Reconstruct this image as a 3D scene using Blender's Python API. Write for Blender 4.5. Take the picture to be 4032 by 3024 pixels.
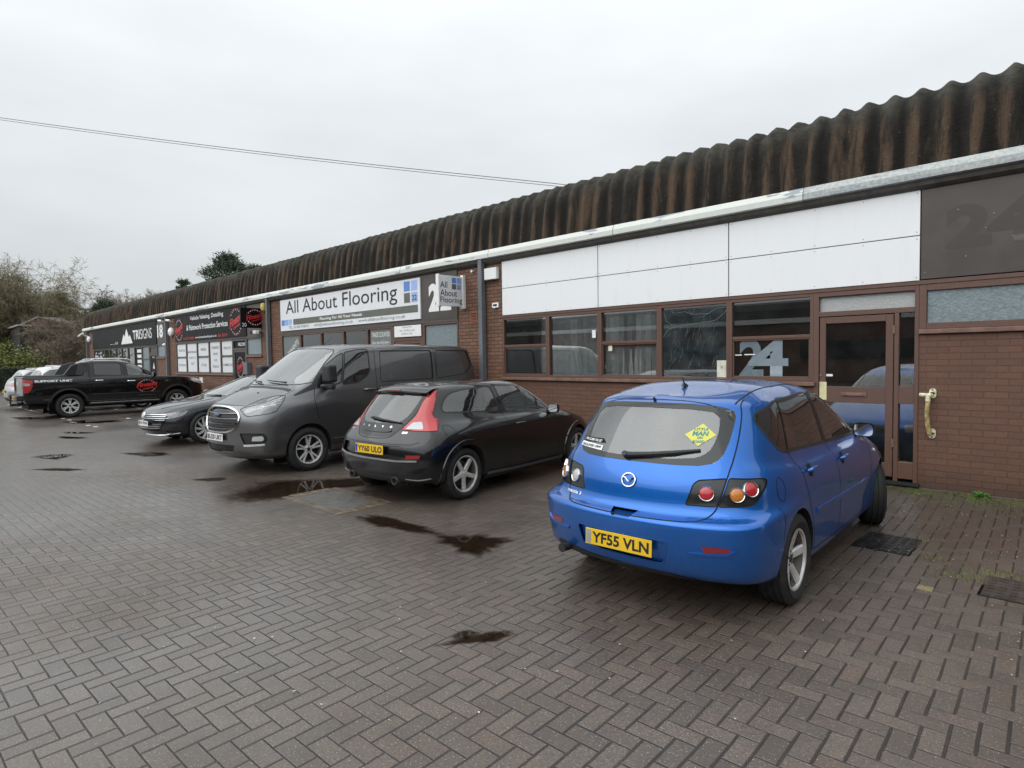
import bpy, bmesh, math, random
import numpy as np
from mathutils import Vector, Matrix
from mathutils.bvhtree import BVHTree
for _o in list(bpy.data.objects): bpy.data.objects.remove(_o)
SC = bpy.context.scene
COL = SC.collection
R = math.radians

# ------------------------------------------------------------------ camera
def basis():
    f, D = 2400.0, 2456.0
    n = math.hypot(f, D)
    fw0 = Vector((-f / n, D / n, 0)); rt0 = Vector((D / n, f / n, 0)); up0 = Vector((0, 0, 1))
    r = .015; p = math.atan(104 / 2400.0)
    fw = fw0 * math.cos(p) - up0 * math.sin(p); up = up0 * math.cos(p) + fw0 * math.sin(p)
    return rt0 * math.cos(r) - up * math.sin(r), up * math.cos(r) + rt0 * math.sin(r), fw
cd = bpy.data.cameras.new("camera"); cam = bpy.data.objects.new("camera", cd); COL.objects.link(cam)
cd.sensor_width = 36; cd.sensor_fit = 'HORIZONTAL'; cd.lens = 36 * 2400 / 4032.0
cd.clip_start = .05; cd.clip_end = 2000
_rt, _up, _fw = basis()
cam.matrix_world = Matrix(((_rt.x, _up.x, -_fw.x, 0), (_rt.y, _up.y, -_fw.y, -8.83), (_rt.z, _up.z, -_fw.z, 1.75), (0, 0, 0, 1)))
SC.camera = cam
# ------------------------------------------------------------------ sky, sun, exposure
SUN_EL, SUN_AZ = R(52), R(200)          # soft sun behind thin cloud, behind the photographer
w = bpy.data.worlds.new("World"); SC.world = w; w.use_nodes = True
nt = w.node_tree; nt.nodes.clear()
def wn(t, **k):
    n = nt.nodes.new(t)
    for a, b in k.items(): setattr(n, a, b)
    return n
sky = wn('ShaderNodeTexSky', sky_type='NISHITA', sun_disc=False, sun_elevation=SUN_EL, sun_rotation=SUN_AZ)
sky.air_density = 1.0; sky.dust_density = 4.0; sky.ozone_density = 1.0
tc = wn('ShaderNodeTexCoord'); sep = wn('ShaderNodeSeparateXYZ'); nt.links.new(tc.outputs['Generated'], sep.inputs[0])
def wm(op, a, b=None, c=None, clamp=False):
    n = wn('ShaderNodeMath', operation=op, use_clamp=clamp)
    for i, v in enumerate((a, b, c)):
        if v is None: continue
        if isinstance(v, (int, float)): n.inputs[i].default_value = v
        else: nt.links.new(v, n.inputs[i])
    return n.outputs[0]
X, Y, Z = sep.outputs
# cloud deck: brighter overhead and towards the hidden sun (south), soft mottling
zc = wm('MAXIMUM', Z, 0.0)
lum = wm('ADD', wm('MULTIPLY', zc, 6.8), 5.1)
lum = wm('ADD', lum, wm('MULTIPLY', wm('MAXIMUM', wm('MULTIPLY', Y, -1.0), 0.0), wm('MULTIPLY', wm('MINIMUM', wm('MULTIPLY', zc, 2.2), 1.0), 12.0)))
mp = wn('ShaderNodeMapping'); mp.inputs['Scale'].default_value = (1.2, 1.2, 3.5); nt.links.new(tc.outputs['Generated'], mp.inputs[0])
noi = wn('ShaderNodeTexNoise'); noi.inputs['Scale'].default_value = 1.7; noi.inputs['Detail'].default_value = 5; noi.inputs['Roughness'].default_value = .5
nt.links.new(mp.outputs[0], noi.inputs[0])
lum = wm('MULTIPLY', lum, wm('ADD', wm('MULTIPLY', noi.outputs[0], .46), .77))
cc = wn('ShaderNodeCombineColor')
nt.links.new(wm('MULTIPLY', lum, .945), cc.inputs[0]); nt.links.new(wm('MULTIPLY', lum, .995), cc.inputs[1]); nt.links.new(wm('MULTIPLY', lum, 1.02), cc.inputs[2])
mx = wn('ShaderNodeMix', data_type='RGBA'); mx.inputs[0].default_value = .94
nt.links.new(sky.outputs[0], mx.inputs[6]); nt.links.new(cc.outputs[0], mx.inputs[7])
bg = wn('ShaderNodeBackground'); bg.inputs[1].default_value = .105
out = wn('ShaderNodeOutputWorld'); nt.links.new(mx.outputs[2], bg.inputs[0]); nt.links.new(bg.outputs[0], out.inputs[0])
sd = bpy.data.lights.new("sun", 'SUN'); sd.energy = 0.8; sd.angle = R(75); sd.color = (1, .98, .95)
so = bpy.data.objects.new("sun", sd); COL.objects.link(so)
_d = Vector((math.sin(SUN_AZ) * math.cos(SUN_EL), math.cos(SUN_AZ) * math.cos(SUN_EL), math.sin(SUN_EL)))
so.rotation_euler = (-_d).to_track_quat('-Z', 'Y').to_euler()
SC.view_settings.view_transform = 'Standard'; SC.view_settings.look = 'None'; SC.view_settings.gamma = 1
SC.view_settings.exposure = 0.26
SC.cycles.max_bounces = 8; SC.cycles.transparent_max_bounces = 16; SC.cycles.caustics_reflective = False

# ------------------------------------------------------------------ node helpers
class NT:
    def __init__(s, name):
        s.m = bpy.data.materials.new(name); s.m.use_nodes = True; s.t = s.m.node_tree; s.t.nodes.clear()
        s.o = s.n('ShaderNodeOutputMaterial')
    def n(s, t, **k):
        x = s.t.nodes.new(t)
        for a, b in k.items(): setattr(x, a, b)
        return x
    def put(s, sock, v):
        if v is None: return
        if isinstance(v, (int, float)):
            sock.default_value = v if not hasattr(sock.default_value, '__len__') else (v, v, v, 1)[:len(sock.default_value)]
        elif isinstance(v, (tuple, list)): sock.default_value = tuple(v) if len(v) == len(sock.default_value) else tuple(v) + (1,)
        else: s.t.links.new(v, sock)
    def math(s, op, a, b=None, c=None, clamp=False):
        x = s.n('ShaderNodeMath', operation=op, use_clamp=clamp)
        for i, v in enumerate((a, b, c)): s.put(x.inputs[i], v)
        return x.outputs[0]
    def mix(s, f, a, b, mode='MIX'):
        x = s.n('ShaderNodeMix', data_type='RGBA', blend_type=mode)
        s.put(x.inputs[0], f); s.put(x.inputs[6], a); s.put(x.inputs[7], b); return x.outputs[2]
    def coord(s, kind='Object'): return s.n('ShaderNodeTexCoord').outputs[kind]
    def mapping(s, v, scale=(1, 1, 1), loc=(0, 0, 0), rot=(0, 0, 0)):
        x = s.n('ShaderNodeMapping'); s.put(x.inputs[0], v); x.inputs['Scale'].default_value = scale
        x.inputs['Location'].default_value = loc; x.inputs['Rotation'].default_value = rot; return x.outputs[0]
    def noise(s, v, scale, detail=3, rough=.5, out=0, dist=0):
        x = s.n('ShaderNodeTexNoise'); s.put(x.inputs['Vector'], v); x.inputs['Scale'].default_value = scale
        x.inputs['Detail'].default_value = detail; x.inputs['Roughness'].default_value = rough; x.inputs['Distortion'].default_value = dist
        return x.outputs[out]
    def ramp(s, v, lo, hi, a=0.0, b=1.0):
        x = s.n('ShaderNodeMapRange'); x.interpolation_type = 'SMOOTHSTEP'; s.put(x.inputs[0], v)
        for i, q in zip((1, 2, 3, 4), (lo, hi, a, b)): x.inputs[i].default_value = q
        return x.outputs[0]
    def bump(s, h, dist, strength=1.0):
        x = s.n('ShaderNodeBump'); s.put(x.inputs['Height'], h); x.inputs['Distance'].default_value = dist; x.inputs['Strength'].default_value = strength
        return x.outputs[0]
    def bsdf(s, col, rough=.6, metal=0., normal=None, coat=0., spec=None, link=True, coat_rough=.03, coatn=False):
        x = s.n('ShaderNodeBsdfPrincipled'); s.put(x.inputs['Base Color'], col); s.put(x.inputs['Roughness'], rough); s.put(x.inputs['Metallic'], metal)
        if normal is not None: s.put(x.inputs['Normal'], normal)
        s.put(x.inputs['Coat Weight'], coat); x.inputs['Coat Roughness'].default_value = coat_rough
        if normal is not None and coatn: s.put(x.inputs['Coat Normal'], normal)
        if spec is not None: s.put(x.inputs['Specular IOR Level'], spec)
        if link: s.t.links.new(x.outputs[0], s.o.inputs[0])
        return x.outputs[0]
    def sep(s, v):
        x = s.n('ShaderNodeSeparateXYZ'); s.put(x.inputs[0], v); return x.outputs

def srgb(r, g, b):
    f = lambda c: (c / 255 / 12.92) if c / 255 <= .04045 else ((c / 255 + .055) / 1.055) ** 2.4
    return (f(r), f(g), f(b))
MATS = {}
def simple(name, col, rough=.6, metal=0., coat=0., var=.12, bump=0., scale=8., spec=None):
    if name in MATS: return MATS[name]
    k = NT(name); v = k.coord(); n = k.noise(v, scale, 4, .6)
    f = k.ramp(n, .3, .7, 1 - var, 1 + var)
    c = k.mix(1.0, col, (1, 1, 1), 'MULTIPLY')
    vm = k.n('ShaderNodeVectorMath', operation='SCALE'); k.put(vm.inputs[0], tuple(col)); k.put(vm.inputs['Scale'], f)
    rr = k.ramp(n, .3, .7, max(rough - .06, .02), min(rough + .06, 1))
    nb = k.bump(k.noise(v, scale * 12, 3, .6), bump) if bump else None
    k.bsdf(vm.outputs[0], rr, metal, nb, coat, spec)
    MATS[name] = k.m; return k.m
def glass(name, tint=(.6, .66, .64), dirt=.05, dirtcol=(.5, .52, .5), base=.04, rough=.0):
    if name in MATS: return MATS[name]
    k = NT(name); v = k.coord()
    tr = k.n('ShaderNodeBsdfTransparent'); k.put(tr.inputs[0], tint)
    gl = k.n('ShaderNodeBsdfGlossy'); k.put(gl.inputs['Color'], (1, 1, 1)); k.put(gl.inputs['Roughness'], rough)
    fr = k.n('ShaderNodeFresnel'); fr.inputs[0].default_value = 1.5
    m1 = k.n('ShaderNodeMixShader'); k.put(m1.inputs[0], k.math('ADD', k.math('MULTIPLY', fr.outputs[0], 1.6), base, clamp=True)); k.t.links.new(tr.outputs[0], m1.inputs[1]); k.t.links.new(gl.outputs[0], m1.inputs[2])
    df = k.n('ShaderNodeBsdfDiffuse'); k.put(df.inputs[0], dirtcol)
    m2 = k.n('ShaderNodeMixShader'); k.put(m2.inputs[0], k.ramp(k.noise(v, 3.5, 5, .65), .3, .75, dirt * .4, dirt * 1.7)); k.t.links.new(m1.outputs[0], m2.inputs[1]); k.t.links.new(df.outputs[0], m2.inputs[2])
    k.t.links.new(m2.outputs[0], k.o.inputs[0]); MATS[name] = k.m; return k.m

# ------------------------------------------------------------------ mesh helpers
class MB:
    def __init__(s): s.v = []; s.f = []; s.mi = []
    def add(s, vs, fs, mi=0):
        b = len(s.v); s.v += [tuple(p) for p in vs]; s.f += [tuple(b + i for i in f) for f in fs]; s.mi += [mi] * len(fs); return s
    def box(s, x0, x1, y0, y1, z0, z1, mi=0):
        x0, x1 = min(x0, x1), max(x0, x1); y0, y1 = min(y0, y1), max(y0, y1); z0, z1 = min(z0, z1), max(z0, z1)
        return s.add([(x0, y0, z0), (x1, y0, z0), (x1, y1, z0), (x0, y1, z0), (x0, y0, z1), (x1, y0, z1), (x1, y1, z1), (x0, y1, z1)],
              [(0, 3, 2, 1), (4, 5, 6, 7), (0, 1, 5, 4), (1, 2, 6, 5), (2, 3, 7, 6), (3, 0, 4, 7)], mi)
    def frame(s, x0, x1, z0, z1, y0, y1, w, mi=0):      # rectangular frame in the wall plane
        s.box(x0, x0 + w, y0, y1, z0, z1, mi); s.box(x1 - w, x1, y0, y1, z0, z1, mi)
        s.box(x0 + w, x1 - w, y0, y1, z0, z0 + w, mi); s.box(x0 + w, x1 - w, y0, y1, z1 - w, z1, mi); return s
    def tube(s, p0, p1, r0, r1=None, n=10, cap=True, mi=0):
        p0, p1 = Vector(p0), Vector(p1); r1 = r0 if r1 is None else r1; d = (p1 - p0).normalized()
        a = d.orthogonal().normalized(); b = d.cross(a); vs = []
        for p, r in ((p0, r0), (p1, r1)):
            for i in range(n):
                t = 2 * math.pi * i / n; vs.append(p + (a * math.cos(t) + b * math.sin(t)) * r)
        fs = [(i, (i + 1) % n, n + (i + 1) % n, n + i) for i in range(n)]
        if cap: fs += [tuple(range(n - 1, -1, -1)), tuple(range(n, 2 * n))]
        return s.add(vs, fs, mi)
    def path(s, pts, r, n=8, mi=0):
        pts = [Vector(p) for p in pts]; vs = []; N = len(pts); rr = r if isinstance(r, (list, tuple)) else [r] * N
        a = None
        for i, p in enumerate(pts):
            d = (pts[min(i + 1, N - 1)] - pts[max(i - 1, 0)]).normalized()
            a = d.orthogonal().normalized() if a is None else (a - d * a.dot(d)).normalized()
            b = d.cross(a)
            for k in range(n):
                t = 2 * math.pi * k / n; vs.append(p + (a * math.cos(t) + b * math.sin(t)) * rr[i])
        fs = [(i * n + k, i * n + (k + 1) % n, (i + 1) * n + (k + 1) % n, (i + 1) * n + k) for i in range(N - 1) for k in range(n)]
        fs += [tuple(range(n - 1, -1, -1)), tuple(range((N - 1) * n, N * n))]
        return s.add(vs, fs, mi)
    def lathe(s, prof, c=(0, 0, 0), axis='Y', n=48, mi=0, close=False):   # prof: (radius, along)
        vs = []; P = len(prof); c = Vector(c)
        for i in range(n):
            t = 2 * math.pi * i / n; ca, sa = math.cos(t), math.sin(t)
            for r, h in prof:
                vs.append(c + (Vector((r * ca, h, r * sa)) if axis == 'Y' else Vector((r * ca, r * sa, h))))
        fs = []
        for i in range(n):
            j = (i + 1) % n
            for k in range(P - 1 if not close else P): fs.append((i * P + k, j * P + k, j * P + (k + 1) % P, i * P + (k + 1) % P))
        return s.add(vs, fs, mi)
    def prism(s, poly, d0, d1, plane='XZ', mi=0):     # poly 2d extruded along the remaining axis
        n = len(poly); f = {'XZ': lambda p, d: (p[0], d, p[1]), 'YZ': lambda p, d: (d, p[0], p[1]), 'XY': lambda p, d: (p[0], p[1], d)}[plane]
        vs = [f(p, d0) for p in poly] + [f(p, d1) for p in poly]
        fs = [tuple(range(n - 1, -1, -1)), tuple(range(n, 2 * n))] + [(i, (i + 1) % n, n + (i + 1) % n, n + i) for i in range(n)]
        return s.add(vs, fs, mi)
    def build(s, name, mats, parent=None, smooth=False, bevel=0, loc=None, fix=True, angle=35):
        me = bpy.data.meshes.new(name); me.from_pydata(s.v, [], s.f)
        for m in (mats if isinstance(mats, (list, tuple)) else [mats]): me.materials.append(m)
        if len(me.materials) > 1: me.polygons.foreach_set('material_index', s.mi)
        if fix:
            bm = bmesh.new(); bm.from_mesh(me); bmesh.ops.recalc_face_normals(bm, faces=bm.faces); bm.to_mesh(me); bm.free()
        o = bpy.data.objects.new(name, me); COL.objects.link(o)
        if bevel:
            b = o.modifiers.new('bevel', 'BEVEL'); b.width = bevel; b.segments = 2; b.limit_method = 'ANGLE'; b.angle_limit = R(40)
        if smooth:
            me.polygons.foreach_set('use_smooth', [True] * len(me.polygons)); me.set_sharp_from_angle(angle=R(angle))
        if parent: o.parent = parent
        if loc: o.location = loc
        return o
def empty(name, loc=(0, 0, 0), rz=0, label=None, cat=None, group=None):
    o = bpy.data.objects.new(name, None); COL.objects.link(o); o.location = loc; o.rotation_euler = (0, 0, rz); o.empty_display_size = .2
    return tag(o, label, cat, group)
def tag(o, label=None, cat=None, group=None, kind=None):
    if label: o['label'] = label
    if cat: o['category'] = cat
    if group: o['group'] = group
    if kind: o['kind'] = kind
    return o
def text_mesh(s, bold=0., shear=0., align='CENTER'):
    c = bpy.data.curves.new('t', 'FONT'); c.body = s; c.offset = bold; c.shear = shear; c.align_x = align; c.resolution_u = 4
    o = bpy.data.objects.new('t', c); COL.objects.link(o); bpy.context.view_layer.update()
    me = bpy.data.meshes.new_from_object(o.evaluated_get(bpy.context.evaluated_depsgraph_get()))
    bpy.data.objects.remove(o); bpy.data.curves.remove(c); return me
def text(s, mat, x0, x1, z0, z1, y, parent=None, name='lettering', bold=0., shear=0., M=None, bevel=0):
    """lettering fitted to a box in the wall plane (x right, z up) at depth y; M maps the local frame elsewhere"""
    me = text_mesh(s, bold, shear); n = len(me.vertices); a = np.empty(n * 3); me.vertices.foreach_get('co', a); a = a.reshape(-1, 3)
    lo, hi = a.min(0), a.max(0); b = np.empty_like(a)
    b[:, 0] = x0 + (a[:, 0] - lo[0]) / (hi[0] - lo[0]) * (x1 - x0); b[:, 2] = z0 + (a[:, 1] - lo[1]) / (hi[1] - lo[1]) * (z1 - z0); b[:, 1] = y
    me.vertices.foreach_set('co', b.ravel()); me.materials.clear(); me.materials.append(mat); me.name = name
    if M is not None: me.transform(M)
    o = bpy.data.objects.new(name, me); COL.objects.link(o)
    if parent: o.parent = parent
    return o
# ------------------------------------------------------------------ setting materials
def m_paving():
    k = NT('block_paving'); v = k.coord(); W = .1035
    p = k.mapping(v, (1 / W, 1 / W, 1), rot=(0, 0, R(-2.5)))
    x, y, _ = k.sep(p)
    # slight wobble of the laid blocks
    wob = k.noise(v, 1.3, 2, .5)
    wv = k.n('ShaderNodeSeparateColor'); k.put(wv.inputs[0], k.noise(v, 2.2, 2, .5, out=1))
    x = k.math('ADD', x, k.math('MULTIPLY', k.math('SUBTRACT', wv.outputs[0], .5), .13)); y = k.math('ADD', y, k.math('MULTIPLY', k.math('SUBTRACT', wv.outputs[1], .5), .13))
    i = k.math('FLOOR', x); j = k.math('FLOOR', y); fx = k.math('SUBTRACT', x, i); fy = k.math('SUBTRACT', y, j)
    q = k.math('FLOORED_MODULO', k.math('SUBTRACT', i, j), 4.0)
    eq = lambda n: k.math('COMPARE', q, float(n), .4)
    e0, e1, e2, e3 = eq(0), eq(1), eq(2), eq(3)
    gx = k.math('SUBTRACT', 1.0, fx); gy = k.math('SUBTRACT', 1.0, fy)
    d = k.math('MINIMUM', k.math('MINIMUM', k.math('ADD', fx, e1), k.math('ADD', gx, e0)), k.math('ADD', k.math('MINIMUM', k.math('ADD', fy, e2), k.math('ADD', gy, e3)), k.ramp(k.noise(v, 1.1, 3, .6), .35, .65, .008, .034)))
    rag = k.math('MULTIPLY', k.math('SUBTRACT', k.noise(v, 90, 2, .6), .5), .05)
    d = k.math('ADD', d, rag)
    jw = k.ramp(k.noise(v, .55, 3, .6), .3, .7, .026, .062)     # joints open up in places
    joint = k.n('ShaderNodeMapRange'); joint.interpolation_type = 'SMOOTHSTEP'; k.put(joint.inputs[0], d); k.put(joint.inputs[1], k.math('MULTIPLY', jw, .55)); k.put(joint.inputs[2], k.math('ADD', jw, .045)); joint.inputs[3].default_value = 1; joint.inputs[4].default_value = 0
    joint = joint.outputs[0]
    bi = k.math('SUBTRACT', i, e1); bj = k.math('SUBTRACT', j, e2)
    cv = k.n('ShaderNodeCombineXYZ'); k.put(cv.inputs[0], bi); k.put(cv.inputs[1], bj)
    rnd = k.n('ShaderNodeTexWhiteNoise'); rnd.noise_dimensions = '2D'; k.put(rnd.inputs['Vector'], cv.outputs[0])
    rv = k.sep(rnd.outputs['Color'])
    c = k.mix(rv[0], (.090, .067, .050), (.150, .115, .088))
    c = k.mix(k.math('MULTIPLY', k.ramp(rv[1], .75, 1.0), .5), c, (.145, .090, .066))
    big = k.noise(v, .23, 4, .6); c = k.mix(k.ramp(big, .35, .7, 0, .35), c, (.080, .062, .049))
    red = k.noise(v, .6, 3, .6); c = k.mix(k.ramp(red, .5, .8, 0, .22), c, (.15, .096, .078))
    fine = k.noise(v, 75, 6, .8); c = k.mix(k.ramp(fine, .40, .60, .0, .72), c, (.038, .032, .028)); lite = k.noise(v, 95, 5, .8); c = k.mix(k.ramp(lite, .56, .70, .0, .5), c, (.26, .23, .20))
    blot = k.noise(v, 6, 5, .7); c = k.mix(k.ramp(blot, .45, .7, 0, .45), c, (.050, .042, .036))
    sp = k.n('ShaderNodeTexVoronoi'); sp.inputs['Scale'].default_value = 115; k.put(sp.inputs['Vector'], v)
    spr = k.sep(sp.outputs['Color'])
    grit = k.math('MULTIPLY', k.math('LESS_THAN', sp.outputs['Distance'], .26), k.math('GREATER_THAN', spr[0], .86))
    c = k.mix(k.math('MULTIPLY', grit, .7), c, (.50, .46, .41))
    c = k.mix(k.math('MULTIPLY', joint, k.ramp(k.noise(v, 3.1, 4, .7), .3, .65, .72, 1.0)), c, (.014, .013, .012))
    # moss near the foot of the wall and in joints there
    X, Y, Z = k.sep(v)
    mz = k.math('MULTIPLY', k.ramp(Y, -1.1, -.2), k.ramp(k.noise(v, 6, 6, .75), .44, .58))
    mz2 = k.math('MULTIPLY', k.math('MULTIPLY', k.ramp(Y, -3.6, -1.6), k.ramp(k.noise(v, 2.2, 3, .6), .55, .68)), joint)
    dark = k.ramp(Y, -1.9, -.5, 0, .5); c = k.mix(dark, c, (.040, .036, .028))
    mcol = k.mix(k.noise(v, 40, 3, .7), (.03, .045, .010), (.13, .15, .03))
    c = k.mix(k.math('MAXIMUM', k.math('MULTIPLY', mz, .8), mz2), c, mcol)
    # dampness
    wet = k.ramp(k.noise(v, .30, 6, .62), .36, .64)
    rough = k.math('SUBTRACT', .50, k.math('MULTIPLY', wet, .27))
    rough = k.math('ADD', rough, k.math('MULTIPLY', k.noise(v, 60, 2, .6), .1))
    c = k.mix(k.math('MULTIPLY', wet, .22), c, (.045, .036, .031))
    h = k.math('SUBTRACT', k.math('MULTIPLY', k.noise(v, 170, 3, .7), .32), k.math('MULTIPLY', joint, 1.5))
    h = k.math('ADD', h, k.math('MULTIPLY', rv[2], .35)); h = k.math('ADD', h, k.math('MULTIPLY', k.noise(v, 45, 3, .6), .35)); h = k.math('ADD', h, k.math('MULTIPLY', grit, .22))
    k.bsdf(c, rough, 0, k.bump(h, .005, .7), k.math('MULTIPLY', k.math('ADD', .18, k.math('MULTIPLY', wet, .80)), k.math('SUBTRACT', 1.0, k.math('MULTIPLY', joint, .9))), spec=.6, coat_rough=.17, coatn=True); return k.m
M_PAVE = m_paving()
def m_brick(name, c1, c2, mortar, msize=.011, painted=0.):
    k = NT(name); v = k.coord(); X, Y, Z = k.sep(v)
    cb = k.n('ShaderNodeCombineXYZ'); k.put(cb.inputs[0], k.math('ADD', X, Y)); k.put(cb.inputs[1], Z)
    b = k.n('ShaderNodeTexBrick'); k.put(b.inputs['Vector'], cb.outputs[0]); b.inputs['Scale'].default_value = 1; b.inputs['Brick Width'].default_value = .225; b.inputs['Row Height'].default_value = .075
    b.inputs['Mortar Size'].default_value = msize * .5; b.inputs['Mortar Smooth'].default_value = .15; b.inputs['Bias'].default_value = 0
    k.put(b.inputs['Color1'], c1); k.put(b.inputs['Color2'], c2); k.put(b.inputs['Mortar'], mortar)
    n = k.noise(v, 25, 4, .7); c = k.mix(k.ramp(n, .3, .75, 0, .4), b.outputs[0], tuple(x * .55 for x in c1))
    n2 = k.noise(v, .8, 4, .6); c = k.mix(k.ramp(n2, .4, .8, 0, .35), c, tuple(x * .6 for x in c1))
    c = k.mix(k.ramp(Z, .0, .45, .55, 0), c, (.030, .026, .020))
    h = k.math('SUBTRACT', k.math('MULTIPLY', n, .3), k.math('MULTIPLY', b.outputs['Fac'], 1.0 if not painted else .75))
    k.bsdf(c, .75 - painted * .2, 0, k.bump(h, .006, .8), spec=.3); return k.m
M_BRICK = m_brick('brown_brick', (.225, .118, .076), (.140, .076, .052), (.045, .034, .029), .014)
M_BRICKP = m_brick('brown_painted_brick', (.160, .082, .056), (.130, .068, .048), (.100, .054, .040), .010, .6)
M_FOOT = m_brick('footing_brick', (.17, .105, .082), (.12, .08, .066), (.26, .22, .19), .016)
def m_frame():
    k = NT('brown_painted_frame'); v = k.coord()
    n = k.noise(k.mapping(v, (3, 3, 14)), 3, 4, .6); c = k.mix(k.ramp(n, .3, .7), (.125, .062, .042), (.098, .054, .040))
    c = k.mix(k.ramp(k.noise(v, 30, 4, .7), .6, .75, 0, .6), c, (.20, .115, .08))
    k.bsdf(c, .45, 0, k.bump(k.noise(v, 60, 3, .6), .001)); return k.m
M_FRAME = m_frame()
M_GREYFRAME = simple('grey_brown_frame', (.075, .066, .058), .5)
M_SILL = simple('worn_brown_sill', (.17, .095, .070), .55, var=.25)
def m_roof():
    k = NT('weathered_corrugated_sheet'); v = k.coord(); X, Y, Z = k.sep(v)
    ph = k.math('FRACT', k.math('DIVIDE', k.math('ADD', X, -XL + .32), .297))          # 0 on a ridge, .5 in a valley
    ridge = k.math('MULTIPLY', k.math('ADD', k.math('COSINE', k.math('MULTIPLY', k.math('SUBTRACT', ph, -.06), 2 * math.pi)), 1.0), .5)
    st = k.noise(k.mapping(v, (7.0, 2.0, .9)), 1.0, 7, .72, dist=.6)
    st2 = k.noise(k.mapping(v, (1.1, 1, .25)), 1.0, 3, .6)
    up = k.ramp(Z, 4.50, 4.92)
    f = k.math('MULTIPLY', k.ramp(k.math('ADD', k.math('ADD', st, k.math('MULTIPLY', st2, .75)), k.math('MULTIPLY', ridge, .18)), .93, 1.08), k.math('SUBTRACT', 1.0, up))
    c = k.mix(k.noise(v, 9, 5, .65), (.014, .013, .012), (.045, .038, .030))
    br = k.mix(k.noise(k.mapping(v, (14, 5, 2)), 1.5, 4, .7), (.055, .035, .024), (.20, .132, .085))
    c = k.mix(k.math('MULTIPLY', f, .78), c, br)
    ms = k.math('MULTIPLY', up, k.ramp(k.noise(v, 6, 5, .7), .3, .6)); c = k.mix(k.math('MULTIPLY', ms, .75), c, (.10, .094, .075))
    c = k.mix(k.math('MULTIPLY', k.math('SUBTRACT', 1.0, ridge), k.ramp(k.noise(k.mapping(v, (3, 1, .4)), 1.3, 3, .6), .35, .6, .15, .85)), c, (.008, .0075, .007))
    vo = k.n('ShaderNodeTexVoronoi'); vo.inputs['Scale'].default_value = 7; k.put(vo.inputs[0], v)
    spk = k.math('LESS_THAN', vo.outputs['Distance'], .05); c = k.mix(k.math('MULTIPLY', spk, .4), c, (.30, .29, .24))
    h = k.math('ADD', k.noise(v, 30, 5, .75), k.math('MULTIPLY', k.noise(v, 7, 3, .6), 1.0))
    h = k.math('ADD', h, k.math('MULTIPLY', k.noise(v, 16, 6, .8), 1.2)); k.bsdf(c, .85, 0, k.bump(h, .03, .9), spec=.2); return k.m
XL, XR = -45.95, 5.0
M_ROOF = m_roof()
def m_gutter():
    k = NT('worn_white_gutter'); v = k.coord(); X, Y, Z = k.sep(v)
    n = k.noise(k.mapping(v, (.55, 1, 3)), 1.6, 4, .6, dist=.3); c = k.mix(k.ramp(n, .565, .585), (.60, .62, .58), (.27, .30, .33))
    c = k.mix(k.ramp(k.noise(v, 18, 5, .7), .52, .75, 0, .4), c, (.30, .30, .27))
    right = k.ramp(X, -2.98, -2.96); c = k.mix(k.math('MULTIPLY', right, .8), c, k.mix(k.ramp(k.noise(v, 25, 4, .7), .4, .6), (.40, .42, .40), (.25, .28, .30)))
    j = k.math('FLOORED_MODULO', k.math('ADD', X, 2.97), 3.07); c = k.mix(k.math('LESS_THAN', j, .012), c, (.12, .12, .11))
    k.bsdf(c, .5); return k.m
M_GUTTER = m_gutter()
M_SOFFIT = simple('dark_soffit', (.075, .068, .058), .6, var=.3)
M_BROWNPANEL = simple('dark_brown_panel', (.062, .049, .041), .42, var=.2, scale=2)
def m_white():
    k = NT('white_composite_panel'); v = k.coord()
    c = k.mix(k.ramp(k.noise(k.mapping(v, (5, 5, .7)), 2, 4, .6), .5, .8, 0, .22), (.80, .81, .82), (.62, .62, .60))
    k.bsdf(c, .32); return k.m
M_WHITE = m_white()
M_PLAINWHITE = simple('plain_white', (.78, .78, .77), .45, var=.03)
M_GAP = simple('black_gap', (.012, .012, .012), .7)
M_PIPE = simple('grey_pipe', (.13, .14, .155), .45, var=.12)
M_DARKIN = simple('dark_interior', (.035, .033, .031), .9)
M_BLACK = simple('satin_black_sign', (.006, .006, .007), .45, var=.05, spec=.12)
M_BLACKTXT = simple('black_lettering', (.010, .010, .011), .5)
M_GREYTXT = simple('grey_lettering', (.15, .15, .15), .5)
M_RED = simple('red_lettering', (.55, .025, .025), .45)
M_GREYBAND = simple('grey_green_band', (.115, .115, .095), .5)
M_BLUE1 = simple('mid_blue_square', (.10, .23, .58), .5); M_BLUE2 = simple('light_blue_square', (.23, .38, .68), .5); M_BLUE3 = simple('pale_blue_square', (.32, .45, .75), .5)
G_WIN = glass('shop_window_glass', (.90, .92, .915), .02, (.30, .32, .32), .03)
G_DIRTY = glass('cobwebbed_window_glass', (.50, .56, .58), .12, (.20, .25, .27), .04)
def m_frost(name, a, b):
    k = NT(name); v = k.coord(); c = k.mix(k.noise(k.mapping(v, (1, 1, 1)), 26, 3, .6), a, b)
    k.bsdf(c, .22, 0, k.bump(k.noise(v, 40, 2, .5), .004)); return k.m
M_FROST = m_frost('obscure_glass', (.10, .13, .14), (.28, .33, .35))
M_FROSTW = m_frost('pale_obscured_glass', (.33, .34, .33), (.42, .43, .42))

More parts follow.
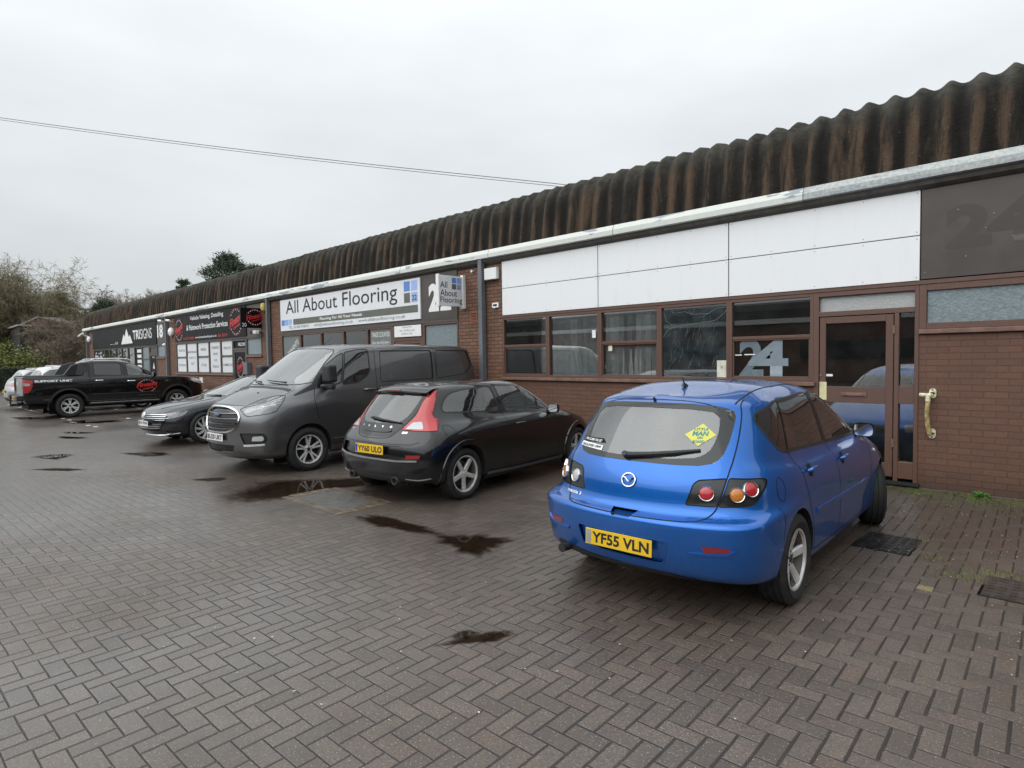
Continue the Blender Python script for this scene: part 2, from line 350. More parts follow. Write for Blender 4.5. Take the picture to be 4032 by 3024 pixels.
# ------------------------------------------------------------------ ground
g = MB(); ys = [-300, -60, -20, -1.5, -.45, .3, 60, 300]; zs = [0, 0, 0, 0, .065, .065, .0, 0]; xs = [-400, -60, -47, 6, 60, 300]
vs = [(x, y, (z if -50 < x < 10 else 0)) for y, z in zip(ys, zs) for x in xs]; n = len(xs)
g.add(vs, [(r * n + c, r * n + c + 1, (r + 1) * n + c + 1, (r + 1) * n + c) for r in range(len(ys) - 1) for c in range(n - 1)])
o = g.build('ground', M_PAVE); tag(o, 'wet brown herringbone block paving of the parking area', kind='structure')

# ------------------------------------------------------------------ the long unit building
XL, XR = -45.95, 5.0
bld = empty('unit_building', (0, 0, 0), 0, 'long brown brick terrace of workshop units under a mossy corrugated roof', 'building')
def wallbox(x0, x1, z0, z1, m=M_BRICK, y1=.22, y0=0): return MB().box(x0, x1, y0, y1, z0, z1).build('wall', m, bld)
wl = MB()
for a, b in ((-45.95, -44.25), (-30.52, -29.05), (-20.34, -18.87), (-10.25, -8.87)): wl.box(a, b, 0, .22, .0, 3.74)
wl.box(XL, XL + .22, .22, 12, 0, 3.9); wl.box(XR - .22, XR, .22, 12, 0, 3.9); wl.box(XL, XR, 12, 12.22, 0, 3.9)
for a, b in ((-44.25, -32.95), (-29.05, -22.9), (-18.87, -12.75)): wl.box(a, b, .001, .219, 0, 1.27)
wl.box(-31.75, -30.52, .001, .219, 0, 1.95); wl.box(-21.6, -20.34, .001, .219, 0, 1.9); wl.box(-11.52, -10.25, .001, .219, 0, 1.95)
wl.build('wall', M_BRICK, bld)
wp = MB(); wp.box(-8.87, -2.86, .001, .219, .075, 1.335); wp.box(-1.655, XR, .001, .219, .075, 1.96); wp.build('wall', M_BRICKP, bld)
MB().box(-8.87, XR, -.022, .218, -.1, .074).build('footing', M_FOOT, bld)
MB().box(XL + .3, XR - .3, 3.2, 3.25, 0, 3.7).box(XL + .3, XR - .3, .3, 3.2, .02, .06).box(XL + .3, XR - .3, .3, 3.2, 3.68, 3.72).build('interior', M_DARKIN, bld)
# roof: corrugated sheets curving over the eaves
prof = [(-.045, 3.86), (-.035, 4.05), (-.015, 4.25), (.01, 4.45), (.04, 4.63), (.09, 4.79), (.18, 4.91), (.33, 4.995), (.55, 5.04), (1.1, 5.08), (2.2, 5.13), (6.1, 5.2), (10, 5.05), (12.4, 4.6), (12.6, 3.9)]
PP = .297; ns = 12; N = int((XR + .3 - XL + .35) / PP) * ns; vs = []
pn = []
for i, (y, z) in enumerate(prof):
    a = prof[max(i - 1, 0)]; b = prof[min(i + 1, len(prof) - 1)]; t = Vector((b[0] - a[0], b[1] - a[1])).normalized(); pn.append((-t.y, t.x))
rr_ = random.Random(4); off = [rr_.uniform(-.010, .010) for _ in range(N // ns + 2)]
for i in range(N + 1):
    x = XL - .32 + i * PP / ns; ph = (i % ns) / ns; h = .034 * math.cos(2 * math.pi * ph) + .004 * math.cos(4 * math.pi * ph)
    h += off[(i // ns) // 3] + (.006 if (i // ns) % 3 == 0 and ph < .35 else 0)
    for (y, z), (ny, nz) in zip(prof, pn): vs.append((x, y + ny * h, z + nz * h))
P = len(prof); m = MB(); m.add(vs, [(i * P + k, (i + 1) * P + k, (i + 1) * P + k + 1, i * P + k + 1) for i in range(N) for k in range(P - 1)])
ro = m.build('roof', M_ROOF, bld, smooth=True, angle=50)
gp = [(-.10, 3.965), (-.125, 3.970), (-.165, 3.885), (-.165, 3.805), (-.13, 3.79), (-.06, 3.80)]
MB().prism([(y, z) for y, z in gp], XL - .38, XR + .3, 'YZ').build('gutter', M_GUTTER, bld)
MB().prism([(-.06, 3.80), (-.12, 3.788), (-.10, 3.735), (-.05, 3.70), (.0, 3.69), (.22, 3.69), (.22, 3.93), (-.05, 3.93)], XL, XR, 'YZ').build('soffit', M_SOFFIT, bld)
for x in (-45.45, -30.0, -19.63, -9.385):
    p = MB().box(x - .055, x + .055, -.15, -.03, .95 if x < -9.4 and x > -9.5 else .02, 3.79)
    if x > -9.5: p.box(x - .058, x + .058, -.148, -.022, 2.62, 2.70); p.tube((x, -.085, 1.0), (x - .25, -.085, .62), .055); p.tube((x - .25, -.085, .65), (x - .25, -.085, .05), .055)
    else: p.box(x - .058, x + .058, -.148, -.022, 2.62, 2.70)
    p.build('downpipe', M_PIPE, bld, bevel=.008)
# ---- window and door builders
def window(x0, x1, z0, z1, bar=None, fm=M_FRAME, gm=G_WIN, fw=.045, post=.0, sash=True):
    f = MB().frame(x0, x1, z0, z1, -.012, .07, fw)
    panes = [(x0 + fw, x1 - fw, z0 + fw, z1 - fw)]
    if bar: f.box(x0 + fw, x1 - fw, -.006, .068, bar - .022, bar + .022); panes = [(x0 + fw, x1 - fw, z0 + fw, bar - .022), (x0 + fw, x1 - fw, bar + .022, z1 - fw)]
    if bar and sash:
        a = panes[0]; f.frame(a[0], a[1], a[2], a[3], .004, .05, .022); panes[0] = (a[0] + .022, a[1] - .022, a[2] + .022, a[3] - .022)
    fo = f.build('window', fm, bld, bevel=.004)
    for k_, a in enumerate(panes): MB().box(a[0], a[1], .030, .036, a[2], a[3]).build('pane', gm[k_] if isinstance(gm, (list, tuple)) else gm, fo)
    return fo
# ---- right-hand unit (white panels)
mods = [-8.87, -7.655, -6.44, -5.245, -4.06, -2.87]
G_BLIND = G_WIN
for i, (a, b) in enumerate(zip(mods, mods[1:])):
    window(a, b, 1.36, 2.56, 1.985 if i in (0, 2, 4) else None, gm=G_DIRTY if i == 3 else G_WIN)
MB().box(-8.9, -2.84, -.055, .0, 1.30, 1.358).build('sill', M_SILL, bld, bevel=.008)
MB().box(-8.9, XR, -.02, .08, 2.562, 2.612).build('head_rail', M_FRAME, bld, bevel=.004)
for i, (a, b) in enumerate(((-8.84, -6.455), (-6.437, -4.068), (-4.05, -1.655))):
    for z0, z1 in ((2.615, 3.150), (3.162, 3.70)):
        p = MB().box(a, b, -.03, -.006, z0, z1)
        for x in np.linspace(a + .03, b - .03, 5):
            for z in (z0 + .035, z1 - .035): p.tube((x, -.033, z), (x, -.029, z), .006, n=6, mi=1)
        p.build('cladding_panel', [M_WHITE, M_PIPE], bld)
MB().box(-8.87, -1.645, -.006, .0, 2.612, 3.71).build('panel_backing', M_GAP, bld)
sc_ = MB().box(-1.64, XR, -.028, .0, 2.625, 3.70)
for x, z in ((-1.60, 2.70), (-1.2, 2.85), (-1.02, 3.15), (-.95, 3.3), (-.78, 3.02), (-.6, 2.75), (-1.28, 3.4)): sc_.tube((x, -.032, z), (x, -.027, z), .007, n=6, mi=1)
sc_.build('cladding_panel', [M_BROWNPANEL, simple('dull_screw', (.25, .25, .25), .4)], bld)['label'] = 'dark brown fascia panel'
M_GHOST = simple('faded_number', (.048, .038, .033), .5)
text('24', M_GHOST, -1.40, -.55, 2.95, 3.45, -.0295, bld, bold=.05)
# door and side light
f = MB().box(-2.87, -2.80, -.012, .075, .12, 2.56).box(-1.70, -1.655, -.012, .075, .12, 2.56).box(-2.80, -1.70, -.012, .075, 2.50, 2.56).box(-2.80, -1.70, -.012, .075, 2.235, 2.30)
f.box(-1.915, -1.865, -.012, .075, .12, 2.235).box(-1.865, -1.70, -.01, .07, 1.10, 1.325).box(-1.865, -1.70, -.01, .07, .16, .37)
df = f.build('door_frame', M_FRAME, bld, bevel=.004)
MB().box(-2.80, -1.70, .04, .046, 2.30, 2.50).build('pane', M_FROSTW, df)
MB().box(-1.865, -1.70, .04, .046, 1.325, 2.235).build('pane', G_WIN, df); MB().box(-1.865, -1.70, .04, .046, .37, 1.10).build('pane', G_WIN, df)
dm = MB().box(-2.79, -2.715, -.004, .04, .17, 2.225).box(-2.01, -1.925, -.004, .04, .17, 2.225).box(-2.715, -2.01, -.004, .04, 2.14, 2.225).box(-2.715, -2.01, -.004, .04, 1.09, 1.30).box(-2.715, -2.01, -.004, .04, .17, .34)
dr = dm.build('door', M_FRAME, bld, bevel=.004); dr['label'] = 'brown glazed door'
MB().box(-2.715, -2.01, .016, .022, 1.30, 2.14).build('pane', G_WIN, dr); MB().box(-2.715, -2.01, .016, .022, .34, 1.09).build('pane', G_WIN, dr)
MB().box(-2.52, -2.22, -.016, -.004, 1.175, 1.225).box(-2.49, -2.25, -.026, -.016, 1.186, 1.214).build('letterbox', M_SILL, dr, bevel=.003)
MB().box(-2.79, -2.70, -.007, -.004, 1.12, 1.36).build('push_plate', simple('cream_plate', (.62, .58, .33), .4), dr)
MB().box(-2.71, -2.63, .009, .013, 1.435, 1.465).build('sticker', M_PLAINWHITE, dr)
MB().tube((-2.775, -.005, 1.45), (-2.775, -.014, 1.45), .014, n=10).build('lock', M_PIPE, dr)
for z in (1.98, .55): MB().box(-1.935, -1.905, -.02, -.004, z, z + .10).build('hinge', M_SILL, dr)
MB().box(-2.9, -1.63, -.06, .10, .085, .118).build('threshold', M_GAP, bld)
# obscure window at the right edge
f = MB().frame(-1.654, -.42, 2.02, 2.56, -.012, .07, .075); wo = f.build('window', M_FRAME, bld, bevel=.004)
MB().box(-1.575, -.49, .02, .03, 2.09, 2.49).build('pane', M_FROST, wo)
MB().box(-1.655, XR, -.045, .0, 1.962, 2.018).build('sill', M_SILL, bld, bevel=.008)
MB().box(-.38, XR, 0.0, .15, 2.02, 2.61).build('wall', M_BRICKP, bld)
# things in and on the panes
M_BLINDS = simple('grey_vertical_blind', (.62, .63, .64), .8)
def blinds(x0, x1, z0, z1, n, rng, messy=0.):
    m = MB()
    for i in range(n):
        x = x0 + (i + .5) * (x1 - x0) / n; a = rng.uniform(.5, 1.1) + messy * rng.uniform(-.3, .6); wd = .045; dx, dy = math.cos(a) * wd, math.sin(a) * wd
        t = messy * rng.uniform(-.03, .03)
        m.add([(x - dx, .12 - dy, z1), (x + dx, .12 + dy, z1), (x + dx + t, .12 + dy, z0), (x - dx + t, .12 - dy, z0)], [(0, 1, 2, 3)])
    return m
rg = random.Random(7)
for (a, b, n, ms) in ((-8.62, -7.70, 11, 0), (-7.61, -6.5, 15, 0), (-6.38, -5.3, 12, .8)):
    o = blinds(a, b, 1.40, 2.52, n, rg, ms).build('vertical_blind', M_BLINDS, fix=False)
    tag(o, {11: 'grey vertical blind behind the leftmost window beside the white alarm box', 15: 'grey vertical blind behind the full height window under the white panels', 12: 'uneven grey vertical blind with gaps, behind the window left of the cobwebbed pane'}[n], 'blind', 'vertical blinds')
m = MB()
for i, x in enumerate((-6.0, -5.86, -5.76, -5.66)): m.add([(x - .01, .10, 1.86), (x + .012, .10, 1.86), (x + .055, .10, 1.41), (x - .045, .10, 1.41)], [(0, 1, 2, 3)])
for x in (-5.8,): pass
tag(m.build('fallen_slats', simple('pale_slat', (.8, .82, .85), .6), fix=False), 'pale fallen blind slats leaning behind the lower sash left of the cobwebbed pane', 'blind slats')
# the number on the glass
M_FILM = simple('pale_window_film', (.19, .23, .26), .5, var=.1); M_FILM2 = simple('blue_grey_window_film', (.12, .155, .18), .5, var=.15)
nb = empty('window_number', (-3.45, .022, 1.68), 0, 'big translucent 24 stuck inside the lower window beside the brown door', 'number')
text('2', M_FILM2, -.47, -.11, -.27, .29, .004, nb, bold=.03, name='digit'); text('4', M_FILM, -.33, .24, -.27, .28, -.002, nb, bold=.03, name='digit')
ntc = MB().box(-4.265, -4.115, .018, .024, 1.40, 1.66).build('notice', simple('cream_paper', (.62, .60, .50), .6)); tag(ntc, 'cream paper notice in the bottom corner of the cobwebbed window', 'notice')
text('v', M_GREYTXT, -4.21, -4.17, 1.53, 1.58, .0165, ntc)
for q_ in ((-3.99, -3.70, .020, .026, 1.385, 1.40), (-3.98, -3.88, .020, .026, 1.73, 1.745), (-3.84, -3.68, .020, .026, 1.735, 1.75)): MB().box(*q_).build('tape_residue', M_PLAINWHITE, nb).location = (3.45, -.022, -1.68)
# cobweb strands on the dirty pane
cw = MB(); M_WEB = simple('grey_cobweb', (.22, .25, .24), .9)
def strand(pts, r=.0022):
    P = [Vector((x, z)) for x, z in pts]; q = []
    for a, b in zip(P, P[1:]): q += [a.lerp(b, t) + Vector((rg.uniform(-.006, .006), rg.uniform(-.006, .006))) for t in (0, .33, .66)]
    cw.path([(p.x, .024, p.y) for p in q + [P[-1]]], r, 4)
strand([(-5.19, 2.05), (-5.10, 2.16), (-4.98, 2.20), (-4.6, 2.24), (-4.3, 2.27), (-4.15, 2.37), (-4.10, 2.45)], .0034); strand([(-5.19, 2.22), (-5.12, 2.2), (-4.98, 2.20)]); strand([(-5.17, 2.45), (-5.13, 2.3), (-4.98, 2.20)])
strand([(-5.05, 2.47), (-4.98, 2.42), (-4.8, 2.43), (-4.65, 2.38), (-4.4, 2.38), (-4.28, 2.45), (-4.13, 2.46)], .0028); strand([(-4.75, 2.45), (-4.68, 2.39), (-4.62, 2.48)]); strand([(-4.4, 2.38), (-4.55, 2.33)])
for _ in range(44):
    x, z = rg.uniform(-5.15, -4.3), rg.uniform(1.45, 2.15); strand([(x, z), (x + rg.uniform(.01, .05), z + rg.uniform(.03, .09)), (x + rg.uniform(.03, .09), z + rg.uniform(.08, .2))], .0011)
strand([(-5.2, 1.45), (-5.12, 1.42), (-4.7, 1.40), (-4.4, 1.39)], .003)
tag(cw.build('cobweb', M_WEB), 'stringy grey cobwebs on the dirty full height pane', 'cobweb')
st_ = MB().box(-6.62, -6.54, .018, .022, 2.08, 2.22).build('window_sticker', M_PLAINWHITE); tag(st_, 'small white sticker at the right of the second window pane', 'sticker')
st_ = MB().box(-6.27, -6.19, .018, .022, 1.84, 1.93).build('window_sticker', simple('cream_paper', (.6, .6, .5))); tag(st_, 'small square sticker on the lower sash left of the cobwebbed pane', 'sticker')
# box, sensor and vents on the pier
ab = MB().box(-9.30, -8.94, -.10, -.0, 3.36, 3.60).build('alarm_box', M_PLAINWHITE, bevel=.012, smooth=True); tag(ab, 'white rectangular alarm box high on the brick pier by the grey downpipe', 'alarm box')
ab = empty('wall_sensor', (-9.05, 0, 2.83), 0, 'small white wall bracket with black middle below the alarm box', 'sensor')
MB().box(-.09, .09, -.035, 0, -.05, .055).box(-.03, .03, -.06, -.035, -.06, -.02).build('housing', M_PLAINWHITE, ab, bevel=.006); MB().box(-.05, .05, -.042, -.034, -.015, .025).build('connector', M_GAP, ab)
av = empty('air_vent', (-9.73, 0, 2.64), 0, 'orange terracotta louvred air brick in the pier left of the downpipe', 'air vent'); M_TERRA = simple('terracotta', (.36, .13, .065), .7)
m = MB().frame(-.11, .11, -.12, .115, -.012, 0, .014)
for i in range(6): m.box(-.096, .096, -.012, 0, -.095 + i * .035, -.080 + i * .035)
m.build('louvres', M_TERRA, av); MB().box(-.096, .096, -.003, 0, -.106, .101).build('backing', M_GAP, av)
kn = MB().tube((-9.73, 0, 3.60), (-9.73, -.06, 3.60), .028, n=10).build('cable_clip', M_PLAINWHITE); tag(kn, 'little white fitting on brick near the top of the pier beside the downpipe', 'fitting')
# grab handle on the right-hand wall
M_CREAM = simple('chipped_cream_paint', (.62, .58, .40), .4, var=.35, scale=30)
gh = empty('grab_handle', (-1.505, 0, 1.0), 0, 'cream metal grab handle with rusty bar on the brown wall', 'handle')
def hplate(z): return MB().tube((0, -.001, z), (0, -.013, z), .037, n=20).tube((0, -.001, z - .045), (0, -.013, z - .045), .037, n=20).box(-.037, .037, -.0125, -.001, z - .045, z)
hplate(.265).tube((-.008, -.008, .225), (-.008, -.085, .222), .018, n=12).build('mounting_plate', M_CREAM, gh, smooth=True); hplate(-.225).tube((-.01, -.008, -.27), (-.01, -.05, -.262), .018).build('mounting_plate', M_CREAM, gh, smooth=True)
MB().path([(-.03, -.085, .235), (-.035, -.088, .13), (-.042, -.09, .0), (-.038, -.08, -.12), (-.015, -.05, -.262)], .025, 12).build('bar', simple('rust_stained_cream', (.40, .31, .14), .5, var=.5, scale=14), gh, smooth=True)
MB().tube((-.12, -.09, .222), (-.0, -.088, .222), .026, n=12).tube((-.035, -.088, .15), (-.033, -.088, .225), .028, n=12).build('fitting', M_CREAM, gh, smooth=True)
for z in (.285, -.29): MB().tube((0, -.012, z), (0, -.018, z), .009, n=8).build('screw', simple('rusty_screw', (.12, .05, .025), .7), gh)
# weed
wd = MB(); rg = random.Random(3)
for i in range(26):
    a = rg.uniform(0, 6.28); L = rg.uniform(.07, .15); el = rg.uniform(.25, 1.1); w_ = .014; d = Vector((math.cos(a) * math.cos(el), math.sin(a) * math.cos(el), math.sin(el))); s_ = Vector((-math.sin(a), math.cos(a), 0)) * w_
    p0 = Vector((0, 0, .005)); p1 = p0 + d * L * .55; p2 = p0 + d * L + Vector((0, 0, -L * .35))
    wd.add([p0, p1 - s_, p1 + s_, p2], [(0, 1, 3), (0, 3, 2)])
o = wd.build('weed', simple('bright_leaf', (.09, .20, .035), .5, var=.3, scale=40), fix=False, loc=(-1.02, -.10, .055)); tag(o, 'bright green rosette weed growing at the foot of the brown wall', 'weed')
ms = MB()
for i in range(1500):
    x = rg.uniform(-1.65, .4); y = -abs(rg.gauss(0.0, .30)) - .03
    if math.sin(x * 9 + y * 7) + rg.uniform(-.6, .6) < .1: continue
    z = .066 if y > -.45 else .066 * (1.5 + y) / 1.05
    z = max(z, .0); s_ = rg.uniform(.004, .012); a = rg.uniform(0, 6.28); c_, n_ = math.cos(a) * s_, math.sin(a) * s_
    ms.add([(x - c_, y - n_, z), (x + c_, y + n_, z), (x + n_ * .6, y - c_ * .6, z + s_ * 1.6)], [(0, 1, 2)])
o = ms.build('moss', simple('moss_green', (.085, .11, .022), .9, var=.4, scale=30), fix=False); tag(o, 'green moss along the foot of the brown wall', 'moss', kind='stuff')

# ---- middle unit (flooring showroom)
GF = M_GREYFRAME
mods = [-18.87, -17.62, -16.36, -15.12, -13.91, -12.75]
for i, (a, b) in enumerate(zip(mods, mods[1:])): window(a, b, 1.30, 2.575, None, fm=M_FRAME)
window(-11.50, -10.25, 1.98, 2.575, None, gm=M_FROST)
MB().box(-18.9, -12.72, -.05, 0, 1.24, 1.298).build('sill', M_SILL, bld, bevel=.008); MB().box(-11.53, -10.22, -.05, 0, 1.92, 1.978).build('sill', M_SILL, bld, bevel=.008)
MB().box(-18.87, -10.25, -.02, .08, 2.577, 2.68).build('head_rail', GF, bld); MB().box(-18.87, -11.47, -.02, 0, 2.68, 3.70).build('cladding_panel', GF, bld)
MB().box(-11.46, -10.25, -.026, 0, 2.64, 3.70).build('cladding_panel', M_BROWNPANEL, bld)
def shopdoor(x0, x1, zt, fm, leaf=None, lab=None, group=None):
    f = MB().box(x0, x0 + .07, -.012, .075, .05, 2.56).box(x1 - .07, x1, -.012, .075, .05, 2.56).box(x0 + .07, x1 - .07, -.012, .075, 2.50, 2.56).box(x0 + .07, x1 - .07, -.012, .075, zt, zt + .07).build('door_frame', fm, bld)
    d = MB().frame(x0 + .075, x1 - .075, .07, zt - .005, 0, .04, .075).build('door', fm, bld)
    MB().box(x0 + .15, x1 - .15, .016, .022, .15, zt - .08).build('pane', leaf or G_WIN, d); return f, d
shopdoor(-12.75, -11.50, 2.2, M_FRAME); MB().box(-12.68, -11.57, .03, .036, 2.27, 2.50).build('pane', G_WIN, bld)
# stuck-on panels and posters in its windows
def sign(name, x0, x1, z0, z1, y, d, mat, label, cat='sign', group=None, bev=.004):
    """panel thing with its origin at its centre; returns (root, cx, cz, y_front)"""
    cx, cz = (x0 + x1) / 2, (z0 + z1) / 2; r_ = empty(name, (cx, y, cz), 0, label, cat, group)
    MB().box(x0 - cx, x1 - cx, -d, 0, z0 - cz, z1 - cz).build('board', mat, r_, bevel=bev); return r_, cx, cz
def T(r, s, mat, x0, x1, z0, z1, y, **k):
    root, cx, cz = r; return text(s, mat, x0 - cx, x1 - cx, z0 - cz, z1 - cz, y, root, **k)
def Bx(r, name, mat, x0, x1, z0, z1, y, d=.003):
    root, cx, cz = r; return MB().box(x0 - cx, x1 - cx, y - d, y, z0 - cz, z1 - cz).build(name, mat, root)
M_GREYPOST = simple('grey_window_vinyl', (.15, .165, .16), .5)
p = sign('window_poster', -18.80, -17.70, 1.36, 2.52, .028, .003, M_GREYPOST, 'grey REMNANTS window panel left of the other showroom windows', 'poster')
o = text('REMNANTS', M_PLAINWHITE, -.45, .45, -.08, .08, -.005, p[0]); o.rotation_euler = (0, R(-32), 0); o.location = (.05, 0, .18)
p = sign('window_poster', -13.80, -12.86, 1.36, 2.50, .028, .003, M_GREYPOST, 'grey TRADE COUNTER window panel beside the showroom door', 'poster')
T(p, 'TRADE COUNTER', M_PLAINWHITE, -13.74, -12.92, 2.33, 2.45, -.005); T(p, 'Door bars & Grippers', M_PLAINWHITE, -13.72, -12.95, 2.13, 2.23, -.005); T(p, 'Adhesives & Silicones', M_PLAINWHITE, -13.72, -12.95, 1.96, 2.06, -.005)
lt = MB().box(-13.45, -12.95, .4, .43, 2.36, 2.40)
rg = random.Random(11)
M_POST = simple('pale_display', (.45, .45, .43), .7, var=.2, scale=2)
for a, b, lab in ((-17.50, -16.46, 'pale flooring sample boards behind the second showroom window'), (-16.22, -15.25, 'pale display board behind the third showroom window'), (-15.0, -14.02, 'white display board with framed sample behind the fourth showroom window')):
    ro_ = empty('display_board', ((a + b) / 2, .12, 1.30), 0, lab, 'display board'); h_ = (b - a) / 2
    MB().box(-h_, h_, 0, .02, .1, 1.22).build('board', M_POST, ro_)
    for k_ in range(3):
        q = rg.uniform(-h_ + .05, h_ - .35); MB().box(q, q + rg.uniform(.1, .3), -.012, -.0, rg.uniform(.3, .7), 1.1).build('sample', simple('sample_%d' % k_, [(.2, .16, .12), (.3, .3, .28), (.12, .11, .1)][k_]), ro_)
p = sign('opening_hours_sign', -12.63, -11.55, 2.29, 2.56, -.03, .012, M_PLAINWHITE, 'white opening hours board above the showroom door', 'sign')
T(p, 'Opening Hours', M_GREYTXT, -12.28, -11.90, 2.50, 2.545, -.014); T(p, 'Mon - Fri 8:30 to 16:30', M_GREYTXT, -12.40, -11.80, 2.42, 2.465, -.014); T(p, 'Sat 9:00 to 12:30', M_GREYTXT, -12.32, -11.90, 2.345, 2.39, -.014)
# main sign
M_SIGNW = simple('white_sign_face', (.72, .73, .75), .35, var=.03)
p = sign('shop_sign', -18.80, -11.54, 2.69, 3.655, -.021, .035, M_SIGNW, 'long white All About Flooring sign with blue squares above the showroom', 'sign')
T(p, 'All About Flooring', M_BLACKTXT, -18.40, -12.45, 3.09, 3.60, -.040)
for (a, b, c, d, mt) in ((-12.17, -11.93, 3.375, 3.61, M_BLUE1), (-11.88, -11.64, 3.375, 3.61, M_BLUE3), (-12.17, -11.93, 3.10, 3.335, M_GREYBAND), (-11.88, -11.64, 3.10, 3.335, M_BLUE3)): Bx(p, 'logo_square', mt, a, b, c, d, -.036)
T(p, '22', M_BLACKTXT, -11.85, -11.66, 3.14, 3.27, -.041, bold=.01)
Bx(p, 'band', M_GREYBAND, -17.93, -11.63, 2.855, 3.03, -.036); T(p, 'Flooring For All Your Needs', M_PLAINWHITE, -16.28, -14.05, 2.885, 2.99, -.041, bold=.02)
for k_, mt in enumerate((M_BLUE1, M_BLUE2, M_BLUE3)): Bx(p, 'logo_square', mt, -18.72 + k_ * .24, -18.51 + k_ * .24, 2.86, 3.03, -.036)
T(p, 'TEL. 01420 478093', M_GREYTXT, -18.24, -16.97, 2.745, 2.825, -.038); T(p, 'info@allaboutflooring.co.uk', M_GREYTXT, -16.64, -14.49, 2.725, 2.83, -.038); T(p, 'www.allaboutflooring.co.uk', M_GREYTXT, -14.22, -12.13, 2.725, 2.83, -.038)
o = empty('unit_number', (-10.85, -.027, 3.15), 0, 'big white 22 on the brown panel behind the projecting flooring sign', 'number')
text('2', M_PLAINWHITE, -.40, -.03, -.32, .32, -.004, o, bold=.05, name='digit'); text('2', M_PLAINWHITE, .02, .40, -.32, .32, -.004, o, bold=.05, name='digit')
# projecting sign: a board at right angles to the wall
def projecting(name, x, y0, y1, z0, z1, mat, label):
    r_ = empty(name, (x, 0, (z0 + z1) / 2), 0, label, 'sign'); h = (z1 - z0) / 2
    MB().box(-.03, .03, y0, y1, -h, h).build('board', mat, r_, bevel=.004); return r_, Matrix(((0, -1, 0, 0), (-1, 0, 0, 0), (0, 0, 1, 0), (0, 0, 0, 1)))
sx = -10.02
r_, _ = projecting('projecting_sign', sx, -.73, -.08, 2.86, 3.50, M_SIGNW, 'square white All About Flooring sign projecting from the pier on a white post')
MB().box(-.045, .045, -.765, -.73, -.335, .335).build('edge_trim', M_PLAINWHITE, r_, bevel=.004); MB().box(-.045, .045, -.09, -.01, -.36, .36).build('post', M_PLAINWHITE, r_, bevel=.004)
MX = Matrix(((0, 0, 0, .0345), (1, 0, 0, -.41), (0, 0, 1, 0), (0, 0, 0, 1)))   # (along, z) -> face looking to +x
def PT(s, mat, a0, a1, z0, z1, par=r_, nm='lettering', M=MX, **k): return text(s, mat, a0, a1, z0, z1, 0, par, name=nm, M=M, **k)
PT('All', M_BLACKTXT, -.30, -.11, .06, .19); PT('About', M_BLACKTXT, -.30, .16, -.11, .02); PT('Flooring', M_BLACKTXT, -.30, .30, -.285, -.13)
for (a, b, c, d, mt) in ((.02, .135, .17, .285, M_BLUE1), (.155, .27, .17, .285, M_BLUE2), (.02, .135, .04, .15, M_GREYBAND), (.155, .27, .04, .15, M_BLUE3)):
    MB().box(.0305, .0335, a - .41, b - .41, c, d).build('logo_square', mt, r_)
PT('22', M_BLACKTXT, .17, .26, .055, .13)

# ---- unit with the black vehicle detailing sign
mods = [-29.05, -27.78, -26.50, -25.20, -24.0, -22.85]; M_PW = simple('white_window_poster', (.66, .66, .67), .5, var=.03)
for i, (a, b) in enumerate(zip(mods, mods[1:])): window(a, b, 1.30, 2.575, 1.96 if i in (0, 2, 4) else None, fm=GF, sash=False)
window(-21.62, -20.36, 1.96, 2.575, None, fm=GF, gm=M_FROST)
MB().box(-29.1, -22.8, -.05, 0, 1.24, 1.298).build('sill', M_SILL, bld, bevel=.008); MB().box(-21.65, -20.33, -.05, 0, 1.90, 1.958).build('sill', M_SILL, bld, bevel=.008)
MB().box(-29.05, -20.34, -.02, .08, 2.577, 2.635).build('head_rail', GF, bld); MB().box(-29.05, -20.34, -.02, 0, 2.635, 3.70).build('cladding_panel', GF, bld)
shopdoor(-22.85, -21.62, 2.17, GF, M_BLACK); MB().box(-22.78, -21.69, .03, .036, 2.24, 2.50).build('pane', M_BLACK, bld)
words = [('VALETING', 'DETAILING'), ('MAINTENANCE\nPLANS TO\nSUIT',), ('MOBILE', 'STUDIO'), ('PURIFIED\nWATER\nFOR\nRESALE',), ('PRIVATE', 'COMMERCIAL')]
for i, (a, b) in enumerate(zip(mods, mods[1:])):
    zz = ((2.005, 2.52), (1.36, 1.92)) if len(words[i]) == 2 else ((1.36, 2.52),)
    for wd_, (z0, z1) in zip(words[i], zz):
        L = wd_.split('\n'); p = sign('window_poster', a + .07, b - .07, z0, z1, .028, .003, M_PW, 'white %s poster in the detailing unit window' % ' '.join(L).title(), 'poster', None, 0)
        for j_, s_ in enumerate(L):
            zc = (z0 + z1) / 2 + (len(L) - 1) * .12 - j_ * .24; hw = .048 * len(s_); T(p, s_, M_GREYTXT, (a + b) / 2 - hw, (a + b) / 2 + hw, zc - .05, zc + .05, -.005, bold=.015)
p = sign('shop_sign', -29.0, -21.50, 2.64, 3.70, -.021, .03, M_BLACK, 'long black vehicle valeting and paintwork protection sign with white and red lettering', 'sign')
T(p, 'Vehicle Valeting, Detailing', M_PLAINWHITE, -27.05, -23.5, 3.42, 3.63, -.034, bold=.012); T(p, '& Paintwork Protection Services', M_PLAINWHITE, -27.5, -23.1, 3.07, 3.29, -.034, bold=.012)
T(p, '01420 550003', M_RED, -27.9, -26.6, 2.70, 2.80, -.034, bold=.01); T(p, 'www.finessedetailinguk.co.uk', M_PLAINWHITE, -26.5, -24.2, 2.69, 2.80, -.034, bold=.01); T(p, 'Est 2015', M_RED, -24.05, -23.2, 2.70, 2.81, -.034, bold=.01)
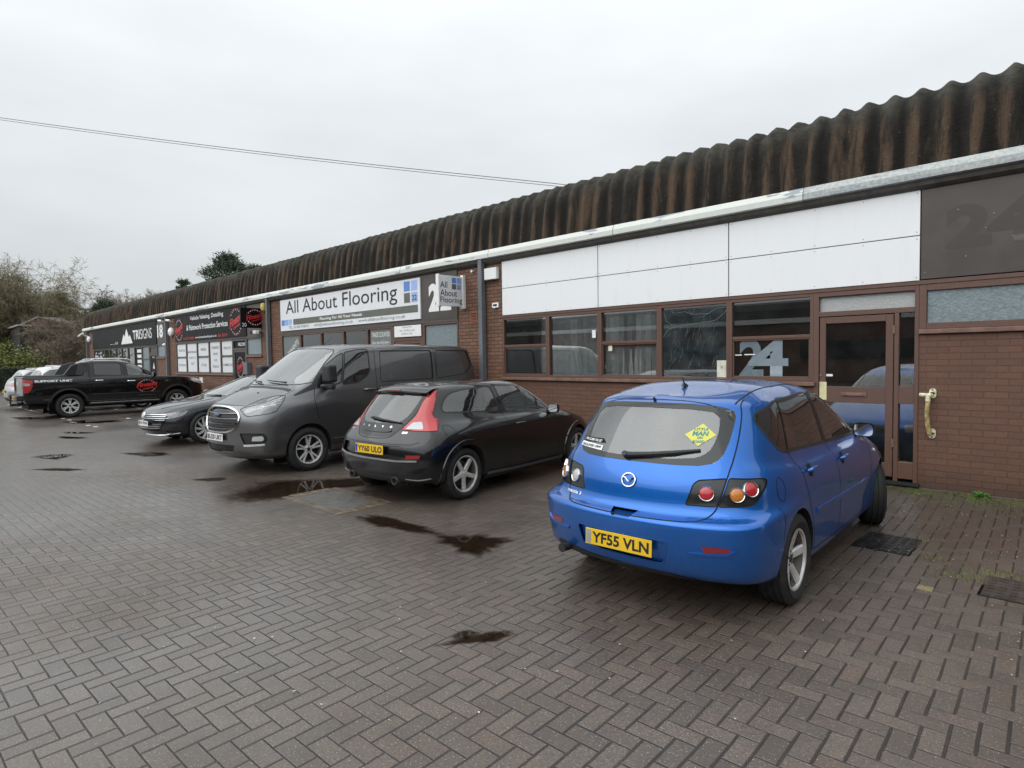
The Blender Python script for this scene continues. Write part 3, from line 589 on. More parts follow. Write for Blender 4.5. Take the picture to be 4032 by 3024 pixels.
def stars(par, cx, cz, rx, rz, y, M=None, n=7, s=.035):
    m = MB()
    for top in (1, -1):
        for i in range(n):
            a = R(90) * top + R(18) * (i - (n - 1) / 2); x, z = cx + rx * math.cos(a), cz + rz * math.sin(a); pts = []
            for k_ in range(10):
                t = math.pi / 2 + k_ * math.pi / 5; q = s if k_ % 2 == 0 else s * .5; pts.append((x + q * math.cos(t) * rx / max(rx, rz), y, z + q * math.sin(t)))
            m.add(pts, [tuple(range(10))])
    o_ = m.build('stars', M_PLAINWHITE, par, fix=False)
    if M is not None: o_.data.transform(M)
    return o_
def ring(par, cx, cz, rx, rz, y, w=.012, M=None):
    m = MB(); n = 40; vs = []
    for i in range(n):
        a = 2 * math.pi * i / n
        for q in (1, 1 - w / rx): vs.append((cx + rx * q * math.cos(a), y, cz + rz * q * math.sin(a)))
    m.add(vs, [(2 * i, 2 * ((i + 1) % n), 2 * ((i + 1) % n) + 1, 2 * i + 1) for i in range(n)]); o_ = m.build('ring', M_RED, par, fix=False)
    if M is not None: o_.data.transform(M)
    return o_
def badge(par, cx, cz, rx, rz, y, M=None, s=.035, slope=.35, sub=True, hy=-.002):
    stars(par, cx, cz, rx, rz, y, M, s=s); ring(par, cx, cz, rx * 1.12, rz * 1.12, y, .012, M)
    me = text_mesh('Finesse', .03, .35); n = len(me.vertices); a = np.empty(n * 3); me.vertices.foreach_get('co', a); a = a.reshape(-1, 3); lo, hi = a.min(0), a.max(0)
    u = (a[:, 0] - lo[0]) / (hi[0] - lo[0]) * 2 - 1; v_ = (a[:, 1] - lo[1]) / (hi[1] - lo[1]) * 2 - 1
    b = np.stack([cx + u * rx * 1.15, np.full(n, y + hy), cz + rz * (.16 + v_ * .34 + u * slope)], 1); me.vertices.foreach_set('co', b.ravel()); me.materials.clear(); me.materials.append(M_RED)
    if M is not None: me.transform(M)
    o_ = bpy.data.objects.new('script_lettering', me); COL.objects.link(o_); o_.parent = par
    if sub:
        me = text_mesh('Detailing', .02, .2); n = len(me.vertices); a = np.empty(n * 3); me.vertices.foreach_get('co', a); a = a.reshape(-1, 3); lo, hi = a.min(0), a.max(0)
        u = (a[:, 0] - lo[0]) / (hi[0] - lo[0]) * 2 - 1; v_ = (a[:, 1] - lo[1]) / (hi[1] - lo[1]) * 2 - 1
        b = np.stack([cx + rx * .15 + u * rx * .6, np.full(n, y + hy), cz + rz * (-.38 + v_ * .15 + u * slope * .6)], 1); me.vertices.foreach_set('co', b.ravel()); me.materials.clear(); me.materials.append(M_RED)
        if M is not None: me.transform(M)
        o_ = bpy.data.objects.new('script_lettering', me); COL.objects.link(o_); o_.parent = par
badge(p[0], -28.45 - p[1], 3.13 - p[2], .42, .42, -.034); badge(p[0], -22.35 - p[1], 3.18 - p[2], .50, .44, -.034)
p = sign('welcome_sign', -22.77, -21.70, 2.25, 2.50, .028, .003, M_BLACK, 'small black WELCOME sign over the detailing unit door', 'sign'); T(p, 'WELCOME', M_PLAINWHITE, -22.42, -21.80, 2.31, 2.43, -.006, bold=.02)
dl = empty('door_emblem', (-22.24, .012, 1.55), 0, 'red script emblem with white stars on the black door of the detailing unit', 'emblem'); badge(dl, 0, 0, .26, .34, -.003, s=.03)
r_, _ = projecting('projecting_sign', -20.3, -.71, -.02, 2.86, 3.52, M_BLACK, 'black projecting sign with red script and number 20 beside the detailing sign')
MX2 = Matrix(((0, 0, 0, .0345), (1, 0, 0, -.36), (0, 0, 1, 0), (0, 0, 0, 1))); MX2b = Matrix(((0, 0, 0, .0345), (1, 0, 0, -.36), (0, 0, 1, .02), (0, 0, 0, 1)))
PT('20', M_PLAINWHITE, -.32, -.17, -.29, -.17, r_, M=MX2)
badge(r_, .12, .02, .26, .24, 0, M=Matrix(((0, -1, 0, .0335), (1, 0, 0, -.36), (0, 0, 1, 0), (0, 0, 0, 1))), s=.022)
MB().box(-.035, .035, -.02, 0, -.30, .30).build('bracket', M_PIPE, r_)
yl = empty('wall_light', (-19.86, 0, 3.52), 0, 'yellow beacon lamp on the brick pier by a downpipe', 'lamp')
MB().lathe([(.0, -.13), (.07, -.12), (.095, -.02), (.08, .10), (.0, .13)], (0, -.13, .02), 'Z', 14).build('lens', simple('yellow_lens', (.62, .47, .12), .35), yl, smooth=True); MB().box(-.05, .05, -.10, 0, -.2, -.12).build('bracket', M_GAP, yl)
cmw = empty('security_camera', (-20.25, 0, 2.72), 0, 'white security camera under the projecting black sign', 'security camera')
MB().box(-.12, .10, -.30, -.16, -.06, .06).build('body', M_PLAINWHITE, cmw, bevel=.02); MB().box(-.45, -.10, -.25, -.15, -.05, .05).build('lens_hood', M_GAP, cmw); MB().tube((0, -.2, 0), (0, 0, -.02), .02).build('arm', M_GAP, cmw)
ub = MB().box(-22.05 + .45, -21.25, -.16, 0, 1.30, 1.72).build('meter_box', M_PIPE, bevel=.01); tag(ub, 'grey metal letter box beside the black door of the detailing unit', 'box')
nt_ = MB().box(-26.35, -25.98, -.006, 0, .93, 1.14).build('wall_notice', M_PW); tag(nt_, 'small white notice on the brick under the detailing unit windows', 'notice')

# ---- end unit with the mountain logo sign
mods = [(-44.20, -41.53, 0), (-41.53, -40.43, 1), (-40.43, -39.10, 2), (-39.10, -37.92, 3), (-37.92, -36.70, 3), (-36.70, -35.48, 3), (-35.48, -34.20, 4), (-34.20, -33.00, 5)]
for a, b, k_ in mods: window(a, b, 1.30, 2.575, 1.94 if k_ == 5 else None, fm=M_GREYFRAME, gm=M_FROST if k_ == 5 else G_WIN, sash=False)
shopdoor(-33.0, -31.76, 2.17, GF, M_BLACK); MB().box(-32.93, -31.83, .03, .036, 2.24, 2.50).build('pane', M_BROWNPANEL, bld)
window(-31.75, -30.55, 2.0, 2.575, None, fm=GF, gm=M_FROST)
MB().box(-44.3, -32.95, -.05, 0, 1.24, 1.298).build('sill', M_SILL, bld); MB().box(-31.78, -30.5, -.05, 0, 1.94, 1.998).build('sill', M_SILL, bld)
MB().box(-44.25, -30.52, -.02, .08, 2.577, 2.635).build('head_rail', GF, bld); MB().box(-44.25, -30.52, -.02, 0, 2.635, 3.70).build('cladding_panel', GF, bld)
p = sign('shop_sign', -44.2, -31.62, 2.62, 3.70, -.021, .03, M_BLACK, 'long black TRISIGNS sign with a white mountain logo on the end unit', 'sign')
T(p, 'TRI', M_PLAINWHITE, -35.45, -34.25, 2.95, 3.41, -.034, bold=.03); T(p, 'SIGNS', M_PLAINWHITE, -34.15, -32.30, 2.93, 3.42, -.034)
T(p, 'trisigns.co.uk', M_PLAINWHITE, -40.05, -38.9, 2.78, 2.84, -.034); T(p, '11', M_PLAINWHITE, -38.8, -38.45, 2.78, 2.92, -.034, bold=.03)
mt = MB(); cx_, cz_ = p[1], p[2]
for a, b, t, z in ((-37.7, -36.5, -37.2, 3.28), (-36.7, -35.55, -36.0, 3.22), (-37.35, -35.9, -36.6, 3.56)):
    mt.add([(a - cx_, -.034 - (.002 if z > 3.5 else 0), 2.76 - cz_), (b - cx_, -.034 - (.002 if z > 3.5 else 0), 2.78 - cz_), (t - cx_, -.034 - (.002 if z > 3.5 else 0), z - cz_)], [(0, 1, 2)])
mt.build('mountain_logo', M_PLAINWHITE, p[0], fix=False)
o = empty('unit_number', (-31.1, -.022, 3.2), 0, 'white 18 on the panel beside the mountain logo sign', 'number'); text('18', M_PLAINWHITE, -.46, .38, -.30, .30, -.004, o, bold=.04)
M_BLINDW = simple('white_roller_blind', (.62, .62, .57), .7); M_WARM = simple('cream_room_wall', (.42, .37, .25), .8)
for i, (a, b) in enumerate(((-39.02, -37.98), (-37.84, -36.78), (-36.6, -35.55))):
    q = empty('roller_blind', ((a + b) / 2, .1, 2.5), 0, '%s white roller blind half drawn in the end unit windows' % ('left', 'middle', 'right')[i], 'blind', 'half drawn roller blinds')
    MB().box(-.5, .5, 0, .01, -.42, 0).build('fabric', M_BLINDW, q); MB().box(-.5, .5, .5, .51, -1.1, -.42).build('room_wall', M_WARM, q)
pt_ = empty('patterned_film', (-42.85, .026, 1.9), 0, 'black and white patterned film on the end window', 'window film'); rg = random.Random(5)
MB().box(-1.25, 1.25, -.003, 0, -.55, .6).build('base', M_BLACK, pt_); m = MB()
for _ in range(60):
    x, z = rg.uniform(-1.2, .9), rg.uniform(-.5, .45); m.add([(x, -.005, z), (x + rg.uniform(.05, .25), -.005, z + rg.uniform(0, .05)), (x + rg.uniform(.05, .3), -.005, z + rg.uniform(.06, .16)), (x + rg.uniform(-.05, .05), -.005, z + .1)], [(0, 1, 2, 3)])
m.build('shapes', M_PLAINWHITE, pt_, fix=False)
q = sign('window_poster', -35.42, -34.26, 1.36, 2.52, .027, .003, M_BLACK, 'black window panel with four white labels on the end unit', 'poster')
for i in range(4): Bx(q, 'white_label', M_PLAINWHITE, -35.1, -34.4, 2.28 - i * .26, 2.44 - i * .26, -.0035)
q = empty('door_emblem', (-32.38, .010, 1.6), 0, 'white mountain emblem on the dark door of the end unit', 'emblem'); MB().add([(-.14, -.003, -.12), (.14, -.003, -.12), (0, -.003, .18)], [(0, 1, 2)]).build('mountain', M_PLAINWHITE, q, fix=False); text('TRISIGNS', M_PLAINWHITE, -.2, .2, .38, .45, -.003, q)
def camera_unit(x, z, lab, right=False):
    q = empty('security_camera', (x, 0, z), 0, lab, 'security camera'); s = 1 if right else -1
    MB().tube((s * .05, -.30, .02), (s * .62, -.42, -.16), .075, .065, 14).build('body', M_PLAINWHITE, q, smooth=True); MB().tube((s * .2, -.33, -.05), (0, 0, -.2), .03).build('arm', M_PLAINWHITE, q); MB().lathe([(0, -.02), (.06, -.02), (.06, .0), (0, .0)], (0, 0, -.2)).build('mount', M_PIPE, q)
camera_unit(-45.3, 3.62, 'white bullet camera pointing left at the end corner of the building')
for x, z, lab in ((-30.45, 3.62, 'white bullet camera left of the downpipe between the black signs'), (-29.35, 3.58, 'small white camera right of the downpipe between the black signs')):
    q = empty('security_camera', (x, 0, z), 0, lab, 'security camera'); MB().tube((-.22, -.2, .03), (.12, -.16, 0), .05).build('body', M_PLAINWHITE, q, smooth=True); MB().tube((0, -.18, -.02), (0, 0, -.04), .02).build('arm', M_PLAINWHITE, q)
for x, z, lab in ((-29.45, 3.1, 'round white dome light on the pier beside the detailing sign'), (-45.0, 3.25, 'white bulkhead lamp under the end corner camera'), (-30.35, 2.55, 'tiny white lamp at the corner of the end unit obscure window')):
    q = empty('wall_light', (x, 0, z), 0, lab, 'wall light'); s_ = .2 if z > 2.6 else .08
    MB().lathe([(s_ * .85, 0), (s_ * .85, -.05), (s_, -.06), (s_ * .9, -.12), (s_ * .5, -.17), (0, -.19)], (0, 0, 0), 'Y', 20).build('lens', M_PLAINWHITE, q, smooth=True); MB().box(-.04, .04, -.05, 0, -s_ - .05, -s_ * .8).build('bracket', M_PIPE, q)
# ------------------------------------------------------------------ vehicle toolkit
def spline_nu(P, t, s0=None, s1=None):
    """non-uniform Catmull-Rom through P (n,3) at knots t; s0/s1 ghost points beyond the ends"""
    n = len(P); T = np.zeros_like(P)
    for i in range(n):
        if 0 < i < n - 1:
            a = (P[i] - P[i - 1]) / (t[i] - t[i - 1]); b = (P[i + 1] - P[i]) / (t[i + 1] - t[i]); h0, h1 = t[i] - t[i - 1], t[i + 1] - t[i]
            T[i] = (a * h1 + b * h0) / (h0 + h1)
        elif i == 0:
            T[i] = (P[1] - P[0]) / (t[1] - t[0])
            if s0 is not None: T[i] = (T[i] + (P[0] - s0) / (t[1] - t[0])) * .5
        else:
            T[i] = (P[-1] - P[-2]) / (t[-1] - t[-2])
            if s1 is not None: T[i] = (T[i] + (s1 - P[-1]) / (t[-1] - t[-2])) * .5
    return T
def dense(P, t, T, sub):
    out = []
    for i in range(len(P) - 1):
        h = t[i + 1] - t[i]
        for k in range(sub):
            u = k / sub; out.append((2 * u**3 - 3 * u**2 + 1) * P[i] + (u**3 - 2 * u**2 + u) * h * T[i] + (-2 * u**3 + 3 * u**2) * P[i + 1] + (u**3 - u**2) * h * T[i + 1])
    out.append(P[-1]); return np.array(out)
MIR = np.array([1., -1., 1.])
def contour(L):
    """one level of a vehicle body as 11 points, front centre -> left side -> rear centre"""
    xf, xr, w_, kf, kr = L['xf'], L['xr'], L['w'], L['kf'], L['kr']
    yf = L.get('yf', (.45, .82, .97)); yr = L.get('yr', (.97, .84, .45)); wf = L.get('wf', w_); wr = L.get('wr', w_)
    xs = [xf, xf - .10 * kf, xf - .42 * kf, xf - kf]; ys = [0, wf * yf[0], wf * yf[1], wf * yf[2]]
    xe = [xr + kr, xr + .42 * kr, xr + .10 * kr, xr]; ye = [wr * yr[0], wr * yr[1], wr * yr[2], 0]
    sx = L.get('sx'); 
    if sx is None: sx = [xs[3] + (xe[0] - xs[3]) * q for q in (.25, .5, .75)]
    sy = L.get('sy', (.995, 1., .995)); xs += list(sx); ys += [w_ * q for q in sy]
    xs += xe; ys += ye; z = L['z']
    if len(z) == 3:
        a, b, c = z; z = [a, a, a + (b - a) * .12, a + (b - a) * .55, b, b, b, b + (c - b) * .55, c - (c - b) * .12, c, c]
    elif len(z) == 5:
        z = [z[0], z[0], z[0] + (z[1] - z[0]) * .3, z[1], z[1] + (z[2] - z[1]) * .5, z[2], z[2] + (z[3] - z[2]) * .5, z[3], z[3] + (z[4] - z[3]) * .7, z[4], z[4]]
    P = np.array([xs, ys, z], float).T
    for k_, d in L.get('adj', {}).items(): P[k_] += d
    return P
class Frame:
    def __init__(s, o, u, v, d): s.o, s.u, s.v, s.d = Vector(o), Vector(u), Vector(v), Vector(d).normalized()
    def pt(s, a, b): return s.o + s.u * a + s.v * b
    def co(s, p): q = Vector(p) - s.o; return (q.dot(s.u), q.dot(s.v))
FR = {'R': Frame((0, -4, 0), (1, 0, 0), (0, 0, 1), (0, 1, 0)), 'L': Frame((0, 4, 0), (1, 0, 0), (0, 0, 1), (0, -1, 0)),
      'B': Frame((-6, 0, 0), (0, 1, 0), (0, 0, 1), (1, 0, 0)), 'F': Frame((6, 0, 0), (0, 1, 0), (0, 0, 1), (-1, 0, 0)),
      'T': Frame((0, 0, 5), (1, 0, 0), (0, 1, 0), (0, 0, -1))}
def diag(az):       # looking along heading az (degrees, car frame); u is the sideways coordinate to the viewer's right
    a = R(az); d = Vector((math.cos(a), math.sin(a), 0)); return Frame(-d * 6, (d.y, -d.x, 0), (0, 0, 1), d)
FR['BR'] = diag(45); FR['BL'] = diag(-45); FR['FL'] = diag(-135); FR['FR'] = diag(135)
def inside(p, poly):
    x, y = p; c = False; n = len(poly); j = n - 1
    for i in range(n):
        xi, yi = poly[i]; xj, yj = poly[j]
        if (yi > y) != (yj > y) and x < (xj - xi) * (y - yi) / (yj - yi) + xi: c = not c
        j = i
    return c
def rounded(poly, r=.04, n=4):
    out = []; N = len(poly); rs = r if isinstance(r, (list, tuple)) else [r] * N
    for i in range(N):
        p = Vector(poly[i]); a = Vector(poly[i - 1]) - p; b = Vector(poly[(i + 1) % N]) - p; q = min(rs[i], a.length * .45, b.length * .45)
        if q < .003: out.append(tuple(p)); continue
        p0 = p + a.normalized() * q; p1 = p + b.normalized() * q
        for k in range(n + 1):
            t = k / n; out.append(tuple(p0 * (1 - t)**2 + p * 2 * t * (1 - t) + p1 * t * t))
    return out
def curve(pts, n=6, closed=False):      # smooth 2d polyline
    P = [Vector(p) for p in pts]; N = len(P); out = []
    for i in range(N if closed else N - 1):
        p0 = P[i - 1] if closed or i else P[0]; p1 = P[i]; p2 = P[(i + 1) % N]; p3 = P[(i + 2) % N] if closed else P[min(i + 2, N - 1)]
        for k in range(n):
            t = k / n; out.append(tuple(.5 * ((2 * p1) + (-p0 + p2) * t + (2 * p0 - 5 * p1 + 4 * p2 - p3) * t * t + (-p0 + 3 * p1 - 3 * p2 + p3) * t**3)))
    if not closed: out.append(tuple(P[-1]))
    return out
class Vehicle:
    def __init__(s, name, loc, rz, label, cat, group=None):
        s.root = empty(name, loc, rz, label, cat, group)
    def shell(s, levels, sub=6, vsub=5):
        C = [contour(L) for L in levels]; nl, nc = len(C), len(C[0]); A = np.array(C)
        dc = np.sqrt(np.maximum(np.linalg.norm(np.diff(A[:-2], axis=1), axis=2).mean(0), .02)); tcn = np.concatenate([[0], np.cumsum(dc)])
        dl = np.sqrt(np.maximum(np.linalg.norm(np.diff(A, axis=0), axis=2).mean(1), .01)); tl = np.concatenate([[0], np.cumsum(dl)])
        rows = []
        for k in range(nl):
            P = A[k]; T = spline_nu(P, tcn, P[1] * MIR, P[-2] * MIR); rows.append(dense(P, tcn, T, sub))
        B = np.array(rows); G = []
        for c in range(B.shape[1]):
            P = B[:, c]; T = spline_nu(P, tl, None, P[-2] * MIR); G.append(dense(P, tl, T, vsub))
        G = np.array(G)      # [col][level][3]
        G[0, :, 1] = 0; G[-1, :, 1] = 0; G[:, -1, 1] = 0
        m, n = G.shape[:2]; bm = bmesh.new()
        for sgn in (1, -1):
            V = [[bm.verts.new((p[0], p[1] * sgn, p[2])) for p in col] for col in G]
            for i in range(m - 1):
                for j in range(n - 1):
                    f = [V[i][j], V[i][j + 1], V[i + 1][j + 1], V[i + 1][j]]
                    try: bm.faces.new(f if sgn > 0 else f[::-1])
                    except ValueError: pass
        bmesh.ops.remove_doubles(bm, verts=bm.verts, dist=1e-4); bmesh.ops.dissolve_degenerate(bm, dist=1e-5, edges=bm.edges)
        bmesh.ops.recalc_face_normals(bm, faces=bm.faces); bm.normal_update()
        c0 = max(bm.faces, key=lambda f: f.calc_center_median().z)
        if c0.normal.z < 0: bmesh.ops.reverse_faces(bm, faces=bm.faces); bm.normal_update()
        s.bm = bm; t = bm.copy(); bmesh.ops.triangulate(t, faces=t.faces); t.normal_update(); t.verts.ensure_lookup_table(); t.faces.ensure_lookup_table()
        s.tn = [v.normal.copy() for v in t.verts]; s.tv = [v.co.copy() for v in t.verts]; s.tf = [tuple(v.index for v in f.verts) for f in t.faces]; s.bvh = BVHTree.FromPolygons(s.tv, s.tf); t.free()
        return s
    def nrm(s, p):
        loc, n, idx, d = s.bvh.find_nearest(Vector(p))
        a, b, c = s.tf[idx]; A, B, C_ = s.tv[a], s.tv[b], s.tv[c]; v0, v1, v2 = B - A, C_ - A, loc - A
        d00, d01, d11, d20, d21 = v0.dot(v0), v0.dot(v1), v1.dot(v1), v2.dot(v0), v2.dot(v1); dn = d00 * d11 - d01 * d01
        if abs(dn) < 1e-14: return n
        v = (d11 * d20 - d01 * d21) / dn; w_ = (d00 * d21 - d01 * d20) / dn
        r_ = s.tn[a] * (1 - v - w_) + s.tn[b] * v + s.tn[c] * w_
        return r_.normalized() if r_.length > .1 else n
    def hit(s, fr, a, b):
        F = FR[fr] if isinstance(fr, str) else fr; loc, n, i, d = s.bvh.ray_cast(F.pt(a, b), F.d)
        if loc is None:
            loc, n, i, d = s.bvh.find_nearest(F.pt(a, b) + F.d * 5); return loc, s.nrm(loc)
        return loc, s.nrm(loc)
    def cut(s, fr, poly, facing=.12):
        F = FR[fr] if isinstance(fr, str) else fr; bm = s.bm; bm.normal_update()
        xs = [p[0] for p in poly]; ys = [p[1] for p in poly]; bb = (min(xs) - .01, max(xs) + .01, min(ys) - .01, max(ys) + .01)
        def box(f): q = [F.co(v.co) for v in f.verts]; return min(a[0] for a in q), max(a[0] for a in q), min(a[1] for a in q), max(a[1] for a in q)
        S = {}
        for f in bm.faces:
            if f.normal.dot(F.d) < -facing:
                b = box(f)
                if b[0] < bb[1] and b[1] > bb[0] and b[2] < bb[3] and b[3] > bb[2]: S[f] = b
        N = len(poly)
        for i in range(N):
            p, q = poly[i], poly[(i + 1) % N]; e = (min(p[0], q[0]) - 1e-4, max(p[0], q[0]) + 1e-4, min(p[1], q[1]) - 1e-4, max(p[1], q[1]) + 1e-4)
            if abs(p[0] - q[0]) + abs(p[1] - q[1]) < 1e-5: continue
            sel = [f for f, b in S.items() if b[0] < e[1] and b[1] > e[0] and b[2] < e[3] and b[3] > e[2]]
            if not sel: continue
            P, Q = F.pt(*p), F.pt(*q); no = (Q - P).cross(F.d).normalized()
            for f in sel: del S[f]
            geom = list({x for f in sel for x in list(f.verts) + list(f.edges)}) + sel
            r_ = bmesh.ops.bisect_plane(bm, geom=geom, dist=1e-6, plane_co=P, plane_no=no)
            for x in r_['geom']:
                if isinstance(x, bmesh.types.BMFace) and x.is_valid: S[x] = box(x)
            for f in sel:
                if f.is_valid and f not in S: S[f] = box(f)
        return [f for f in S if f.is_valid and inside(F.co(f.calc_center_median()), poly)]
    def remove(s, faces): bmesh.ops.delete(s.bm, geom=faces, context='FACES')
    def make(s, bm, name, mat, parent, off=0., solid=0.):
        me = bpy.data.meshes.new(name); nv = [s.nrm(v.co) for v in bm.verts]
        if off:
            for v, n in zip(bm.verts, nv): v.co += n * off
        bm.to_mesh(me); me.materials.append(mat); me.polygons.foreach_set('use_smooth', [True] * len(me.polygons))
        me.normals_split_custom_set_from_vertices([tuple(n) for n in nv])
        o = bpy.data.objects.new(name, me); COL.objects.link(o); o.parent = parent or s.root
        if solid: md = o.modifiers.new('solid', 'SOLIDIFY'); md.thickness = solid; md.offset = -1
        return o
    def take(s, faces, name, mat, parent=None, off=0., keep=False, solid=0.):
        """separate the given faces of the body into a part of their own"""
        fs = set(faces); nb = bmesh.new(); mp_ = {}
        for f in fs:
            vs = []
            for v in f.verts:
                if v not in mp_: mp_[v] = nb.verts.new(v.co)
                vs.append(mp_[v])
            try: nb.faces.new(vs)
            except ValueError: pass
        if not keep: s.remove(list(fs))
        o = s.make(nb, name, mat, parent, off, solid); nb.free(); return o
    def region(s, fr, poly, name, mat, parent=None, off=0., keep=False, solid=0., facing=.12): return s.take(s.cut(fr, poly, facing), name, mat, parent, off, keep, solid)
    def body(s, mat, name='body', solid=.0):
        return s.make(s.bm, name, mat, None, 0, solid)
    def sample(s, fr, pts, step=.025, closed=False):
        P = list(pts) + ([pts[0]] if closed else []); out = []
        for a, b in zip(P, P[1:]):
            L = math.hypot(b[0] - a[0], b[1] - a[1]); k = max(1, int(L / step))
            for i in range(k): out.append((a[0] + (b[0] - a[0]) * i / k, a[1] + (b[1] - a[1]) * i / k))
        if not closed: out.append(P[-1])
        return [s.hit(fr, *q) for q in out]
    def ribbon(s, fr, pts, wd, off=.0015, closed=False, thick=.0, mb=None, step=.025):
        """flat strip lying on the body along a line"""
        H = s.sample(fr, pts, step, closed); n = len(H); mb = mb or MB(); vs = []
        for i, (p, nn) in enumerate(H):
            a = H[(i - 1) % n][0] if closed or i else H[i][0]; b = H[(i + 1) % n][0] if closed or i < n - 1 else H[i][0]
            t = (b - a); t = t.normalized() if t.length > 1e-9 else Vector((1, 0, 0)); sd_ = t.cross(nn).normalized() * wd / 2; o_ = nn * off
            if thick: vs += [p + sd_ - nn * .004, p + sd_ * .8 + nn * thick, p - sd_ * .8 + nn * thick, p - sd_ - nn * .004]
            else: vs += [p + sd_ + o_, p - sd_ + o_]
        k = 4 if thick else 2; rng = range(n if closed else n - 1)
        fs = [(i * k + j, ((i + 1) % n) * k + j, ((i + 1) % n) * k + (j + 1) % k, i * k + (j + 1) % k) for i in rng for j in (range(k) if thick else (0,))]
        if thick and not closed: fs += [(0, 1, 2, 3), tuple((n - 1) * 4 + q for q in (3, 2, 1, 0))]
        return mb.add(vs, fs)
    def decal(s, me, fr, off=.002, name='lettering', mat=None, parent=None):
        """drop a flat mesh (x, z) onto the body"""
        F = FR[fr] if isinstance(fr, str) else fr
        for v in me.vertices:
            p, n = s.hit(F, v.co.x, v.co.z); v.co = p + n * off
        me.materials.clear(); me.materials.append(mat); me.name = name
        o = bpy.data.objects.new(name, me); COL.objects.link(o); o.parent = parent or s.root; return o
    def words(s, txt, fr, x0, x1, z0, z1, mat, off=.002, flip=False, **k):
        me = text_mesh(txt, **k); n = len(me.vertices); a = np.empty(n * 3); me.vertices.foreach_get('co', a); a = a.reshape(-1, 3); lo, hi = a.min(0), a.max(0)
        for v, p in zip(me.vertices, a): v.co = (x0 + (p[0] - lo[0]) / (hi[0] - lo[0]) * (x1 - x0), 0, z0 + (p[1] - lo[1]) / (hi[1] - lo[1]) * (z1 - z0))
        return s.decal(me, fr, off, 'lettering', mat)

# ---- vehicle materials
def paint(name, col, rough=.3, coat=1., metal=.0, flake=0., dirt=.25, dirtcol=(.06, .052, .042), z0=.15, z1=.75):
    k = NT(name); v = k.coord(); X_, Y_, Z_ = k.sep(v)
    n = k.noise(v, 5, 5, .65); d = k.math('MULTIPLY', k.ramp(Z_, z1, z0), k.ramp(n, .25, .75, .35, 1.)); d = k.math('MULTIPLY', d, dirt)
    c = col
    if flake:
        lw = k.n('ShaderNodeLayerWeight'); lw.inputs[0].default_value = .35; c = k.mix(k.math('MULTIPLY', lw.outputs['Facing'], flake), col, tuple(x * .35 for x in col))
    c = k.mix(d, c, dirtcol)
    k.bsdf(c, k.math('ADD', rough, k.math('MULTIPLY', d, .5)), metal, None, k.math('SUBTRACT', coat, k.math('MULTIPLY', d, .9), clamp=True), coat_rough=.04, spec=.2); return k.m
M_TYRE = simple('tyre_rubber', (.022, .022, .022), .75, var=.3, scale=20, spec=.3)
M_ALLOY = simple('brake_dusted_alloy', (.52, .51, .49), .38, .25, var=.2, scale=10)
M_ALLOY2 = simple('bright_alloy', (.68, .68, .68), .28, .35, var=.08)
M_DUSTY = simple('brake_dust', (.085, .075, .066), .6, .3, var=.2, scale=10)
M_DARKALLOY = simple('dark_alloy', (.03, .03, .032), .35, .3)
M_CHROME = simple('chrome', (.75, .76, .78), .08, 1.0, var=.02)
M_PLASTIC = simple('black_plastic', (.018, .018, .019), .55, var=.2)
M_PLASTICG = simple('gloss_black_plastic', (.008, .008, .009), .15)
M_UNDER = simple('underbody', (.010, .010, .010), .9)
M_SEAM = simple('panel_gap', (.004, .004, .005), .9)
M_SEAT = simple('seat_fabric', (.055, .055, .058), .9)
M_TRIM = simple('pale_trim', (.30, .30, .29), .8)
def lens(name, col, rough=.08, em=0):
    k = NT(name); v = k.coord(); vo = k.n('ShaderNodeTexVoronoi'); vo.inputs['Scale'].default_value = 90; k.put(vo.inputs[0], v)
    c = k.mix(k.ramp(vo.outputs['Distance'], .1, .6), col, tuple(x * .78 for x in col)); k.bsdf(c, .35, 0, None, 1., coat_rough=rough); return k.m
L_RED = lens('red_lamp_lens', (.50, .010, .015)); L_AMB = lens('amber_lamp_lens', (.62, .20, .02)); L_CLEAR = lens('clear_lamp_lens', (.55, .55, .55)); L_RDARK = lens('dark_red_reflector', (.28, .01, .012))
G_CAR = glass('car_glass', (.42, .47, .45), .03, (.4, .42, .42), .05)
G_CARD = glass('dark_car_glass', (.10, .115, .11), .03, (.3, .31, .31), .05)
G_REAR = glass('rear_screen_glass', (.50, .58, .55), .06, (.42, .46, .45), .08)
G_LENS = glass('headlamp_cover', (.85, .87, .88), .03, (.6, .6, .6), .08)
G_REARD = glass('dark_rear_screen_glass', (.30, .36, .34), .04, (.3, .34, .33), .04)
M_MIRROR = simple('mirror_glass', (.7, .72, .74), .02, 1.0, var=.01)
M_YPLATE = simple('yellow_plate', (.74, .47, .02), .35, var=.05); M_WPLATE = simple('white_plate', (.72, .72, .70), .35, var=.05)

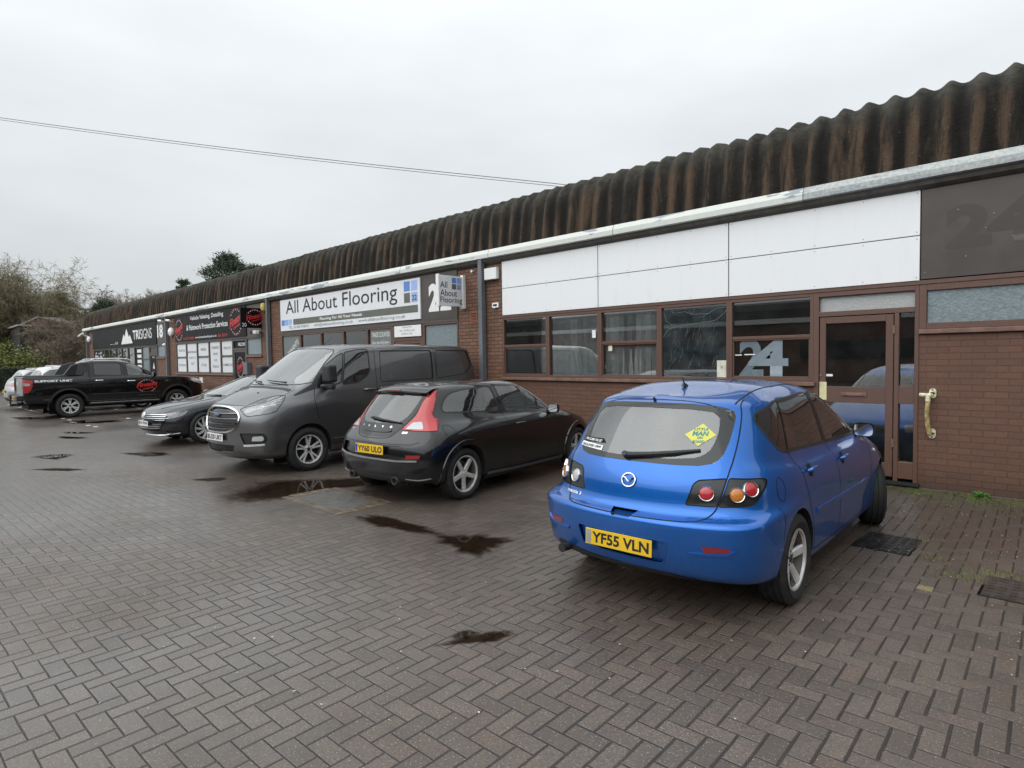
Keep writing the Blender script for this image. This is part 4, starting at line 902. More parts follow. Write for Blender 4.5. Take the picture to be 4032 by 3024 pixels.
def wheel(car, x, y, r, rr, wd, style, steer=0., cam_=0., mat=None, name='wheel', camber=0.):
    """wheel part with tyre, rim and disc sub-parts; y>0 is the left side"""
    s = 1 if y > 0 else -1
    e = bpy.data.objects.new(name, None); COL.objects.link(e); e.parent = car.root; e.location = (x, y, r); e.rotation_euler = (0, 0, R(steer)); e.empty_display_size = .1
    h = wd / 2; o = s           # outer face towards +s*y
    pr = [(rr + .004, -h * .80), (rr + .02, -h * .92), ((r + rr) / 2, -h), (r - .035, -h * .93), (r - .012, -h * .82)]
    for a in (-.62, -.22, .22, .62): pr += [(r, h * (a - .075)), (r - .007, h * (a - .06)), (r - .007, h * (a + .06)), (r, h * (a + .075))]
    pr += [(r - .012, h * .82), (r - .035, h * .93), (r - .06, h * .975), ((r + rr) / 2, h), ((r + rr) / 2 - .004, h * .985), (rr + .02, h * .92), (rr + .004, h * .80)]
    t = MB().lathe([(a, b * o) for a, b in pr], n=64).build('tyre', M_TYRE, e, smooth=True, angle=40)
    mt = mat or M_ALLOY
    f = h * .80
    rim = MB(); rim.lathe([(rr + .004, -f * o), (rr - .02, -f * o * .9), (rr - .035, -f * .3 * o), (rr - .03, f * .55 * o), (rr - .014, f * .82 * o)], n=64, mi=1); rim.lathe([(rr - .014, f * .82 * o), (rr - .012, f * .84 * o), (rr - .008, f * 1.02 * o), (rr + .006, f * 1.04 * o), (rr + .006, f * .7 * o)], n=64)
    n_, w0, w1, dbl = style.get('n', 5), style.get('w0', .05), style.get('w1', .04), style.get('double', 0); rin = .045
    yo = lambda q: o * (f * (style.get('dish', .55) + (style.get('lip', .92) - style.get('dish', .55)) * q))
    for i in range(n_):
        for dd in ((-dbl, dbl) if dbl else (0,)):
            a0 = 2 * math.pi * i / n_ + R(style.get('phase', 90)) + (dd * style.get('inner', 0) if dbl else 0); a1 = 2 * math.pi * i / n_ + R(style.get('phase', 90)) + dd + style.get('twist', 0)
            vs = []
            for q in (0, .35, .7, 1):
                rad = rin + (rr - .012 - rin) * q; a = a0 + (a1 - a0) * q; wq = w0 + (w1 - w0) * q; d = Vector((math.cos(a), 0, math.sin(a))); tt = Vector((-math.sin(a), 0, math.cos(a)))
                yy = yo(q) if not style.get('flat') else yo(1) - o * .008 * (1 - q)
                p = d * rad; vs += [p + tt * wq / 2 + Vector((0, yy - o * .012, 0)), p + tt * wq * .36 + Vector((0, yy, 0)), p - tt * wq * .36 + Vector((0, yy, 0)), p - tt * wq / 2 + Vector((0, yy - o * .012, 0)), p - tt * wq * .4 + Vector((0, yy - o * .035, 0)), p + tt * wq * .4 + Vector((0, yy - o * .035, 0))]
            rim.add(vs, [(k * 6 + j, k * 6 + (j + 1) % 6, (k + 1) * 6 + (j + 1) % 6, (k + 1) * 6 + j) for k in range(3) for j in range(6)])
    yh = yo(0) if not style.get('flat') else yo(1) - o * .008
    rim.lathe([(0, yh + o * .004), (.055, yh + o * .002), (.066, yh - o * .012), (.066, yh - o * .05), (0, yh - o * .05)], n=32)
    rim.build('rim', [mt, M_DUSTY], e, smooth=True, angle=38)
    hb = MB().lathe([(0, yh + o * .011), (.024, yh + o * .010), (.030, yh + o * .003), (.030, yh)], n=24); 
    for i in range(5):
        a = 2 * math.pi * i / 5 + .3; hb.tube((math.cos(a) * .048, yh, math.sin(a) * .048), (math.cos(a) * .048, yh + o * .006, math.sin(a) * .048), .008, n=6)
    hb.build('hub_cap', style.get('cap', M_DARKALLOY), e, smooth=True)
    MB().lathe([(0, -o * f * .1), (rr * .72, -o * f * .1), (rr * .72, o * f * .02), (rr * .35, o * f * .02), (.0, o * f * .12)], n=32).lathe([(rr - .05, -f * .5 * o), (0, -f * .5 * o)], n=32).build('brake_disc', style.get('disc', M_PLASTIC), e, smooth=True)
    return e
def plate(car, fr, M, txt, mat, w_=.52, h=.111, band=None, frame=True):
    """number plate; M places a local (right, depth, up) frame"""
    b = MB().box(-w_ / 2, w_ / 2, -.006, 0, -h / 2, h / 2); o = b.build('number_plate', mat, car.root, bevel=.002); o.data.transform(M)
    x0 = -w_ / 2 + (.055 if band else .02)
    if band: q = MB().box(-w_ / 2 + .006, -w_ / 2 + .045, -.0075, -.006, -h / 2 + .008, h / 2 - .008).build('country_band', band, o); q.data.transform(M)
    text(txt, M_BLACKTXT, x0, w_ / 2 - .02, -.037, .037, -.0075, o, M=M, bold=.03); return o
REARM = lambda x, y, z, t=0: Matrix.Translation((x, y, z)) @ Matrix.Rotation(R(t), 4, 'Y') @ Matrix(((0, 1, 0, 0), (-1, 0, 0, 0), (0, 0, 1, 0), (0, 0, 0, 1)))
FRONTM = lambda x, y, z, t=0: Matrix.Translation((x, y, z)) @ Matrix.Rotation(R(-t), 4, 'Y') @ Matrix(((0, -1, 0, 0), (1, 0, 0, 0), (0, 0, 1, 0), (0, 0, 0, 1)))
def arches(car, xs, r, zc, ymin=.45, dpt=.30, yo=.80, sides=(1, -1), n=26, trim=None, wtrim=.04, k=1.0):
    """wheel openings with dark liners"""
    for x in xs:
        for s in sides:
            fr = 'L' if s > 0 else 'R'
            poly = [(x + r * math.cos(2 * math.pi * i / n), zc + r * k * math.sin(2 * math.pi * i / n)) for i in range(n)]
            a = [q for q in poly if q[1] > -.3]; poly = a
            car.remove(car.cut(fr, poly, .05))
            line = [(x + r * math.cos(t), zc + r * k * math.sin(t)) for t in np.linspace(-.35, math.pi + .35, 26)]
            if trim: car.ribbon(fr, [(x + (r + wtrim * .45) * math.cos(t), zc + (r + wtrim * .45) * k * math.sin(t)) for t in np.linspace(-.2, math.pi + .2, 30)], wtrim, thick=.016).build('arch_trim', trim, car.root, smooth=True)
            H = [car.hit(fr, *q) for q in line]; vs = []
            for p, nn in H: vs += [p - nn * .001, p - Vector((0, s * .03, 0)), Vector((p.x, s * ymin, p.z))]
            m_ = len(H); mb = MB().add(vs, [(3 * i + j, 3 * i + j + 1, 3 * (i + 1) + j + 1, 3 * (i + 1) + j) for i in range(m_ - 1) for j in (0, 1)])
            mb.add([(x - r * 1.0, s * ymin, .12), (x + r * 1.0, s * ymin, .12), (x + r, s * ymin, zc + r + .02), (x - r, s * ymin, zc + r + .02)], [(0, 1, 2, 3)])
            mb.build('wheel_arch', M_UNDER, car.root, fix=False)
def seat(m, x, y, z, w_=.48, back=.62, lean=-.18):
    m.prism([(x - .25, z), (x + .27, z + .02), (x + .27, z + .14), (x - .22, z + .12)], y - w_ / 2, y + w_ / 2)
    m.prism([(x - .30, z + .05), (x - .16, z + .05), (x - .16 + lean, z + back), (x - .27 + lean, z + back)], y - w_ / 2 + .02, y + w_ / 2 - .02)
    m.prism([(x - .26 + lean, z + back + .03), (x - .17 + lean, z + back + .03), (x - .18 + lean, z + back + .19), (x - .26 + lean, z + back + .19)], y - .13, y + .13)
def steering(car, x, y, z, tilt=25, r=.185):
    m = MB(); n = 28; vs = []; T_ = Matrix.Translation((x, y, z)) @ Matrix.Rotation(R(tilt), 4, 'Y')
    pts = [T_ @ Vector((0, r * math.cos(2 * math.pi * i / n), r * math.sin(2 * math.pi * i / n))) for i in range(n + 1)]; m.path(pts, .015, 8)
    m.tube(T_ @ Vector((0, -r, 0)), T_ @ Vector((0, r, 0)), .018); m.tube(T_ @ Vector((0, 0, -r)), T_ @ Vector((0, 0, 0)), .018); m.tube(T_ @ Vector((.0, 0, 0)), T_ @ Vector((.22, 0, -.05)), .045)
    return m.build('steering_wheel', M_PLASTIC, car.root, smooth=True)
def mirror(car, x, y, z, sx=.10, sy=.11, sz=.075, mat=None, arm=(.10, .13), face=-1, turn=0):
    """door mirror: housing, glass facing backwards, arm"""
    s = 1 if y > 0 else -1; m = MB(); n = 20; rows = [(.0, 1.0), (.25, 1.02), (.6, .93), (.85, .68), (1., .25)]; vs = []
    def se(t, e=.55): c, q = math.cos(t), math.sin(t); return math.copysign(abs(c) ** e, c), math.copysign(abs(q) ** e, q)
    for d, k in rows:
        for i in range(n): a, b = se(2 * math.pi * i / n); vs.append((x + d * sx * 1.2, y + a * sy * k, z + b * sz * k))
    m.add(vs, [(r_ * n + i, r_ * n + (i + 1) % n, (r_ + 1) * n + (i + 1) % n, (r_ + 1) * n + i) for r_ in range(4) for i in range(n)] + [tuple(4 * n + i for i in range(n))])
    m.add([(x + .006, y + se(2 * math.pi * i / n)[0] * sy * .98, z + se(2 * math.pi * i / n)[1] * sz * .98) for i in range(n)], [tuple(range(n))])
    h = m.build('door_mirror', mat, car.root, smooth=True, angle=50)
    g_ = MB().add([(x - .003, y + se(2 * math.pi * i / n)[0] * sy * .88, z + se(2 * math.pi * i / n)[1] * sz * .86) for i in range(n)], [tuple(range(n))]).build('mirror_glass', M_MIRROR, h, fix=False)
    MB().tube((x + .05, y - s * sy * .6, z - sz * .5), (x + .08, y - s * (sy + arm[1]), z - sz * .5 - .03), .035, .045).build('arm', M_PLASTIC, h, smooth=True); return h
def dome(car, fr, a, b, r, mat, name='lamp', ring=M_CHROME, sink=.0, bulge=.25, parent=None, squash=1.0):
    """round lamp unit set into a cluster, with a chrome ring"""
    p, n = car.hit(fr, a, b); q = n.to_track_quat('Z', 'Y').to_matrix().to_4x4(); q = Matrix.Translation(p - n * sink) @ q
    def put(mb, nm, mt, pa):
        mb.v = [tuple(q @ Vector(v)) for v in mb.v]; return mb.build(nm, mt, pa, smooth=True)
    o = put(MB().lathe([(r, -.02), (r, .002), (r * .92, r * bulge * .4), (r * .7, r * bulge * .75), (r * .4, r * bulge * .95), (0, r * bulge)], axis='Z', n=32), name, mat, parent or car.root)
    if ring: put(MB().lathe([(r * 1.02, -.02), (r * 1.02, .006), (r * 1.10, .009), (r * 1.16, .004), (r * 1.18, -.02)], axis='Z', n=32), 'ring', ring, o if parent is None else parent)
    return o
# ------------------------------------------------------------------ the blue hatchback
P_BLUE = paint('metallic_blue_paint', (.006, .118, .46), .33, 1., .65, .25, dirt=.35)
car = Vehicle('parked_car', (-2.44, -3.20, 0), R(92.4), 'metallic blue five-door hatchback parked nose-in by the brown glazed door', 'car')
BL = [dict(z=(.22, .20, .27), w=.79, xf=2.02, xr=-2.00, kf=.60, kr=.45),
      dict(z=(.27, .24, .30), w=.855, xf=2.12, xr=-2.13, kf=.66, kr=.48, yr=(.98,.87,.48)),
      dict(z=(.42, .42, .42), w=.880, xf=2.19, xr=-2.185, kf=.72, kr=.50, yr=(.99,.88,.5)),
      dict(z=(.58, .60, .60), w=.885, xf=2.18, xr=-2.21, kf=.74, kr=.52, yr=(.99,.89,.5)),
      dict(z=(.66, .70, .675), w=.885, xf=2.14, xr=-2.20, kf=.76, kr=.52, yr=(.99,.89,.5)),
      dict(z=(.70, .78, .715), w=.880, xf=2.08, xr=-2.12, kf=.78, kr=.54),
      dict(z=(.77, .85, .87), w=.868, xf=1.96, xr=-2.085, kf=.76, kr=.56),
      dict(z=(.90, .92, .98), w=.845, xf=1.56, xr=-2.045, kf=.62, kr=.58),
      dict(z=(1.02, .975, 1.06), w=.800, xf=1.10, xr=-1.995, kf=.44, kr=.56, wr=.80),
      dict(z=(1.19, 1.15, 1.20), w=.735, xf=.80, xr=-1.90, kf=.42, kr=.52, wr=.745),
      dict(z=(1.345, 1.33, 1.345), w=.665, xf=.48, xr=-1.80, kf=.38, kr=.48, wr=.675),
      dict(z=(1.41, 1.415, 1.405), w=.610, xf=.30, xr=-1.74, kf=.36, kr=.42, wr=.625),
      dict(z=(1.445, 1.495, 1.43), w=.49, xf=.20, xr=-1.66, kf=.3, kr=.3, wr=.50),
      dict(z=(1.465, 1.528, 1.448), w=.25, xf=.16, xr=-1.61, kf=.3, kr=.3),
      dict(z=(1.47, 1.535, 1.452), w=.0, xf=.15, xr=-1.59, kf=.3, kr=.3)]
car.shell(BL)
#FEATURES
def mir(poly): return [(-a, b) for a, b in poly]
arches(car, (-1.30, 1.34), .352, .325, ymin=.50)
# glass areas first, then the painted frame around them is a part of the body
hg_ = [(.0, 1.408), (.25, 1.405), (.45, 1.392), (.54, 1.368), (.567, 1.32), (.574, 1.24), (.574, 1.15), (.560, 1.075), (.525, 1.035), (.44, 1.018), (.27, 1.016), (.0, 1.018)]
RG = hg_ + [(-a, b) for a, b in hg_[::-1] if a > 0]
rgl = car.region('B', RG, 'rear_window', G_REAR)
hi_ = [(.0, 1.375), (.3, 1.37), (.44, 1.352), (.487, 1.315), (.500, 1.24), (.498, 1.16), (.478, 1.10), (.42, 1.065), (.25, 1.05), (.0, 1.048)]
RI = hi_ + [(-a, b) for a, b in hi_[::-1] if a > 0]
def border(outer, inner, fr, name, mat, parent, off=.002):     # printed border between two outlines
    n = 72; mb = MB()
    def res(poly):
        P = [Vector(p) for p in poly] + [Vector(poly[0])]; L = [0]
        for a, b in zip(P, P[1:]): L.append(L[-1] + (b - a).length)
        out = []
        for i in range(n):
            s_ = L[-1] * i / n; k = max(j for j in range(len(L) - 1) if L[j] <= s_ + 1e-9); t = (s_ - L[k]) / max(L[k + 1] - L[k], 1e-9); out.append(P[k].lerp(P[k + 1], t))
        return out
    A, B = res(outer), res(inner); vs = []
    for a, b in zip(A, B):
        for q in (0, .5, 1): m = a.lerp(b, q); p, nn = car.hit(fr, m.x, m.y); vs.append(p + nn * off)
    fs = [(i * 3 + j, i * 3 + j + 1, ((i + 1) % n) * 3 + j + 1, ((i + 1) % n) * 3 + j) for i in range(n) for j in (0, 1)]
    return mb.add(vs, fs).build(name, mat, parent, smooth=True)
M_FRIT = simple('black_glass_border', (.020, .022, .022), .12)
border(RG, RI, 'B', 'glass_border', M_FRIT, rgl)
for fr, s in (('R', 1), ('L', 1)):
    q = [(-1.455, 1.335), (-1.09, 1.392), (-1.015, 1.40), (-1.21, 1.058), (-1.30, 1.062), (-1.37, 1.09), (-1.43, 1.16), (-1.49, 1.25), (-1.505, 1.295)]
    r_ = [(-1.00, 1.400), (-.27, 1.423), (-.355, 1.03), (-1.195, 1.058)]; f_ = [(-.205, 1.422), (.10, 1.405), (.40, 1.32), (.72, 1.16), (.93, 1.035), (.90, 1.005), (-.29, 1.028)]
    wn_ = []
    for poly, nm in ((q, 'quarter_window'), (r_, 'rear_door_window'), (f_, 'front_door_window')):
        wn_.append(car.region(fr, rounded(poly, .02), nm, G_CARD))
        car.ribbon(fr, rounded(poly, .02), .018, off=.002, closed=True).build('rubber_seal', M_PLASTIC, wn_[-1])
    car.ribbon(fr, [(-1.012, 1.39), (-1.205, 1.065)], .03, off=.003).build('pillar_trim', M_PLASTICG, wn_[1]); car.ribbon(fr, [(-.24, 1.415), (-.325, 1.03)], .05, off=.003).build('pillar_trim', M_PLASTICG, wn_[2])
    car.ribbon(fr, [(-1.25, 1.052), (-.3, 1.02), (.9, .997)], .014, off=.004).build('sill_trim', M_PLASTIC, wn_[2])
    sm = car.ribbon(fr, curve([(-1.215, 1.055), (-1.185, .985), (-1.13, .88), (-1.06, .70), (-.97, .52), (-.93, .40), (-.93, .30)]), .007)
    car.ribbon(fr, curve([(-.31, 1.025), (-.29, .9), (-.25, .6), (-.24, .3)]), .007, mb=sm); car.ribbon(fr, [(.80, 1.0), (.84, .85), (.86, .6), (.86, .3)], .007, mb=sm); car.ribbon(fr, [(-.93, .295), (0, .285), (.86, .285)], .007, mb=sm)
    car.ribbon(fr, [(-1.547 + .052 * math.cos(t), .845 + .078 * math.sin(t)) for t in np.linspace(0, 6.28, 24)][:-1], .005, closed=True, mb=sm) if fr == 'R' else 0
    car.ribbon(fr, curve([(-1.62, .74), (-1.60, .66), (-1.60, .60), (-1.62, .52)]), .006, mb=sm)
    sm.build('door_gap', M_SEAM, car.root)
    car.ribbon(fr, [(-.90, .585), (.72, .565)], .045, thick=.014).build('rub_strip', P_BLUE, car.root, smooth=True)
    sd = -1 if fr == 'R' else 1
    for hx, hz in ((-.96, .895), (-.12, .875)):
        p, n = car.hit(fr, hx, hz); cup = MB().lathe([(0, .001), (.045, .001), (.05, -.001)], axis='Z', n=20)
        o_ = MB(); o_.path([p + Vector((-.09, 0, .0)) + n * .012, p + Vector((-.07, 0, .004)) + n * .034, p + Vector((.05, 0, .006)) + n * .034, p + Vector((.085, 0, 0)) + n * .008], [.010, .015, .015, .010], 10)
        o_.build('door_handle', P_BLUE, car.root, smooth=True)
        qm = Matrix.Translation(p + n * .002) @ n.to_track_quat('Z', 'Y').to_matrix().to_4x4(); cup.v = [tuple(qm @ Vector(v)) for v in cup.v]; cup.build('handle_recess', M_SEAM, car.root)
    p, n = car.hit(fr, 1.25 if 0 else 1.02, .80); MB().tube(p, p + n * .012, .018, .014, 12).build('side_repeater', L_CLEAR, car.root)
# tail lamps
li = [(-1.165, .771), (-1.138, .838), (-1.110, .905), (-1.075, .932), (-.905, .949), (-.988, .771)]; lo = [(-.893, .950), (-.66, .941), (-.622, .928), (-.632, .90), (-.680, .850), (-.735, .795), (-.79, .777), (-.977, .770)]
for fr, mm in (('BR', lambda p: p), ('BL', mir)):
    for poly, nm in ((li, 'reversing_lamp'), (lo, 'tail_lamp')):
        pl_ = rounded(mm(poly), .018); o_ = car.region(fr, pl_, nm, M_FRIT, off=-.004); car.ribbon(fr, pl_, .006, closed=True).build('lamp_gap', M_SEAM, o_)
        if nm == 'tail_lamp':
            g1 = -1 if fr == 'BL' else 1; dome(car, fr, -.860 * g1, .850, .043, L_AMB, 'indicator', parent=o_); dome(car, fr, -.764 * g1, .882, .045, L_RED, 'brake_lamp', parent=o_)
        else: g1 = -1 if fr == 'BL' else 1; dome(car, fr, -1.040 * g1, .853, .044, L_RED if fr == 'BR' else L_CLEAR, 'round_lamp', parent=o_)
        cv_ = MB()
# tailgate gap, bumper details
sm = car.ribbon('B', curve([(.548, 1.425), (.585, 1.34), (.612, 1.21), (.622, 1.05), (.615, .92), (.592, .80), (.565, .73), (.50, .69), (.3, .681), (0, .678), (-.3, .681), (-.50, .69), (-.565, .73), (-.592, .80), (-.615, .92), (-.622, 1.05), (-.612, 1.21), (-.585, 1.34), (-.548, 1.425)]), .009); sm.build('tailgate_gap', M_SEAM, car.root)
car.ribbon('T', [(-1.56, .535), (-1.2, .515), (-.6, .497), (0, .48)], .012, off=.001).build('roof_gutter', M_SEAM, car.root); car.ribbon('T', [(-1.56, -.535), (-1.2, -.515), (-.6, -.497), (0, -.48)], .012, off=.001).build('roof_gutter', M_SEAM, car.root)
car.ribbon('T', [(-1.655, .56), (-1.665, .3), (-1.67, 0), (-1.665, -.3), (-1.655, -.56)], .008).build('spoiler_gap', M_SEAM, car.root)
rf = rounded([(.37, .552), (-.34, .548), (-.30, .39), (.33, .405)], .03); o_ = car.region('B', rf, 'plate_recess', P_BLUE, off=-.022); 
car.ribbon('B', rf, .008, closed=True, thick=.004).build('edge', P_BLUE, o_, smooth=True)
pc, pn_ = car.hit('B', .013, .488)
plate(car, 'B', REARM(pc.x - .012, .013, .488, 3), 'YF55 VLN', M_YPLATE, band=M_TRIM)
for s in (1, -1):
    pr = [(s * .545, .545), (s * .705, .541), (s * .69, .512), (s * .56, .503)]; o_ = car.region('B', rounded(pr, .008), 'reflector', L_RDARK, off=.002)
    car.ribbon('B', curve([(s * .47, .492), (s * .56, .494), (s * .66, .497), (s * .71, .515), (s * .73, .54)]), .018, thick=.010).build('reflector_trim', P_BLUE, o_, smooth=True)
vl = [(.64, .36), (.56, .365), (.3, .345), (0, .338), (-.3, .33), (-.46, .31), (-.62, .262), (-.66, .20), (.64, .20)]
car.region('B', vl, 'rear_valance', M_PLASTIC, off=.003)
nt_ = [(.10, .705), (-.10, .705), (-.065, .664), (.065, .664)]
car.take(car.cut('B', nt_), 'tailgate_grip', P_BLUE, off=-.03)
MB().tube((-2.02, .50, .335), (-2.17, .52, .335), .030, n=16).tube((-2.16, .52, .335), (-2.172, .52, .335), .033, n=16).build('exhaust', M_PLASTIC, car.root)
# emblem, name, wiper, stickers, aerial
p, n = car.hit('B', .0, .893); eb = MB(); T_ = Matrix.Translation(p + n * .006) @ n.to_track_quat('Z', 'Y').to_matrix().to_4x4()
def L3(x, z): return T_ @ Vector((x, z, 0))
tst = T_.to_3x3() @ Vector((1, 0, 0)); sgx = 1 if tst.y < 0 else -1
ax = (tst.dot(Vector((0, 0, 1)))); 
def E3(u, v_):       # u to the viewer's right, v up, on the tailgate
    right = Vector((0, -1, 0)); right = (right - n * right.dot(n)).normalized(); upv = right.cross(-n).normalized(); upv = upv if upv.z > 0 else -upv
    return p + n * .007 + right * u + upv * v_
eb.path([E3(.052 * math.cos(t), .046 * math.sin(t)) for t in np.linspace(0, 6.2832, 28)], .0055, 6); eb.path([E3(-.050, .016), E3(-.028, .013), E3(-.010, -.006), E3(0, -.013), E3(.010, -.006), E3(.028, .013), E3(.050, .016)], .005, 6)
eb.build('emblem', M_CHROME, car.root, smooth=True)
car.words('mazda 3', 'B', .595, .425, .722, .748, M_CHROME, .003, bold=.04)
wb = MB(); P_ = [car.hit('B', a, b) for a, b in ((.06, 1.045), (.0, 1.050), (-.12, 1.063), (-.28, 1.085), (-.43, 1.108))]; wb.path([q + m_ * h_ for (q, m_), h_ in zip(P_, (.022, .024, .022, .018, .014))], [.022, .018, .016, .014, .008], 8); wb.tube(P_[0][0], P_[0][0] + P_[0][1] * .045, .024, .02, 14); wb.build('rear_wiper', M_PLASTIC, car.root, smooth=True)
p0, n0 = car.hit('B', 0, 1.418); MB().tube(p0, p0 + Vector((-.02, 0, .025)), .012, .009, 10).build('washer_jet', M_PLASTIC, car.root)
p0, n0 = car.hit('T', -1.22, 0); MB().add([p0 + Vector(v) for v in ((-.05, -.012, 0), (.05, -.012, 0), (.05, .012, 0), (-.05, .012, 0), (-.035, -.004, .035), (-.015, -.004, .03), (-.015, .004, .03), (-.035, .004, .035))], [(0, 1, 5, 4), (1, 2, 6, 5), (2, 3, 7, 6), (3, 0, 4, 7), (4, 5, 6, 7)]).tube(p0 + Vector((-.02, 0, .025)), p0 + Vector((-.055, 0, .075)), .006, .003).build('roof_aerial', M_PLASTIC, car.root)
def flat(poly, fr, name, mat, off=.004, parent=None, sub=3):
    me = bpy.data.meshes.new(name); bm = bmesh.new(); f = bm.faces.new([bm.verts.new((a, 0, b)) for a, b in poly]); bmesh.ops.triangulate(bm, faces=[f]); bmesh.ops.subdivide_edges(bm, edges=bm.edges, cuts=sub, use_grid_fill=True); bm.to_mesh(me); bm.free(); return car.decal(me, fr, off, name, mat, parent)
M_YEL = simple('yellow_sticker', (.62, .58, .10), .5, var=.03); M_TEAL = simple('teal_lettering', (.04, .22, .24), .5)
st = flat([(-.305, 1.205), (-.398, 1.278), (-.492, 1.207), (-.405, 1.135)], 'B', 'window_sticker', M_YEL, .0035)
car.words('LITTLE', 'B', -.355, -.438, 1.233, 1.250, M_TEAL, .005, bold=.03); car.words('MAN', 'B', -.352, -.446, 1.200, 1.229, M_TEAL, .005, bold=.04); car.words('ON', 'B', -.385, -.418, 1.180, 1.196, M_TEAL, .005, bold=.03); car.words('BOARD', 'B', -.365, -.436, 1.155, 1.172, M_TEAL, .005, bold=.03)
flat([(.545, 1.130), (.315, 1.135), (.285, 1.108), (.530, 1.100)], 'B', 'window_sticker', M_BLACK, .0035); flat([(.555, 1.095), (.300, 1.088), (.300, 1.056), (.560, 1.064)], 'B', 'window_sticker', M_PLAINWHITE, .0035)
car.words('THE CLOSER YOU GET', 'B', .525, .325, 1.108, 1.124, M_PLAINWHITE, .005, bold=.03, shear=.2); car.words('THE SLOWER I DRIVE', 'B', .545, .315, 1.066, 1.084, M_BLACKTXT, .005, bold=.03, shear=.2)
# far end: windscreen, headlamps, grille
car.region('F', rounded([(.60, 1.37), (-.60, 1.37), (-.70, 1.05), (-.5, 1.03), (.5, 1.03), (.70, 1.05)], .05), 'windscreen', G_CAR, facing=.05)
for s in (1, -1): car.region('F', rounded([(s * .45, .70), (s * .74, .76), (s * .80, .70), (s * .74, .62), (s * .50, .60)], .03), 'headlamp', L_CLEAR)
car.region('F', rounded([(-.36, .70), (.36, .70), (.30, .60), (-.30, .60)], .04), 'grille', M_PLASTIC)
BODY = car.body(P_BLUE)
for s, st_ in ((1, 20), (-1, 20)): wheel(car, 1.34, s * .775, .316, .208, .215, dict(n=5, w0=.060, w1=.075, dish=.50), st_)
for s in (1, -1): wheel(car, -1.30, s * .778, .316, .208, .215, dict(n=5, w0=.060, w1=.075, dish=.50, phase=80))
mirror(car, .61, -.865, 1.035, .08, .088, .066, M_PLASTICG); mirror(car, .61, .865, 1.035, .08, .092, .066, M_PLASTICG)
M_INT = simple('car_interior', (.075, .076, .08), .9)
it = MB().box(-1.9, 1.6, -.66, .66, .28, .42).box(.55, 1.0, -.66, .66, .42, .93).box(-1.86, -1.80, -.62, .62, .42, .70)
for y in (-.36, .36): seat(it, -.05, y, .42)
seat(it, -.90, -.34, .45, .50, .56); seat(it, -.90, .34, .45, .50, .56); it.box(-1.15, -1.05, -.6, .6, .5, .98)
it.build('interior', M_INT, car.root, bevel=.015); steering(car, .42, -.36, .92)
MB().box(-1.6, 1.8, -.66, .66, .19, .30).box(-1.95, -1.6, -.5, .5, .26, .34).build('underbody', M_UNDER, car.root)
# ------------------------------------------------------------------ the black three-door hatchback
P_BLACK = paint('black_paint', (.0028, .003, .0045), .3, 1., dirt=.28, dirtcol=(.050, .044, .036), z0=.2, z1=.62)
car = Vehicle('parked_car', (-6.695, -2.64, 0), R(96.5), 'black three-door hatchback with tall red tail lamps parked beside the grey van', 'car')
VL = [dict(z=(.22, .20, .25), w=.79, xf=1.98, xr=-1.95, kf=.60, kr=.45),
      dict(z=(.28, .25, .29), w=.855, xf=2.06, xr=-2.07, kf=.66, kr=.50, yr=(.99, .88, .5)),
      dict(z=(.44, .44, .45), w=.900, xf=2.12, xr=-2.12, kf=.70, kr=.48, yr=(.99, .89, .5)),
      dict(z=(.60, .60, .60), w=.908, xf=2.11, xr=-2.125, kf=.72, kr=.50, yr=(.99, .89, .5)),
      dict(z=(.70, .74, .74), w=.908, xf=2.04, xr=-2.10, kf=.74, kr=.52, yr=(.99, .88, .5)),
      dict(z=(.78, .86, .84), w=.893, xf=1.92, xr=-2.04, kf=.74, kr=.56, yr=(.985, .87, .5)),
      dict(z=(.88, .94, .92), w=.850, xf=1.55, xr=-2.00, kf=.62, kr=.60, wr=.845),
      dict(z=(.985, .985, 1.01), w=.795, xf=1.06, xr=-1.95, kf=.44, kr=.58, wr=.76),
      dict(z=(1.15, 1.13, 1.14), w=.735, xf=.78, xr=-1.85, kf=.42, kr=.50, wr=.675),
      dict(z=(1.31, 1.30, 1.30), w=.665, xf=.46, xr=-1.70, kf=.38, kr=.46, wr=.615),
      dict(z=(1.38, 1.385, 1.37), w=.610, xf=.28, xr=-1.61, kf=.36, kr=.42, wr=.57),
      dict(z=(1.41, 1.425, 1.432, 1.415, 1.392), w=.49, xf=.18, xr=-1.52, kf=.3, kr=.3, wr=.47),
      dict(z=(1.43, 1.44, 1.445, 1.430, 1.402), w=.25, xf=.14, xr=-1.49, kf=.3, kr=.3),
      dict(z=(1.435, 1.445, 1.450, 1.434, 1.405), w=.0, xf=.13, xr=-1.48, kf=.3, kr=.3)]
car.shell(VL)
#FEATURES

def sym(h): return h + [(-a, b) for a, b in h[::-1] if a > 1e-6]
arches(car, (-1.34, 1.30), .352, .330, ymin=.50, trim=P_BLACK, wtrim=.075)
GH = [(.0, 1.375), (.38, 1.362), (.455, 1.335), (.470, 1.244), (.468, 1.15), (.455, 1.05), (.418, .969), (.345, .885), (.292, .829), (.15, .812), (.0, .810)]
GI = [(.0, 1.33), (.35, 1.32), (.415, 1.295), (.425, 1.22), (.42, 1.13), (.40, 1.05), (.35, .995), (.26, .972), (.12, .967), (.0, .967)]
rgl = car.region('B', sym(GH), 'tailgate_glass', G_REARD)
border(sym(GH), sym(GI), 'B', 'glass_border', M_PLASTICG, rgl)
lm = [(-.709, 1.345), (-.661, 1.372), (-.668, 1.28), (-.700, 1.167), (-.722, 1.06), (-.700, 1.028), (-.652, 1.015), (-.650, .945), (-.668, .882), (-.90, .885), (-1.095, .900), (-1.041, .945), (-.92, 1.055), (-.843, 1.2), (-.785, 1.30)]
wm_ = [(-1.045, .905), (-.955, .980), (-.845, .988), (-.830, .900)]
